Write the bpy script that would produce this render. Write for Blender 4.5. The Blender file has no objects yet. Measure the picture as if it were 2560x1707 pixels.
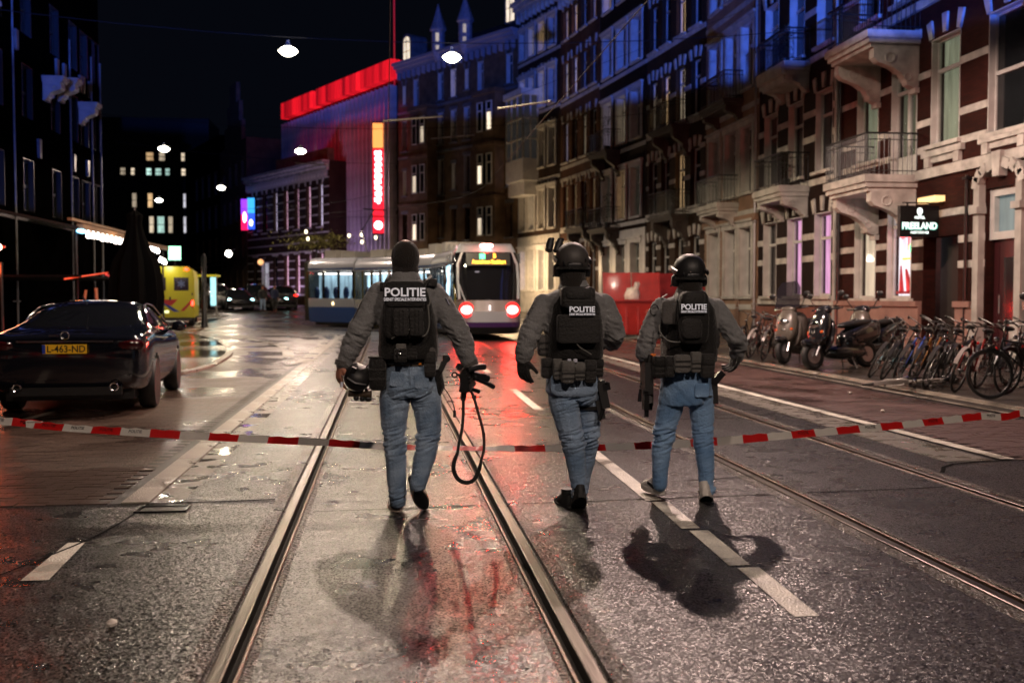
import bpy, math, random
import numpy as np
from mathutils import Vector, Matrix, Euler, noise

random.seed(7)
SC = bpy.context.scene
COL = SC.collection
K = 2560 / 2352.0
R = math.radians

# ------------------------------------------------------------------ camera, world, exposure
EYE = 1.44
cam_d = bpy.data.cameras.new('camera')
cam = bpy.data.objects.new('camera', cam_d)
COL.objects.link(cam)
cam.location = (0, 0, EYE)
cam.rotation_euler = (R(90 - 2.43), 0, R(-6.97))
cam_d.lens = 36
cam_d.sensor_width = 36
cam_d.clip_start = 0.1
cam_d.clip_end = 900
cam_d.dof.use_dof = True
cam_d.dof.focus_distance = 7.0
cam_d.dof.aperture_fstop = 2.2
SC.camera = cam

world = bpy.data.worlds.new('World')
SC.world = world
world.use_nodes = True
wn = world.node_tree
for n in list(wn.nodes):
    wn.nodes.remove(n)
wo = wn.nodes.new('ShaderNodeOutputWorld')
wb = wn.nodes.new('ShaderNodeBackground')
wsky = wn.nodes.new('ShaderNodeTexSky')
wsky.sky_type = 'NISHITA'
wsky.sun_disc = False
wsky.sun_elevation = R(-6)
wsky.sun_rotation = R(200)
wmix = wn.nodes.new('ShaderNodeMixRGB')
wmix.blend_type = 'ADD'
wmix.inputs[0].default_value = 1
wmix.inputs[2].default_value = (0.018, 0.024, 0.046, 1)
wb.inputs[1].default_value = 0.10
wn.links.new(wsky.outputs[0], wmix.inputs[1])
wn.links.new(wmix.outputs[0], wb.inputs[0])
wn.links.new(wb.outputs[0], wo.inputs[0])

SC.view_settings.view_transform = 'Standard'
SC.view_settings.look = 'None'
SC.view_settings.exposure = -0.22
SC.view_settings.gamma = 1.0
SC.view_settings.use_curve_mapping = False
SC.render.engine = 'CYCLES'
SC.cycles.use_denoising = True
SC.cycles.max_bounces = 6
SC.cycles.diffuse_bounces = 2
SC.cycles.glossy_bounces = 3
SC.cycles.transmission_bounces = 3
SC.cycles.transparent_max_bounces = 8
SC.cycles.sample_clamp_indirect = 1.2
SC.cycles.sample_clamp_direct = 0
SC.cycles.caustics_reflective = False
SC.cycles.caustics_refractive = False

WARM = (1.0, 0.77, 0.62)
PINK = (1.0, 0.70, 0.60)
YELL = (1.0, 0.80, 0.52)
BLUE = (0.06, 0.16, 1.0)
REDL = (1.0, 0.03, 0.02)

def lamp(name, kind, loc, energy, color, size=0.15, target=None, spot=170, blend=0.15):
    d = bpy.data.lights.new(name, kind)
    d.energy = energy
    d.color = color
    if kind in ('POINT', 'SPOT'):
        d.shadow_soft_size = size
    if kind == 'SPOT':
        d.spot_size = R(spot)
        d.spot_blend = blend
    if kind == 'AREA':
        d.size = size
    o = bpy.data.objects.new(name, d)
    o.location = loc
    if target is not None:
        v = Vector(target) - Vector(loc)
        o.rotation_euler = v.to_track_quat('-Z', 'Y').to_euler()
    COL.objects.link(o)
    return o

# street luminaires hanging over the road, the last one added (x, y, z, energy, colour): full cut-off, nothing above their own height
STREET = [(4.7, 17.0, 8.5, 4600, PINK), (0.05, 17.2, 8.5, 3100, WARM),
          (1.98, 31.1, 8.5, 2200, YELL), (-2.83, 30.9, 8.5, 1100, YELL),
          (-4.18, 51.7, 8.5, 2600, WARM), (-10.69, 51.7, 8.5, 1200, WARM),
          (-10.75, 69.4, 8.5, 1400, YELL), (-16.7, 78.8, 8.5, 900, WARM),
          (4.6, -3.6, 8.5, 1700, WARM), (-0.6, -4.0, 8.5, 1500, WARM),
          (9.4, 23.6, 8.9, 160, WARM)]  # added lamp, out of view overhead, brightens the hotel front
for i, (x, y, z, e, c) in enumerate(STREET):
    lamp('street_lamp_light', 'SPOT', (x, y, z - 0.16), e, c, 0.09, (x, y, 0), 168, 0.12)
# police vehicles standing behind the photographer: blue beacons above the roof line, red brake lamps lower down
lamp('blue_beacon_light', 'SPOT', (1.5, -12.0, 3.0), 130000, BLUE, 0.10, (1.5, -12.01, 40), 165.5, 0.012)
lamp('blue_beacon_light', 'SPOT', (-4.0, -10.0, 2.6), 42000, BLUE, 0.10, (-13.4, 46, 16.0), 22, 0.05)
lamp('red_beacon_light', 'SPOT', (7.2, -6.0, 1.6), 4200, (1.0, 0.09, 0.05), 0.12, (13.5, 29, 2.6), 20, 0.7)

# ------------------------------------------------------------------ pixel -> place helpers (the photo's own survey)
_P = R(2.43); _Y = R(6.97)
def ray(u, v):
    x = (u - 1280) / 2560; y = -(v - 853.5) / 2560
    f = math.cos(_P) + y * math.sin(_P); z = -math.sin(_P) + y * math.cos(_P)
    return Vector((x * math.cos(_Y) + f * math.sin(_Y), -x * math.sin(_Y) + f * math.cos(_Y), z))
def at(a, b, Y):
    """display pixel (2352 wide) at street depth Y"""
    d = ray(a * K, b * K); t = Y / d.y
    return Vector((d.x * t, Y, EYE + d.z * t))
def gz(y):
    """the street rises a little towards the bridge beyond the bend"""
    if y < 42: return 0.0
    t = min(1.0, (y - 42) / 45.0)
    return 0.85 * t * t * (3 - 2 * t)

# ------------------------------------------------------------------ materials
MATS = {}
def mat(name, color=(0.5, 0.5, 0.5), rough=0.6, metal=0.0, spec=0.5, emit=None, estr=0.0,
        noise_s=None, noise_amt=0.0, bump=0.0, bump_s=None, coat=0.0, color2=None, detail=4, sheen=0.0, stretch=None):
    if name in MATS: return MATS[name]
    m = bpy.data.materials.new(name)
    m.use_nodes = True
    nt = m.node_tree; b = nt.nodes['Principled BSDF']
    b.inputs['Base Color'].default_value = (*color, 1)
    b.inputs['Roughness'].default_value = rough
    b.inputs['Metallic'].default_value = metal
    b.inputs['Specular IOR Level'].default_value = spec
    b.inputs['Coat Weight'].default_value = coat
    b.inputs['Coat Roughness'].default_value = 0.06
    if sheen: b.inputs['Sheen Weight'].default_value = sheen
    if emit is not None:
        b.inputs['Emission Color'].default_value = (*emit, 1)
        b.inputs['Emission Strength'].default_value = estr
    tc = None
    def coords():
        nonlocal tc
        if tc is None:
            t = nt.nodes.new('ShaderNodeTexCoord')
            tc = t.outputs['Object']
            if stretch:
                mp = nt.nodes.new('ShaderNodeMapping'); mp.inputs['Scale'].default_value = stretch
                nt.links.new(tc, mp.inputs[0]); tc = mp.outputs[0]
        return tc
    if noise_s:
        n = nt.nodes.new('ShaderNodeTexNoise'); n.inputs['Scale'].default_value = noise_s; n.inputs['Detail'].default_value = detail
        nt.links.new(coords(), n.inputs['Vector'])
        cr = nt.nodes.new('ShaderNodeValToRGB')
        cr.color_ramp.elements[0].position = 0.32; cr.color_ramp.elements[1].position = 0.68
        c2 = color2 if color2 else tuple(min(1, c * (1 + noise_amt)) for c in color)
        c1 = color if color2 else tuple(c * (1 - noise_amt) for c in color)
        cr.color_ramp.elements[0].color = (*c1, 1); cr.color_ramp.elements[1].color = (*c2, 1)
        nt.links.new(n.outputs['Fac'], cr.inputs[0]); nt.links.new(cr.outputs[0], b.inputs['Base Color'])
        mr = nt.nodes.new('ShaderNodeMapRange')
        mr.inputs['To Min'].default_value = max(0.03, rough - 0.12); mr.inputs['To Max'].default_value = min(1, rough + 0.12)
        nt.links.new(n.outputs['Fac'], mr.inputs['Value']); nt.links.new(mr.outputs[0], b.inputs['Roughness'])
    if bump:
        n2 = nt.nodes.new('ShaderNodeTexNoise'); n2.inputs['Scale'].default_value = bump_s or 40; n2.inputs['Detail'].default_value = 5
        nt.links.new(coords(), n2.inputs['Vector'])
        bp = nt.nodes.new('ShaderNodeBump'); bp.inputs['Strength'].default_value = bump; bp.inputs['Distance'].default_value = 0.02
        nt.links.new(n2.outputs['Fac'], bp.inputs['Height']); nt.links.new(bp.outputs[0], b.inputs['Normal'])
    MATS[name] = m
    return m

def brick_mat(name, c1, c2, mortar, scale=1.0, rough=0.75):
    if name in MATS: return MATS[name]
    m = bpy.data.materials.new(name); m.use_nodes = True
    nt = m.node_tree; b = nt.nodes['Principled BSDF']; b.inputs['Roughness'].default_value = rough; b.inputs['Specular IOR Level'].default_value = .12
    tc = nt.nodes.new('ShaderNodeTexCoord')
    sp = nt.nodes.new('ShaderNodeSeparateXYZ'); cb = nt.nodes.new('ShaderNodeCombineXYZ')
    ad = nt.nodes.new('ShaderNodeMath'); ad.operation = 'ADD'
    nt.links.new(tc.outputs['Object'], sp.inputs[0])
    nt.links.new(sp.outputs[0], ad.inputs[0]); nt.links.new(sp.outputs[1], ad.inputs[1])
    nt.links.new(ad.outputs[0], cb.inputs[0]); nt.links.new(sp.outputs[2], cb.inputs[1])
    br = nt.nodes.new('ShaderNodeTexBrick')
    br.inputs['Scale'].default_value = 1.0 * scale
    br.inputs['Brick Width'].default_value = 0.22; br.inputs['Row Height'].default_value = 0.065
    br.inputs['Mortar Size'].default_value = 0.006; br.inputs['Color1'].default_value = (*c1, 1)
    br.inputs['Color2'].default_value = (*c2, 1); br.inputs['Mortar'].default_value = (*mortar, 1)
    nt.links.new(cb.outputs[0], br.inputs['Vector'])
    n = nt.nodes.new('ShaderNodeTexNoise'); n.inputs['Scale'].default_value = 0.8; n.inputs['Detail'].default_value = 6
    nt.links.new(tc.outputs['Object'], n.inputs['Vector'])
    mr = nt.nodes.new('ShaderNodeMapRange'); mr.inputs['From Min'].default_value = .3; mr.inputs['From Max'].default_value = .7
    mr.inputs['To Min'].default_value = 0.6; mr.inputs['To Max'].default_value = 1.25
    nt.links.new(n.outputs['Fac'], mr.inputs['Value'])
    mx = nt.nodes.new('ShaderNodeMixRGB'); mx.blend_type = 'MULTIPLY'; mx.inputs[0].default_value = 1
    nt.links.new(br.outputs['Color'], mx.inputs[1]); nt.links.new(mr.outputs[0], mx.inputs[2])
    nt.links.new(mx.outputs[0], b.inputs['Base Color'])
    bp = nt.nodes.new('ShaderNodeBump'); bp.inputs['Strength'].default_value = 0.5; bp.inputs['Distance'].default_value = 0.01
    bp.invert = True
    nt.links.new(br.outputs['Fac'], bp.inputs['Height']); nt.links.new(bp.outputs[0], b.inputs['Normal'])
    MATS[name] = m
    return m

def wet_mat(name, c_dry, c_wet, grain=130, bump=0.6, facet=0.0, fscale=70, spec=.7, r_lo=0.12, r_hi=0.5, patch=0.6, thresh=(0.45, 0.6), fleck=0.0, dist=0.012, smooth_wet=0.75):
    """wet ground: stone grain as relief, patches where water stands and the surface turns smooth"""
    if name in MATS: return MATS[name]
    m = bpy.data.materials.new(name); m.use_nodes = True
    nt = m.node_tree; b = nt.nodes['Principled BSDF']; L = nt.links.new
    tc = nt.nodes.new('ShaderNodeTexCoord')
    n1 = nt.nodes.new('ShaderNodeTexNoise'); n1.inputs['Scale'].default_value = patch; n1.inputs['Detail'].default_value = 5
    L(tc.outputs['Object'], n1.inputs['Vector'])
    wet = nt.nodes.new('ShaderNodeMapRange'); wet.inputs['From Min'].default_value = thresh[0]; wet.inputs['From Max'].default_value = thresh[1]
    L(n1.outputs['Fac'], wet.inputs['Value'])
    n2 = nt.nodes.new('ShaderNodeTexNoise'); n2.inputs['Scale'].default_value = grain; n2.inputs['Detail'].default_value = 3; n2.inputs['Roughness'].default_value = 0.6
    L(tc.outputs['Object'], n2.inputs['Vector'])
    vo = nt.nodes.new('ShaderNodeTexVoronoi'); vo.inputs['Scale'].default_value = grain * 0.75
    L(tc.outputs['Object'], vo.inputs['Vector'])
    n3 = nt.nodes.new('ShaderNodeTexNoise'); n3.inputs['Scale'].default_value = 3.5; n3.inputs['Detail'].default_value = 6
    L(tc.outputs['Object'], n3.inputs['Vector'])
    mc = nt.nodes.new('ShaderNodeMixRGB'); mc.inputs[1].default_value = (*c_dry, 1); mc.inputs[2].default_value = (*c_wet, 1)
    L(wet.outputs[0], mc.inputs[0])
    ml = nt.nodes.new('ShaderNodeMixRGB'); ml.blend_type = 'MULTIPLY'; ml.inputs[0].default_value = 0.8
    rr = nt.nodes.new('ShaderNodeMapRange'); rr.inputs['To Min'].default_value = 0.25; rr.inputs['To Max'].default_value = 1.75
    L(n2.outputs['Fac'], rr.inputs['Value']); L(mc.outputs[0], ml.inputs[1]); L(rr.outputs[0], ml.inputs[2])
    m2 = nt.nodes.new('ShaderNodeMixRGB'); m2.blend_type = 'MULTIPLY'; m2.inputs[0].default_value = 0.7
    r3 = nt.nodes.new('ShaderNodeMapRange'); r3.inputs['From Min'].default_value = .3; r3.inputs['From Max'].default_value = .7; r3.inputs['To Min'].default_value = 0.55; r3.inputs['To Max'].default_value = 1.4
    L(n3.outputs['Fac'], r3.inputs['Value']); L(ml.outputs[0], m2.inputs[1]); L(r3.outputs[0], m2.inputs[2])
    L(m2.outputs[0], b.inputs['Base Color'])
    ro = nt.nodes.new('ShaderNodeMapRange'); ro.inputs['To Min'].default_value = r_hi; ro.inputs['To Max'].default_value = r_lo
    L(wet.outputs[0], ro.inputs['Value'])
    ra = nt.nodes.new('ShaderNodeMath'); ra.operation = 'MULTIPLY_ADD'; ra.inputs[1].default_value = 0.18
    sb = nt.nodes.new('ShaderNodeMath'); sb.operation = 'SUBTRACT'; sb.inputs[1].default_value = 0.5
    L(n3.outputs['Fac'], sb.inputs[0]); L(sb.outputs[0], ra.inputs[0]); L(ro.outputs[0], ra.inputs[2])
    cl = nt.nodes.new('ShaderNodeClamp'); cl.inputs['Min'].default_value = 0.05; L(ra.outputs[0], cl.inputs[0])
    L(cl.outputs[0], b.inputs['Roughness'])
    b.inputs['Specular IOR Level'].default_value = spec
    hs = nt.nodes.new('ShaderNodeMath'); hs.operation = 'ADD'
    L(n2.outputs['Fac'], hs.inputs[0]); L(vo.outputs['Distance'], hs.inputs[1])
    bs = nt.nodes.new('ShaderNodeMapRange'); bs.inputs['To Min'].default_value = bump; bs.inputs['To Max'].default_value = bump * (1 - smooth_wet)
    L(wet.outputs[0], bs.inputs['Value'])
    bp = nt.nodes.new('ShaderNodeBump'); bp.inputs['Distance'].default_value = dist
    L(bs.outputs[0], bp.inputs['Strength']); L(hs.outputs[0], bp.inputs['Height'])
    bp2 = nt.nodes.new('ShaderNodeBump'); bp2.inputs['Distance'].default_value = 0.02; bp2.inputs['Strength'].default_value = 0.12
    L(n3.outputs['Fac'], bp2.inputs['Height']); L(bp2.outputs[0], bp.inputs['Normal'])
    if facet:
        # every chip of aggregate has its own flat, tilted top
        v2 = nt.nodes.new('ShaderNodeTexVoronoi'); v2.inputs['Scale'].default_value = fscale
        L(tc.outputs['Object'], v2.inputs['Vector'])
        s1 = nt.nodes.new('ShaderNodeVectorMath'); s1.operation = 'SUBTRACT'; s1.inputs[1].default_value = (.5, .5, .5)
        s2 = nt.nodes.new('ShaderNodeVectorMath'); s2.operation = 'SCALE'; s2.inputs['Scale'].default_value = facet
        s3 = nt.nodes.new('ShaderNodeVectorMath'); s3.operation = 'ADD'
        s4 = nt.nodes.new('ShaderNodeVectorMath'); s4.operation = 'NORMALIZE'
        L(v2.outputs['Color'], s1.inputs[0]); L(s1.outputs[0], s2.inputs[0]); L(s2.outputs[0], s3.inputs[0]); L(bp.outputs[0], s3.inputs[1]); L(s3.outputs[0], s4.inputs[0])
        L(s4.outputs[0], b.inputs['Normal'])
        # chips differ in stone and in how wet they are
        sx_ = nt.nodes.new('ShaderNodeSeparateXYZ'); L(v2.outputs['Color'], sx_.inputs[0])
        q1 = nt.nodes.new('ShaderNodeMath'); q1.operation = 'POWER'; q1.inputs[1].default_value = 2.2; L(sx_.outputs[0], q1.inputs[0])
        q2 = nt.nodes.new('ShaderNodeMapRange'); q2.inputs['To Min'].default_value = .25; q2.inputs['To Max'].default_value = 3.6; L(q1.outputs[0], q2.inputs['Value'])
        q3 = nt.nodes.new('ShaderNodeMixRGB'); q3.blend_type = 'MULTIPLY'; q3.inputs[0].default_value = 1; L(m2.outputs[0], q3.inputs[1]); L(q2.outputs[0], q3.inputs[2]); L(q3.outputs[0], b.inputs['Base Color'])
        q4 = nt.nodes.new('ShaderNodeMapRange'); q4.inputs['To Min'].default_value = spec * .15; q4.inputs['To Max'].default_value = min(1.0, spec * 2.2)
        L(sx_.outputs[1], q4.inputs['Value']); L(q4.outputs[0], b.inputs['Specular IOR Level'])
    else:
        L(bp.outputs[0], b.inputs['Normal'])
    MATS[name] = m
    return m

def glass_mat(name, tint=(0.02, 0.025, 0.03), alpha=0.35, rough=0.04):
    """window glass: part see-through, part mirror"""
    if name in MATS: return MATS[name]
    m = bpy.data.materials.new(name); m.use_nodes = True
    nt = m.node_tree; b = nt.nodes['Principled BSDF']
    b.inputs['Base Color'].default_value = (*tint, 1); b.inputs['Roughness'].default_value = rough
    b.inputs['Alpha'].default_value = alpha
    b.inputs['Specular IOR Level'].default_value = 0.8
    MATS[name] = m
    return m

# ------------------------------------------------------------------ mesh builder
class MB:
    def __init__(s): s.v = []; s.f = []
    def quad(s, a, b, c, d):
        n = len(s.v); s.v += [tuple(a), tuple(b), tuple(c), tuple(d)]; s.f.append((n, n + 1, n + 2, n + 3)); return s
    def box(s, c, d, rot=None):
        """centre, full sizes"""
        n = len(s.v); h = [x / 2 for x in d]
        for sx in (-1, 1):
            for sy in (-1, 1):
                for sz in (-1, 1):
                    p = Vector((sx * h[0], sy * h[1], sz * h[2]))
                    if rot is not None: p = rot @ p
                    s.v.append((p.x + c[0], p.y + c[1], p.z + c[2]))
        for f in ((0, 1, 3, 2), (4, 6, 7, 5), (0, 4, 5, 1), (2, 3, 7, 6), (0, 2, 6, 4), (1, 5, 7, 3)):
            s.f.append(tuple(n + i for i in f))
        return s
    def bx(s, x0, x1, y0, y1, z0, z1):
        return s.box(((x0 + x1) / 2, (y0 + y1) / 2, (z0 + z1) / 2), (x1 - x0, y1 - y0, z1 - z0))
    def ring(s, c, r, axis, n, r2=None, up=None, ph=0.0):
        a = Vector(axis).normalized()
        u = Vector(up) if up is not None else (Vector((0, 0, 1)) if abs(a.z) < 0.9 else Vector((0, 1, 0)))
        x = a.cross(u).normalized(); y = x.cross(a).normalized()
        if r2 is None: r2 = r
        k = len(s.v)
        for i in range(n):
            t = 2 * math.pi * i / n + ph
            p = Vector(c) + x * (r * math.cos(t)) + y * (r2 * math.sin(t))
            s.v.append(tuple(p))
        return list(range(k, k + n))
    def bridge(s, a, b):
        n = len(a)
        for i in range(n): s.f.append((a[i], a[(i + 1) % n], b[(i + 1) % n], b[i]))
    def cap(s, a, flip=False):
        s.f.append(tuple(reversed(a)) if flip else tuple(a))
    def tube(s, pts, r, n=8, caps=True, r2=None, up=None):
        pts = [Vector(p) for p in pts]
        rs = r if isinstance(r, (list, tuple)) else [r] * len(pts)
        r2s = r2 if isinstance(r2, (list, tuple)) else ([r2] * len(pts) if r2 is not None else rs)
        prev = None; first = None; tx = None
        for i, p in enumerate(pts):
            if i == 0: ax = pts[1] - p
            elif i == len(pts) - 1: ax = p - pts[i - 1]
            else: ax = (pts[i + 1] - p).normalized() + (p - pts[i - 1]).normalized()
            if ax.length < 1e-9: ax = Vector((0, 0, 1))
            ax.normalize()
            if up is None:
                if tx is None:
                    tx = ax.cross(Vector((0, 0, 1)) if abs(ax.z) < .8 else Vector((0, 1, 0)))
                tx = (tx - ax * tx.dot(ax)).normalized(); ty = tx.cross(ax)
                k = len(s.v)
                for j in range(n):
                    t = 2 * math.pi * j / n
                    s.v.append(tuple(p + tx * (rs[i] * math.cos(t)) + ty * (r2s[i] * math.sin(t))))
                rg = list(range(k, k + n))
            else:
                rg = s.ring(p, rs[i], ax, n, r2s[i], up)
            if prev: s.bridge(prev, rg)
            else: first = rg
            prev = rg
        if caps: s.cap(first, True); s.cap(prev)
        return s
    def cyl(s, a, b, r, n=12, r2=None): return s.tube([a, b], [r, r if r2 is None else r2], n)
    def lathe(s, prof, c=(0, 0, 0), n=20, M=None):
        """profile of (radius, z)"""
        prev = None
        for (r, z) in prof:
            k = len(s.v)
            for i in range(n):
                t = 2 * math.pi * i / n
                p = Vector((r * math.cos(t), r * math.sin(t), z))
                if M is not None: p = M @ p
                s.v.append((p.x + c[0], p.y + c[1], p.z + c[2]))
            rg = list(range(k, k + n))
            if prev: s.bridge(prev, rg)
            else: s.cap(rg, True)
            prev = rg
        s.cap(prev)
        return s
    def torus(s, c, R_, r, axis, n=28, m=6, a0=0, a1=2 * math.pi):
        a = Vector(axis).normalized(); u = Vector((0, 0, 1)) if abs(a.z) < 0.9 else Vector((0, 1, 0))
        x = a.cross(u).normalized(); y = x.cross(a).normalized()
        full = abs(a1 - a0 - 2 * math.pi) < 1e-6
        rings = []
        cnt = n if full else n + 1
        for i in range(cnt):
            t = a0 + (a1 - a0) * i / n
            d = x * math.cos(t) + y * math.sin(t)
            k = len(s.v)
            for j in range(m):
                q = 2 * math.pi * j / m
                s.v.append(tuple(Vector(c) + d * (R_ + r * math.cos(q)) + a * (r * math.sin(q))))
            rings.append(list(range(k, k + m)))
        for i in range(n if full else n):
            s.bridge(rings[i], rings[(i + 1) % cnt])
        return s
    def ellip(s, c, rad, nu=16, nv=10, p=1.0, M=None, z0=-1.0, z1=1.0):
        """(super)ellipsoid; p<1 boxier; z0..z1 = kept part of the height"""
        def sp(x, e): return math.copysign(abs(x) ** e, x)
        a0 = math.asin(z0); a1 = math.asin(z1)
        prev = None
        for j in range(nv + 1):
            ph = a0 + (a1 - a0) * j / nv
            k = len(s.v)
            for i in range(nu):
                t = 2 * math.pi * i / nu
                q = Vector((rad[0] * sp(math.cos(ph), p) * sp(math.cos(t), p), rad[1] * sp(math.cos(ph), p) * sp(math.sin(t), p), rad[2] * sp(math.sin(ph), p)))
                if M is not None: q = M @ q
                s.v.append((q.x + c[0], q.y + c[1], q.z + c[2]))
            rg = list(range(k, k + nu))
            if prev: s.bridge(prev, rg)
            else: s.cap(rg, True)
            prev = rg
        s.cap(prev)
        return s
    def prism(s, poly, y0, y1, M=None):
        """polygon in (x,z) extruded along y"""
        n = len(poly); k = len(s.v)
        for y in (y0, y1):
            for (x, z) in poly:
                p = Vector((x, y, z))
                if M is not None: p = M @ p
                s.v.append(tuple(p))
        s.f.append(tuple(range(k, k + n))); s.f.append(tuple(reversed(range(k + n, k + 2 * n))))
        for i in range(n):
            j = (i + 1) % n
            s.f.append((k + i, k + n + i, k + n + j, k + j))
        return s
    def loft(s, secs, closed=True, caps=True):
        """list of equal-length rings of points"""
        prev = None; first = None
        for sec in secs:
            k = len(s.v); s.v += [tuple(p) for p in sec]
            rg = list(range(k, k + len(sec)))
            if prev:
                n = len(rg)
                for i in range(n if closed else n - 1):
                    s.f.append((prev[i], prev[(i + 1) % n], rg[(i + 1) % n], rg[i]))
            else: first = rg
            prev = rg
        if caps: s.cap(first, True); s.cap(prev)
        return s
    def mesh(s, name='mesh', smooth=False, fix=True):
        me = bpy.data.meshes.new(name)
        me.from_pydata(s.v, [], s.f)
        if fix:
            import bmesh
            bm = bmesh.new(); bm.from_mesh(me)
            bmesh.ops.recalc_face_normals(bm, faces=bm.faces)
            bm.to_mesh(me); bm.free()
        if smooth:
            me.polygons.foreach_set('use_smooth', [True] * len(me.polygons))
            if smooth == 'auto':
                try: me.set_sharp_from_angle(angle=R(38))
                except Exception: pass
        return me

def tag(o, label=None, cat=None, group=None, kind=None):
    if label: o['label'] = label
    if cat: o['category'] = cat
    if group: o['group'] = group
    if kind: o['kind'] = kind
    return o
def obj(name, me, m=None, parent=None, loc=None, rot=None, label=None, cat=None, group=None, kind=None, smooth='auto', scale=None):
    if isinstance(me, MB): me = me.mesh(name, smooth)
    own = m is not None and len(me.materials) > 0 and me.materials[0] != m
    if m is not None and not me.materials: me.materials.append(m)
    o = bpy.data.objects.new(name, me)
    if own:
        o.material_slots[0].link = 'OBJECT'; o.material_slots[0].material = m
    COL.objects.link(o)
    if parent is not None: o.parent = parent
    if loc is not None: o.location = loc
    if rot is not None: o.rotation_euler = rot
    if scale is not None: o.scale = scale
    return tag(o, label, cat, group, kind)
def empty(name, loc, rz=0, label=None, cat=None, group=None, rot=None):
    o = bpy.data.objects.new(name, None); COL.objects.link(o)
    o.empty_display_size = 0.2
    o.location = loc
    o.rotation_euler = rot if rot is not None else (0, 0, rz)
    return tag(o, label, cat, group)
def copy_tree(o, parent=None):
    c = o.copy(); COL.objects.link(c); c.parent = parent
    for ch in list(o.children): copy_tree(ch, c)
    return c
def bevel(o, w=0.01, seg=2):
    md = o.modifiers.new('bevel', 'BEVEL'); md.width = w; md.segments = seg; md.limit_method = 'ANGLE'; md.angle_limit = R(35)
    return o
def bake(o):
    """apply all modifiers of o into its mesh"""
    dg = bpy.context.evaluated_depsgraph_get()
    me = bpy.data.meshes.new_from_object(o.evaluated_get(dg))
    old = o.data; o.modifiers.clear(); o.data = me
    if old.users == 0 and isinstance(old, bpy.types.Mesh): bpy.data.meshes.remove(old)
    return o
def text_mesh(body, size=1.0, extrude=0.0, bold=0.0, align='CENTER', squash=1.0, shear=0.0):
    cu = bpy.data.curves.new('text', 'FONT'); cu.body = body; cu.size = size; cu.extrude = extrude; cu.offset = bold
    cu.align_x = align; cu.align_y = 'CENTER'; cu.shear = shear
    cu.resolution_u = 3
    t = bpy.data.objects.new('text', cu); COL.objects.link(t); t.scale = (squash, 1, 1)
    dg = bpy.context.evaluated_depsgraph_get()
    me = bpy.data.meshes.new_from_object(t.evaluated_get(dg))
    for v in me.vertices: v.co.x *= squash
    bpy.data.objects.remove(t); bpy.data.curves.remove(cu)
    me.materials.clear()
    return me
def M3(rx=0, ry=0, rz=0): return Euler((rx, ry, rz)).to_matrix()
CACHE = {}
def cached(key, fn):
    if key not in CACHE: CACHE[key] = fn()
    return CACHE[key]
# ================================================================== GROUND
m_asph = wet_mat('wet_asphalt', (0.011, 0.0098, 0.0096), (0.007, 0.0064, 0.0064), grain=150, bump=0.15, facet=0.46, fscale=118, spec=.38, r_lo=0.24, r_hi=0.34, patch=0.45, thresh=(0.25, 0.8), smooth_wet=0.30, dist=0.006)
m_asph2 = wet_mat('smooth_wet_asphalt', (0.030, 0.026, 0.024), (0.02, 0.018, 0.017), grain=150, bump=0.35, spec=.45, r_lo=0.20, r_hi=0.38, patch=0.35, thresh=(0.42, 0.62))
m_lane = wet_mat('wet_brick_lane', (0.085, 0.052, 0.038), (0.05, 0.032, 0.024), grain=60, bump=0.3, spec=.5, r_lo=0.20, r_hi=0.42, patch=0.5, thresh=(0.42, 0.6))
m_brick = wet_mat('red_paving_brick', (0.085, 0.040, 0.032), (0.05, 0.025, 0.021), grain=90, bump=0.35, r_lo=0.22, r_hi=0.5, patch=0.9, thresh=(0.45, 0.62))
m_joint = mat('paving_joint', (0.018, 0.015, 0.014), 0.5)
m_conc = wet_mat('pale_concrete', (0.16, 0.145, 0.122), (0.07, 0.065, 0.056), spec=.5, grain=60, bump=0.25, r_lo=0.10, r_hi=0.45, patch=3.6, thresh=(0.46, 0.60), smooth_wet=0.95)
m_kerb = wet_mat('granite_kerb', (0.24, 0.21, 0.17), (0.17, 0.15, 0.125), grain=80, bump=0.3, r_lo=0.15, r_hi=0.45, patch=1.0)
m_paint = wet_mat('road_paint', (0.62, 0.58, 0.50), (0.45, 0.42, 0.36), grain=95, bump=0.35, r_lo=0.25, r_hi=0.5, patch=2.0)
m_walk = wet_mat('wet_pavement', (0.030, 0.024, 0.018), (0.018, 0.015, 0.012), grain=70, bump=0.3, r_lo=0.15, r_hi=0.42, patch=0.5)
m_rail = mat('polished_rail_steel', (0.055, 0.045, 0.034), 0.36, 1.0, noise_s=3, noise_amt=.3, bump=0.15, bump_s=60, stretch=(1, 0.05, 1))
m_groove = mat('rail_groove_dirt', (0.006, 0.005, 0.004), 0.8, spec=.2)
m_rust = mat('rail_flank_rust', (0.14, 0.085, 0.055), 0.38, 0.5, noise_s=30, noise_amt=0.5, bump=0.3, bump_s=80)
m_grout = wet_mat('rail_grout', (0.06, 0.048, 0.040), (0.035, 0.03, 0.025), facet=.5, fscale=80, grain=70, bump=1.0, r_lo=0.22, r_hi=0.4, patch=1.5, thresh=(.35, .75), dist=.02)

def sheet(name, polys, z, m, kind='structure', div=None):
    """flat polygons; long ones are cut along y so that they follow the rise of the street"""
    b = MB()
    for (x0, x1, y0, y1) in polys:
        ys = [y0, y1]
        if y1 > 42: ys = [y0] + [y for y in range(40, 100, 4) if y0 < y < y1] + [y1]
        for a, c in zip(ys[:-1], ys[1:]):
            b.quad((x0, a, z + gz(a)), (x1, a, z + gz(a)), (x1, c, z + gz(c)), (x0, c, z + gz(c)))
    return obj(name, b, m, kind=kind, smooth=False)

# wide ground that reaches the horizon
sheet('ground', [(-260, 260, -120, 400)], -0.08, mat('far_ground', (0.03, 0.027, 0.025), 0.5, noise_s=1.0, noise_amt=.4))

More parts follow.
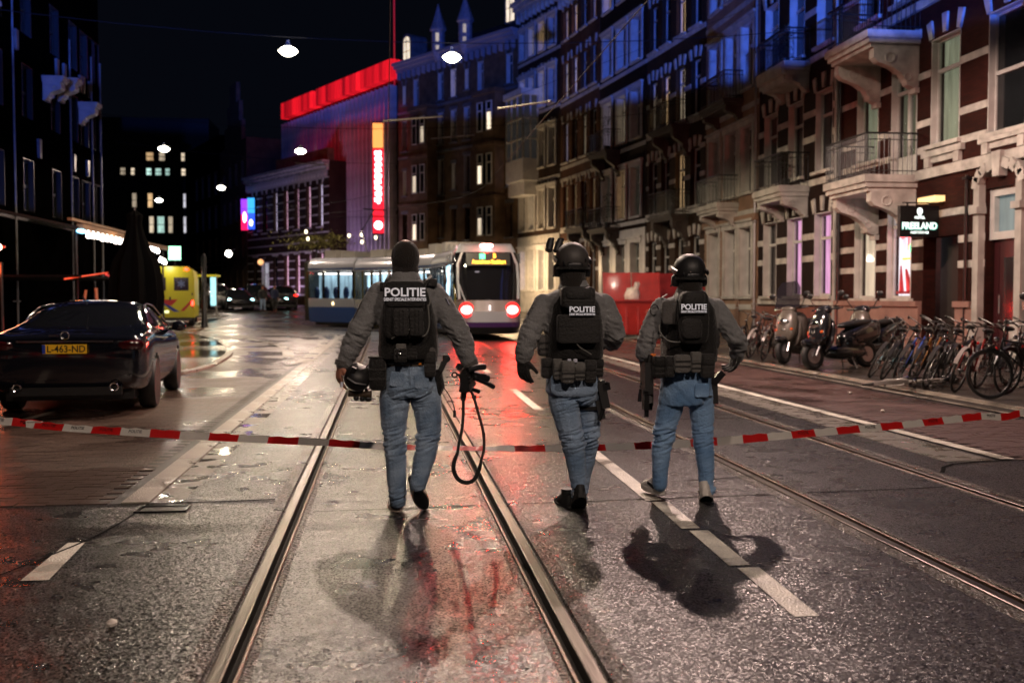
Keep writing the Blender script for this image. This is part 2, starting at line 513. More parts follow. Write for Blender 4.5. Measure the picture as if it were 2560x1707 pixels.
RAILS = [-0.655, 0.785, 2.93, 4.38]
HW = 0.135
def strips(x0, x1, y0, y1):
    out = []; x = x0
    for r in RAILS:
        if r - HW > x and r + HW < x1: out.append((x, r - HW, y0, y1)); x = r + HW
    out.append((x, x1, y0, y1)); return out
near = strips(-16, 16, -14, 7.36) + strips(-1.44, 4.88, 7.36, 38) + [(4.88, 16, 7.36, 8.42)]
sheet('asphalt_road', near, 0.0, m_asph)
sheet('far_road', [(-14, 7.8, 38, 130)], 0.0, m_asph2)
# rails with a real groove
def rail(x, y0, y1, parent):
    o = empty('tram_rail', (x, y0, 0)); o['kind'] = 'structure'
    L_ = y1 - y0
    def prof(pts, nm, m):
        b = MB(); b.prism(pts, 0, L_); obj(nm, b, m, o, smooth=False)
    prof([(-.030, -.07), (-.030, .004), (-.024, .007), (.024, .007), (.030, .004), (.030, -.07)], 'rail_head', m_rail)
    prof([(.030, -.075), (.030, -.055), (.074, -.055), (.074, -.075)], 'rail_groove', m_groove)
    prof([(.074, -.07), (.074, .001), (.077, .003), (.087, .003), (.090, .001), (.090, -.07)], 'guard_lip', m_rust)
    prof([(-.135, -.05), (-.135, .002), (-.050, .006), (-.044, -.012), (-.030, -.014), (-.030, -.05)], 'rail_grout', m_grout)
    prof([(.090, -.05), (.090, -.010), (.100, -.010), (.104, .005), (.135, .002), (.135, -.05)], 'rail_grout', m_grout)
    return o
for i, x in enumerate(RAILS):
    o = rail(x, -14, 38, None)
    if i in (1, 3):                     # groove lies on the inner side of each rail
        o.scale = (-1, 1, 1)
# beyond the bend the same tracks as proud ribbons curving left
def ribbon(name, pts, w, z, m, parent=None, **kw):
    b = MB(); n = len(pts); A = []
    for i, p in enumerate(pts):
        q = Vector(pts[min(n - 1, i + 1)]) - Vector(pts[max(0, i - 1)]); q.normalize(); nx = Vector((-q.y, q.x))
        for s in (-1, 1):
            b.v.append((p[0] + s * nx.x * w / 2, p[1] + s * nx.y * w / 2, z + gz(p[1])))
    for i in range(n - 1): b.f.append((2 * i, 2 * i + 1, 2 * i + 3, 2 * i + 2))
    return obj(name, b, m, parent, smooth=False, **kw)
def bend(x, n=24, y0=38, rad=None, sweep=R(62)):
    """a line at offset x along the tracks that turns left around (-13.0, 38)"""
    cx = -13.0; r = x - cx
    return [(cx + r * math.cos(sweep * i / n), y0 + r * math.sin(sweep * i / n)) for i in range(n + 1)]
for x in RAILS:
    ribbon('tram_rail', bend(x), 0.26, 0.004, m_grout, kind='structure')
    ribbon('tram_rail', bend(x), 0.07, 0.012, m_rail, kind='structure')
ribbon('contact_kerb', bend(-1.75), 0.3, 0.006, m_kerb, kind='structure')
# ---- left of the tracks: pale flush kerb, wet concrete strip, brick lane
sheet('concrete_strip', [(-1.66, -1.44, 7.36, 38)], 0.0, m_conc)
b = MB()
y = 7.42
kerbs = []
kerb_root = empty('flush_kerb', (-1.76, 7.4, 0)); kerb_root['kind'] = 'structure'
kme = MB().bx(-.095, .095, 0.006, 0.994, -.06, .010).mesh('kerb_stone')
for i in range(31):
    k_ = obj('kerb_stone', kme, m_kerb, kerb_root, loc=(random.uniform(-.003, .003), i * 1.0, random.uniform(-.002, .002)), smooth=False)
sheet('lane_bed', [(-9.4, -1.86, 7.36, 38)], -0.008, m_joint)
# brick courses of the lane, laid across the lane: the nearest 300 as bricks, the rest one mesh
def brick_field(root, x0, x1, y0, y1, bw, bl, m, n_single, name='brick', z=0.0, herring=False, keep=None):
    me = MB().bx(-bl / 2 + .003, bl / 2 - .003, -bw / 2 + .003, bw / 2 - .003, -.05, 0).mesh(name)
    rest = MB(); cells = []
    ny = int((y1 - y0) / bw); nx = int((x1 - x0) / bl)
    for j in range(ny):
        for i in range(nx):
            x = x0 + (i + 0.5) * bl + (bl / 2 if j % 2 else 0); yy = y0 + (j + .5) * bw
            if x + bl / 2 > x1 + .01: continue
            if keep and not keep(x, yy): continue
            cells.append((yy + 0.15 * abs(x), x, yy))
    cells.sort()
    for k_, (_, x, yy) in enumerate(cells):
        dz = random.uniform(-.003, .002); t = random.uniform(-.008, .008)
        if k_ < n_single:
            obj(name, me, m, root, loc=(x, yy, z + dz), rot=(random.uniform(-.006, .006), t, random.uniform(-.006, .006)), smooth=False)
        else:
            h = dz
            rest.quad((x - bl / 2 + .004, yy - bw / 2 + .004, z + h), (x + bl / 2 - .004, yy - bw / 2 + .004, z + h - t * .1), (x + bl / 2 - .004, yy + bw / 2 - .004, z + h - t * .1), (x - bl / 2 + .004, yy + bw / 2 - .004, z + h))
    o = obj('brick_courses', rest, m, root, smooth=False); o['kind'] = 'stuff'
lane_root = empty('brick_lane', (0, 0, 0)); lane_root['kind'] = 'structure'
brick_field(lane_root, -7.2, -1.86, 7.42, 24, 0.10, 0.21, m_lane, 300)
sheet('lane_surface', [(-9.4, -1.86, 24, 38), (-9.4, -7.2, 7.36, 24)], -0.002, m_lane)
# lay-by with a curved pale kerb, standing water
arc = [(-9.0, 17.6), (-6.0, 17.9), (-4.7, 18.6), (-3.95, 19.9), (-3.72, 21.6), (-3.78, 24), (-4.05, 27.2), (-4.7, 31), (-5.9, 36.4), (-7.4, 41), (-10, 47)]
def smooth_path(p, n=4):
    out = []
    for i in range(len(p) - 1):
        a = Vector(p[max(0, i - 1)]); b_ = Vector(p[i]); c = Vector(p[i + 1]); d = Vector(p[min(len(p) - 1, i + 2)])
        for k_ in range(n):
            t = k_ / n
            q = 0.5 * ((2 * b_) + (-a + c) * t + (2 * a - 5 * b_ + 4 * c - d) * t * t + (-a + 3 * b_ - 3 * c + d) * t ** 3)
            out.append(tuple(q))
    out.append(tuple(p[-1])); return out
arc_s = smooth_path(arc)
b = MB(); n0 = len(arc_s)
b.v = [(x, y_, 0.022 + gz(y_)) for x, y_ in arc_s] + [(-9.4, 47, .022 + gz(47))]
b.f = [tuple(range(len(b.v)))]
obj('layby', b, wet_mat('layby_wet', (0.07, 0.055, 0.055), (0.05, 0.04, 0.04), grain=90, bump=0.12, r_lo=0.05, r_hi=0.22, patch=.3, thresh=(.35, .6)), kind='structure', smooth=False)
ribbon('layby_kerb', arc_s, 0.16, 0.045, m_kerb, kind='structure')
b = MB(); pr = [(p[0], p[1]) for p in arc_s]
for i in range(len(pr) - 1):
    (x0, y0), (x1, y1) = pr[i], pr[i + 1]
    d = Vector((x1 - x0, y1 - y0)).normalized(); nx = Vector((d.y, -d.x)) * .08
    b.quad((x0 + nx.x, y0 + nx.y, -.01 + gz(y0)), (x1 + nx.x, y1 + nx.y, -.01 + gz(y1)), (x1 + nx.x, y1 + nx.y, .045 + gz(y1)), (x0 + nx.x, y0 + nx.y, .045 + gz(y0)))
obj('layby_kerb', b, m_kerb, kind='structure', smooth=False)
# the raised refuge where tracks and lane part
isl = smooth_path([(-2.02, 22.4), (-2.22, 23.6), (-2.6, 27.5), (-3.2, 31.5), (-4.6, 36), (-6.4, 40), (-8.5, 44), (-12.5, 52), (-9.5, 52.5), (-6.0, 47), (-3.6, 42.5), (-2.35, 37.5), (-1.95, 31), (-1.86, 24.5), (-1.88, 22.9)], 3)
b = MB(); b.v = [(x, y_, .012 + gz(y_)) for x, y_ in isl]; b.f = [tuple(range(len(isl)))]
obj('traffic_island', b, m_lane, kind='structure', smooth=False)
ribbon('island_kerb', isl, 0.28, 0.018, m_kerb, kind='structure')
# left lane edge lines at the far left of the photo
ribbon('gutter_line', [(-4.6, 9.0), (-4.35, 11.4), (-4.15, 14)], 0.12, 0.006, m_kerb, kind='structure')
# left pavement
sheet('left_pavement', [(-40, -9.4, -14, 130)], 0.05, m_walk)
obj('pavement_edge', MB().bx(-9.42, -9.3, 7.4, 60, -.05, .065), m_kerb, kind='structure', smooth=False)
# ---- right of the tracks
slab_root = empty('concrete_edge', (0, 0, 0)); slab_root['kind'] = 'structure'
sm = MB().bx(0.006, .464, .008, 1.342, -.06, .004).mesh('concrete_slab')
for i in range(22):
    obj('concrete_slab', sm, m_conc, slab_root, loc=(4.88, 8.44 + i * 1.35, random.uniform(-.004, .003)), smooth=False)
ribbon('lane_line', [(5.50, 8.5), (5.46, 12), (5.40, 18), (5.36, 26), (5.3, 38)], 0.14, 0.006, m_paint, kind='structure')
sheet('right_bed', [(5.34, 7.62, 8.42, 38)], -0.008, m_joint)
rb = empty('brick_parking_strip', (0, 0, 0)); rb['kind'] = 'structure'
brick_field(rb, 5.6, 7.60, 8.44, 24, 0.105, 0.215, m_brick, 300)
sheet('parking_surface', [(5.57, 7.62, 24, 38)], -0.002, m_brick)
for gx, w_ in ((7.68, .12), (8.02, .10)):
    ribbon('gutter_kerb', [(gx, 8.42), (gx, 20), (gx - .05, 38)], w_, 0.008, m_kerb, kind='structure')
sheet('gutter', [(7.62, 8.1, 8.42, 130)], 0.0, m_walk)
sheet('right_pavement', [(8.1, 40, 8.42, 70)], 0.03, m_walk)
obj('pavement_kerb', MB().bx(8.06, 8.16, 8.42, 70, -.05, .036), m_kerb, kind='structure', smooth=False)
# painted marks on the asphalt
def slab_line(name, x, ys, w=0.13, z=0.004, label=None):
    for (a, c) in ys:
        b = MB(); b.quad((x - w / 2, a, z), (x + w / 2, a, z), (x + w / 2 + .03, c, z), (x - w / 2 + .03, c, z))
        o = obj(name, b, m_paint, smooth=False, kind='structure')
slab_line('lane_dash', 1.88, [(4.38, 5.22), (5.27, 6.10), (6.16, 7.00), (7.06, 9.6)], .12)
slab_line('lane_dash', 1.94, [(13, 16), (19.5, 22.5), (26, 29)], .12)
b = MB(); p = [at(160, 1247, 6.24), at(193, 1247, 6.24), at(98, 1333, 5.42), at(57, 1333, 5.42)]
b.quad((-1.87, 6.24, .004), (-1.77, 6.24, .004), (-1.72, 5.42, .004), (-1.86, 5.42, .004))
obj('lane_dash', b, m_paint, smooth=False, kind='structure')
# transverse joints and the drain at the end of the concrete strip
m_tar = mat('tar_joint', (0.003, 0.003, 0.003), 0.95, spec=.05)
def seam(pts, w=.02):
    return ribbon('road_joint', smooth_path(pts, 4), w, 0.0045, m_tar, kind='structure')
seam([(-9, 7.37), (-4, 7.36), (-1.5, 7.37), (-0.8, 7.42)], .03)
seam([(-0.50, 6.95), (0.1, 6.99), (0.64, 7.02)], .018)
seam([(0.94, 7.05), (1.7, 7.10), (2.78, 7.16)], .020)
seam([(3.08, 7.2), (3.7, 7.24), (4.23, 7.3)], .020)
seam([(4.54, 7.9), (5.2, 8.40), (8, 8.42), (12, 8.42)], .035)
seam([(-2.6, 3.2), (-2.1, 5.2), (-1.75, 6.4), (-1.66, 7.36)], .02)
m_pit = mat('drain_iron', (0.015, 0.014, 0.013), 0.3, .6)
drain = empty('road_drain', (-1.52, 7.16, 0), 0, 'black iron drain slot at the end of the pale concrete strip', 'drain')
obj('frame', MB().bx(-.17, .17, -.1, -.085, 0, .012).bx(-.17, .17, .085, .1, 0, .012).bx(-.17, -.155, -.1, .1, 0, .012).bx(.155, .17, -.1, .1, 0, .012), m_pit, drain)
obj('pit', MB().bx(-.155, .155, -.085, .085, .001, .004), mat('drain_pit', (0.002, 0.002, 0.002), .5), drain)
# ================================================================== BUILDINGS
mb_dark = brick_mat('dark_red_brick', (0.022, 0.010, 0.008), (0.016, 0.008, 0.006), (0.010, 0.008, 0.007))
mb_red = brick_mat('red_brick', (0.045, 0.010, 0.007), (0.028, 0.007, 0.005), (0.016, 0.010, 0.008))
mb_brown = brick_mat('brown_brick', (0.050, 0.028, 0.018), (0.038, 0.022, 0.014), (0.014, 0.011, 0.009))
mb_orange = brick_mat('orange_brick', (0.13, 0.058, 0.030), (0.10, 0.045, 0.024), (0.035, 0.024, 0.018))
mb_black = mat('shade_black_brick', (0.0012, 0.0010, 0.0010), 1.0, spec=.0, noise_s=3, noise_amt=.4)  # near-black colour stands in for fronts that no lamp reaches
m_shade_trim = mat('shade_black_trim', (.004, .0035, .004), .8, spec=.05)  # trim of the unlit fronts, their shade put into the colour
m_white = mat('white_joinery_paint', (0.52, 0.51, 0.48), 0.42, spec=.25, noise_s=3, noise_amt=.12)
m_cream = mat('cream_stone', (0.40, 0.385, 0.35), 0.7, spec=.15, noise_s=2.2, noise_amt=.22, bump=.2, bump_s=30)
m_pstone = mat('pale_sandstone', (0.47, 0.45, 0.41), 0.7, spec=.15, noise_s=3.0, noise_amt=.28, bump=.3, bump_s=26)
m_peach = mat('peach_stone', (0.24, 0.15, 0.10), 0.65, spec=.15, noise_s=1.5, noise_amt=.2, bump=.2, bump_s=20)
m_pinkst = mat('pink_granite_plinth', (0.26, 0.15, 0.12), 0.55, noise_s=2.5, noise_amt=.2, bump=.15, bump_s=40)
m_bstone = mat('brownstone', (0.125, 0.080, 0.050), 0.7, spec=.15, noise_s=1.4, noise_amt=.35, bump=.4, bump_s=12)
m_darkp = mat('dark_green_paint', (0.015, 0.018, 0.016), 0.35)
m_blackp = mat('black_iron_paint', (0.012, 0.012, 0.013), 0.35)
m_slate = mat('slate_roof', (0.05, 0.05, 0.06), 0.5, noise_s=4, noise_amt=.3)
m_lead = mat('lead_grey', (0.13, 0.13, 0.14), 0.5, noise_s=3, noise_amt=.3)
m_darkst = mat('dark_weathered_stone', (.05, .043, .036), .7, noise_s=3, noise_amt=.3)
m_zinc = mat('zinc_pipe', (0.30, 0.29, 0.28), 0.4, .5)
g_dark = mat('dark_window_glass', (0.012, 0.014, 0.016), 0.06, spec=0.7, noise_s=.7, noise_amt=.5)
g_clear = glass_mat('clear_window_glass', alpha=.25)
def lit_mat(name, c, s, ns=1.2, amt=.45, stretch=(6, 6, .6)):
    """a curtain or wall of a lit room seen through the window"""
    if name in MATS: return MATS[name]
    m = bpy.data.materials.new(name); m.use_nodes = True; nt = m.node_tree; b_ = nt.nodes['Principled BSDF']
    tc = nt.nodes.new('ShaderNodeTexCoord'); mp = nt.nodes.new('ShaderNodeMapping'); mp.inputs['Scale'].default_value = stretch
    n = nt.nodes.new('ShaderNodeTexNoise'); n.inputs['Scale'].default_value = ns; n.inputs['Detail'].default_value = 3
    mr = nt.nodes.new('ShaderNodeMapRange'); mr.inputs['From Min'].default_value = .3; mr.inputs['From Max'].default_value = .7
    mr.inputs['To Min'].default_value = s * (1 - amt); mr.inputs['To Max'].default_value = s * (1 + amt)
    oi = nt.nodes.new('ShaderNodeObjectInfo'); ml = nt.nodes.new('ShaderNodeMath'); ml.operation = 'MULTIPLY_ADD'; ml.inputs[1].default_value = 1.1; ml.inputs[2].default_value = .35
    m3 = nt.nodes.new('ShaderNodeMath'); m3.operation = 'MULTIPLY'
    nt.links.new(tc.outputs['Object'], mp.inputs[0]); nt.links.new(mp.outputs[0], n.inputs['Vector'])
    nt.links.new(n.outputs['Fac'], mr.inputs['Value']); nt.links.new(oi.outputs['Random'], ml.inputs[0])
    nt.links.new(mr.outputs[0], m3.inputs[0]); nt.links.new(ml.outputs[0], m3.inputs[1])
    nt.links.new(m3.outputs[0], b_.inputs['Emission Strength'])
    b_.inputs['Base Color'].default_value = (c[0] * .5, c[1] * .5, c[2] * .5, 1); b_.inputs['Emission Color'].default_value = (*c, 1)
    b_.inputs['Roughness'].default_value = .9
    MATS[name] = m; return m
LIT = {'warm': lit_mat('warm_lit_curtain', (1.0, 0.66, 0.34), 1.5), 'cream': lit_mat('cream_lit_blind', (1.0, 0.82, 0.60), 1.2),
       'dim': lit_mat('dim_lit_curtain', (0.46, 0.50, 0.34), .42), 'pink': lit_mat('pink_lit_room', (1.0, 0.50, 0.86), 1.3),
       'white': lit_mat('white_lit_room', (0.92, 0.90, 1.0), 1.5), 'green': lit_mat('fluorescent_lit_room', (0.62, 0.95, 0.85), 1.3),
       'grey': mat('grey_curtain', (0.20, 0.19, 0.19), .9, noise_s=2, noise_amt=.3, stretch=(8, 8, .5)), 'cool': lit_mat('cool_lit_blind', (0.80, 0.68, 0.95), 1.7), 'rosy': lit_mat('rosy_lit_blind', (0.95, .52, .72), 1.7)}

def wall_mesh(W, H, ops, z0=-.3, depth=.34):
    """wall slab (front at y=0) with real openings cut through it"""
    xs = sorted({0, W} | {o[0] for o in ops} | {o[1] for o in ops}); zs = sorted({z0, H} | {o[2] for o in ops} | {o[3] for o in ops})
    b = MB()
    def hole(x, z): return any(o[0] < x < o[1] and o[2] < z < o[3] for o in ops)
    for i in range(len(xs) - 1):
        run = None
        for j in range(len(zs) - 1):
            h = hole((xs[i] + xs[i + 1]) / 2, (zs[j] + zs[j + 1]) / 2)
            if not h and run is None: run = zs[j]
            if h and run is not None:
                b.quad((xs[i], 0, run), (xs[i + 1], 0, run), (xs[i + 1], 0, zs[j]), (xs[i], 0, zs[j])); run = None
        if run is not None: b.quad((xs[i], 0, run), (xs[i + 1], 0, run), (xs[i + 1], 0, H), (xs[i], 0, H))
    for (a, c, d, e) in ops:
        b.quad((a, 0, d), (a, -depth, d), (a, -depth, e), (a, 0, e)); b.quad((c, 0, d), (c, 0, e), (c, -depth, e), (c, -depth, d))
        b.quad((a, 0, d), (c, 0, d), (c, -depth, d), (a, -depth, d)); b.quad((a, 0, e), (a, -depth, e), (c, -depth, e), (c, 0, e))
    # roof edge, sides, back
    D = 9.0
    b.quad((0, 0, z0), (0, 0, H), (0, -D, H), (0, -D, z0)); b.quad((W, 0, z0), (W, -D, z0), (W, -D, H), (W, 0, H))
    b.quad((0, 0, H), (W, 0, H), (W, -D, H), (0, -D, H)); b.quad((0, -D, z0), (0, -D, H), (W, -D, H), (W, -D, z0))
    # dark inner wall so that no light leaks through
    b.quad((0.02, -depth - .9, z0), (W - .02, -depth - .9, z0), (W - .02, -depth - .9, H - .02), (0.02, -depth - .9, H - .02))
    return b.mesh('wall', fix=False)

def frame_mesh(w, h, style):
    def mk():
        t = .075; b = MB()
        b.bx(-w / 2, -w / 2 + t, -.04, .04, 0, h).bx(w / 2 - t, w / 2, -.04, .04, 0, h)
        b.bx(-w / 2 + t, w / 2 - t, -.04, .04, h - t, h).bx(-w / 2 + t, w / 2 - t, -.04, .04, 0, t)
        if style in ('sash', 'transom', 'door', 'arched'):
            zt = h * (.70 if style != 'sash' else .5)
            b.bx(-w / 2 + t, w / 2 - t, -.045, .05, zt - t * .6, zt + t * .6)
        if style == 'door':
            b.bx(-t * .8, t * .8, -.045, .045, t, h * .70 - t * .6)
            b.bx(-w / 2 + t, w / 2 - t, -.03, .03, t, h * .17)
        if style == 'cross':
            b.bx(-t * .5, t * .5, -.04, .04, t, h - t); b.bx(-w / 2 + t, w / 2 - t, -.045, .05, h * .66 - t * .5, h * .66 + t * .5)
        return b.mesh('window')
    return cached(('frame', round(w, 2), round(h, 2), style), mk)
def pane_mesh(w, h):
    return cached(('pane', round(w, 2), round(h, 2)), lambda: MB().bx(-w / 2 + .07, w / 2 - .07, -.008, .004, .07, h - .07).mesh('pane'))
def curtain_mesh(w, h):
    def mk():
        b = MB(); n = 22
        for i in range(n):
            x0 = -w / 2 + w * i / n; x1 = -w / 2 + w * (i + 1) / n
            f = lambda x: -.16 + .025 * math.sin(x * 34)
            b.quad((x0, f(x0), .02), (x1, f(x1), .02), (x1, f(x1), h - .02), (x0, f(x0), h - .02))
        return b.mesh('curtain', smooth=True, fix=False)
    return cached(('curt', round(w, 2), round(h, 2)), mk)

class House:
    """local frame: x along the front, y towards the street, z up"""
    def __init__(s, name, label, cat, P0, P1, H, wall_m, trim_m=None, base=None, group=None, recess=.16):
        s.P0 = Vector(P0); s.P1 = Vector(P1); d = s.P1 - s.P0; s.W = d.length; s.H = H
        s.root = empty(name, (P0[0], P0[1], (gz(P0[1]) + gz(P1[1])) / 2 if base is None else base), math.atan2(d.y, d.x), label, cat, group)
        s.ops = []; s.wall_m = wall_m; s.trim = trim_m or m_pstone; s.recess = recess; s.name = name
    def add(s, nm, b, m, **kw): return obj(nm, b, m, s.root, **kw)
    def window(s, x, z0, w, h, style='transom', lit=None, fm=None, sill=True, lintel=None, surround=None, reveal=None, blind=None):
        s.ops.append((x - w / 2, x + w / 2, z0, z0 + h))
        fw = obj('window', frame_mesh(w - .01, h - .01, style), fm or m_white, s.root, loc=(x, -s.recess - .04, z0 + .005))
        if lit:
            obj('pane', pane_mesh(w, h), g_clear, fw, smooth=False)
            obj('curtain', curtain_mesh(w, h if not blind else h * blind), LIT[lit], fw, loc=(0, 0, 0 if not blind else h * (1 - blind)))
        else:
            obj('pane', pane_mesh(w, h), g_dark, fw, smooth=False)
        if sill:
            obj('sill', cached(('sill', round(w, 2)), lambda: MB().bx(-w / 2 - .12, w / 2 + .12, -.16, .13, -.10, -.002).mesh('sill')), s.trim, fw, loc=(0, s.recess + .04, 0), smooth=False)
        if reveal:
            rv = cached(('reveal', round(w, 2), round(h, 2), s.recess), lambda: MB().bx(-w / 2 + .002, -w / 2 + .03, 0, s.recess + .05, 0, h - .002).bx(w / 2 - .03, w / 2 - .002, 0, s.recess + .05, 0, h - .002).bx(-w / 2 + .03, w / 2 - .03, 0, s.recess + .05, h - .03, h - .004).mesh('reveal'))
            obj('reveal', rv, reveal, fw, smooth=False)
        if lintel == 'stone':
            obj('lintel', cached(('lint', round(w, 2)), lambda: MB().bx(-w / 2 - .12, w / 2 + .12, -.02, .045, 0, .24).mesh('lintel')), s.trim, s.root, loc=(x, 0, z0 + h + .003), smooth=False)
        if lintel in ('arch', 'keys'):
            vo_ = cached('voussoir', lambda: MB().prism([(-.075, 0), (.075, 0), (.115, .46), (-.115, .46)], -.02, .06).mesh('voussoir'))
            for k_ in ((-1, 0, 1) if lintel == 'keys' else (-1, 1)):
                obj('voussoir', vo_, s.trim, s.root, loc=(x + k_ * (w / 2 - .02) * .96, 0, z0 + h + .003 + (.06 if k_ == 0 else 0)), rot=(0, k_ * .26, 0), smooth=False)
        if surround:
            t = .20
            sr = cached(('surr', round(w, 2), round(h, 2)), lambda: MB().bx(-w / 2 - t, -w / 2, -.01, .07, -.05, h).bx(w / 2, w / 2 + t, -.01, .07, -.05, h).bx(-w / 2 - t - .05, w / 2 + t + .05, -.01, .10, h, h + t).bx(-w / 2 - t - .12, w / 2 + t + .12, -.01, .17, h + t, h + t + .09).mesh('surround'))
            obj('surround', sr, surround, s.root, loc=(x, 0, z0), smooth=False)
        return fw
    def band(s, z, h=.2, proud=.03, m=None, x0=0, x1=None, nm='stone_band'):
        x1 = s.W if x1 is None else x1
        cuts = sorted([(o[0] - .005, o[1] + .005) for o in s.ops if o[2] < z + h and o[3] > z and o[1] > x0 and o[0] < x1])
        x = x0
        for (a, c) in cuts + [(x1, x1)]:
            if a - x > .06: s.add(nm, MB().bx(x + .003, a - .003, -.01, proud, z, z + h), m or s.trim, smooth=False)
            x = max(x, c)
    def cornice(s, z, h=.5, proud=.45, m=None, dent=True, x0=0, x1=None):
        x1 = s.W if x1 is None else x1; b = MB()
        b.bx(x0, x1, -.02, proud * .35, z, z + h * .35).bx(x0 - .02, x1 + .02, -.02, proud * .7, z + h * .35, z + h * .7).bx(x0 - .04, x1 + .04, -.02, proud, z + h * .7, z + h)
        o = s.add('cornice', b, m or s.trim, smooth=False)
        if dent:
            me = cached('corbel', lambda: MB().prism([(0, 0), (.0, .55), (.14, .55), (.14, .12), (.10, 0)], -.001, .30, M=M3(0, 0, 0)).mesh('corbel'))
            n = max(2, int((x1 - x0) / .62))
            for i in range(n):
                obj('corbel', me, m or s.trim, s.root, loc=(x0 + (i + .4) * (x1 - x0) / n, 0, z - .552), smooth=False)
    def finish(s):
        s.add('wall', wall_mesh(s.W, s.H, s.ops), s.wall_m, smooth=False)
        return s.root
    def balcony(s, x0, x1, z, d=1.0, m=None, rail=True, stone=True, h=.30, rails_m=None, bs=1.0):
        m = m or s.trim; b = MB()
        b.bx(x0, x1, 0, d, z - h * .45, z).bx(x0 + .05, x1 - .05, 0, d - .06, z - h * .75, z - h * .45).bx(x0 + .12, x1 - .12, 0, d - .14, z - h, z - h * .75)
        o = s.add('balcony', b, m, smooth=False)
        def br():
            pts = [(0, 0), (0, -1.0), (.10, -1.04), (.20, -.96), (.24, -.80), (.34, -.62), (.52, -.48), (.72, -.38), (.80, -.26), (.80, 0)]
            q = MB(); k_ = d * 1.05
            q.prism([(y * k_, zz * .95) for y, zz in pts], -.13, .13)
            M_ = q
            M_.v = [(v[1], v[0], v[2]) for v in M_.v]
            q.torus((.135, .52 * k_, -.24), .12, .028, (1, 0, 0), 16, 5); q.torus((-.135, .52 * k_, -.24), .12, .028, (1, 0, 0), 16, 5)
            q.torus((.135, .20 * k_, -.72), .09, .022, (1, 0, 0), 14, 5); q.torus((-.135, .20 * k_, -.72), .09, .022, (1, 0, 0), 14, 5)
            q.box((.0, .42 * k_, -.50), (.30, .05, .34), M3(-.95, 0, 0)); q.bx(-.17, .17, 0, .12, -1.12, -.98)
            return q.mesh('bracket')
        bm_ = cached(('bracket', d), br)
        for xx in (x0 + .25, x1 - .25):
            obj('bracket', bm_, m, o, loc=(xx, 0, z - h), smooth=False, scale=(1, 1, bs))
        if rail:
            q = MB(); rh = 1.05; t = .018
            def bar(p0, p1, r=.014): q.cyl(p0, p1, r, 5)
            for zz in (z + .10, z + rh - .16): 
                bar((x0 + .06, d - .07, zz), (x1 - .06, d - .07, zz)); bar((x0 + .06, 0, zz), (x0 + .06, d - .07, zz)); bar((x1 - .06, 0, zz), (x1 - .06, d - .07, zz))
            q.bx(x0 + .03, x1 - .03, d - .10, d - .04, z + rh - .02, z + rh + .02).bx(x0 + .03, x0 + .09, 0, d - .1, z + rh - .02, z + rh + .02).bx(x1 - .09, x1 - .03, 0, d - .1, z + rh - .02, z + rh + .02)
            nb = int((x1 - x0) / .13)
            for i in range(nb + 1):
                xx = x0 + .06 + (x1 - x0 - .12) * i / nb; bar((xx, d - .07, z), (xx, d - .07, z + rh), .010)
            nd = max(2, int(d / .13))
            for i in range(nd):
                yy = (d - .07) * i / nd + .03
                bar((x0 + .06, yy, z), (x0 + .06, yy, z + rh), .010); bar((x1 - .06, yy, z), (x1 - .06, yy, z + rh), .010)
            obj('railing', q, rails_m or m_blackp, o, smooth=False)
        return o
    def world(s, x, y, z):
        d = (s.P1 - s.P0).normalized(); n = Vector((-d.y, d.x))
        return Vector((s.P0.x + d.x * x + n.x * y, s.P0.y + d.y * x + n.y * y, s.root.location.z + z))
    def pipe(s, x, z0, z1, m=None, r=.05, y=.09):
        s.add('downpipe', MB().cyl((x, y, z0), (x, y, z1), r, 8).bx(x - .09, x + .09, 0, y + .07, z0 + 1.2, z0 + 1.25).bx(x - .09, x + .09, 0, y + .07, z0 + 4.2, z0 + 4.25), m or m_zinc)

# ---------------------------------------------------------------- the hotel (nearest on the right)
h = House('hotel_building', 'red brick hotel with pale stone bands, two carved balconies and a lit name sign', 'building', (13.5, 15.0), (13.5, 29.45), 21.5, mb_red, m_pstone, recess=.14)
Y = lambda y: y - 15.0
h.window(Y(27.75), 1.42, 1.30, 2.75, 'transom', 'cream', surround=None, lintel='keys', reveal=m_white, blind=1)
h.window(Y(25.80), 1.42, 1.30, 2.75, 'transom', 'white', lintel='keys', reveal=m_white)
h.window(Y(27.70), 5.25, 1.30, 2.65, 'transom', 'dim', lintel='keys', reveal=m_white)
h.window(Y(25.65), 4.62, 1.34, 3.20, 'door', 'dim', lintel='keys', sill=False, reveal=m_white)
h.window(Y(23.65), 5.22, 1.30, 2.60, 'transom', 'dim', lintel='keys', reveal=m_white)
h.window(Y(21.15), 5.12, 1.40, 2.70, 'sash', None, lintel='keys', reveal=m_white)
h.window(Y(18.4), 5.12, 1.40, 2.70, 'sash', None, lintel='keys', reveal=m_white)
h.window(Y(18.4), 1.42, 1.30, 2.75, 'transom', 'warm', lintel='keys', reveal=m_white)
for zz in (9.2, 13.2):
    for yy, l_ in ((27.7, None), (25.65, 'dim'), (23.65, None), (21.15, None), (18.4, None)):
        h.window(Y(yy), zz, 1.25, 2.5, 'transom', l_, lintel='keys', reveal=m_white)
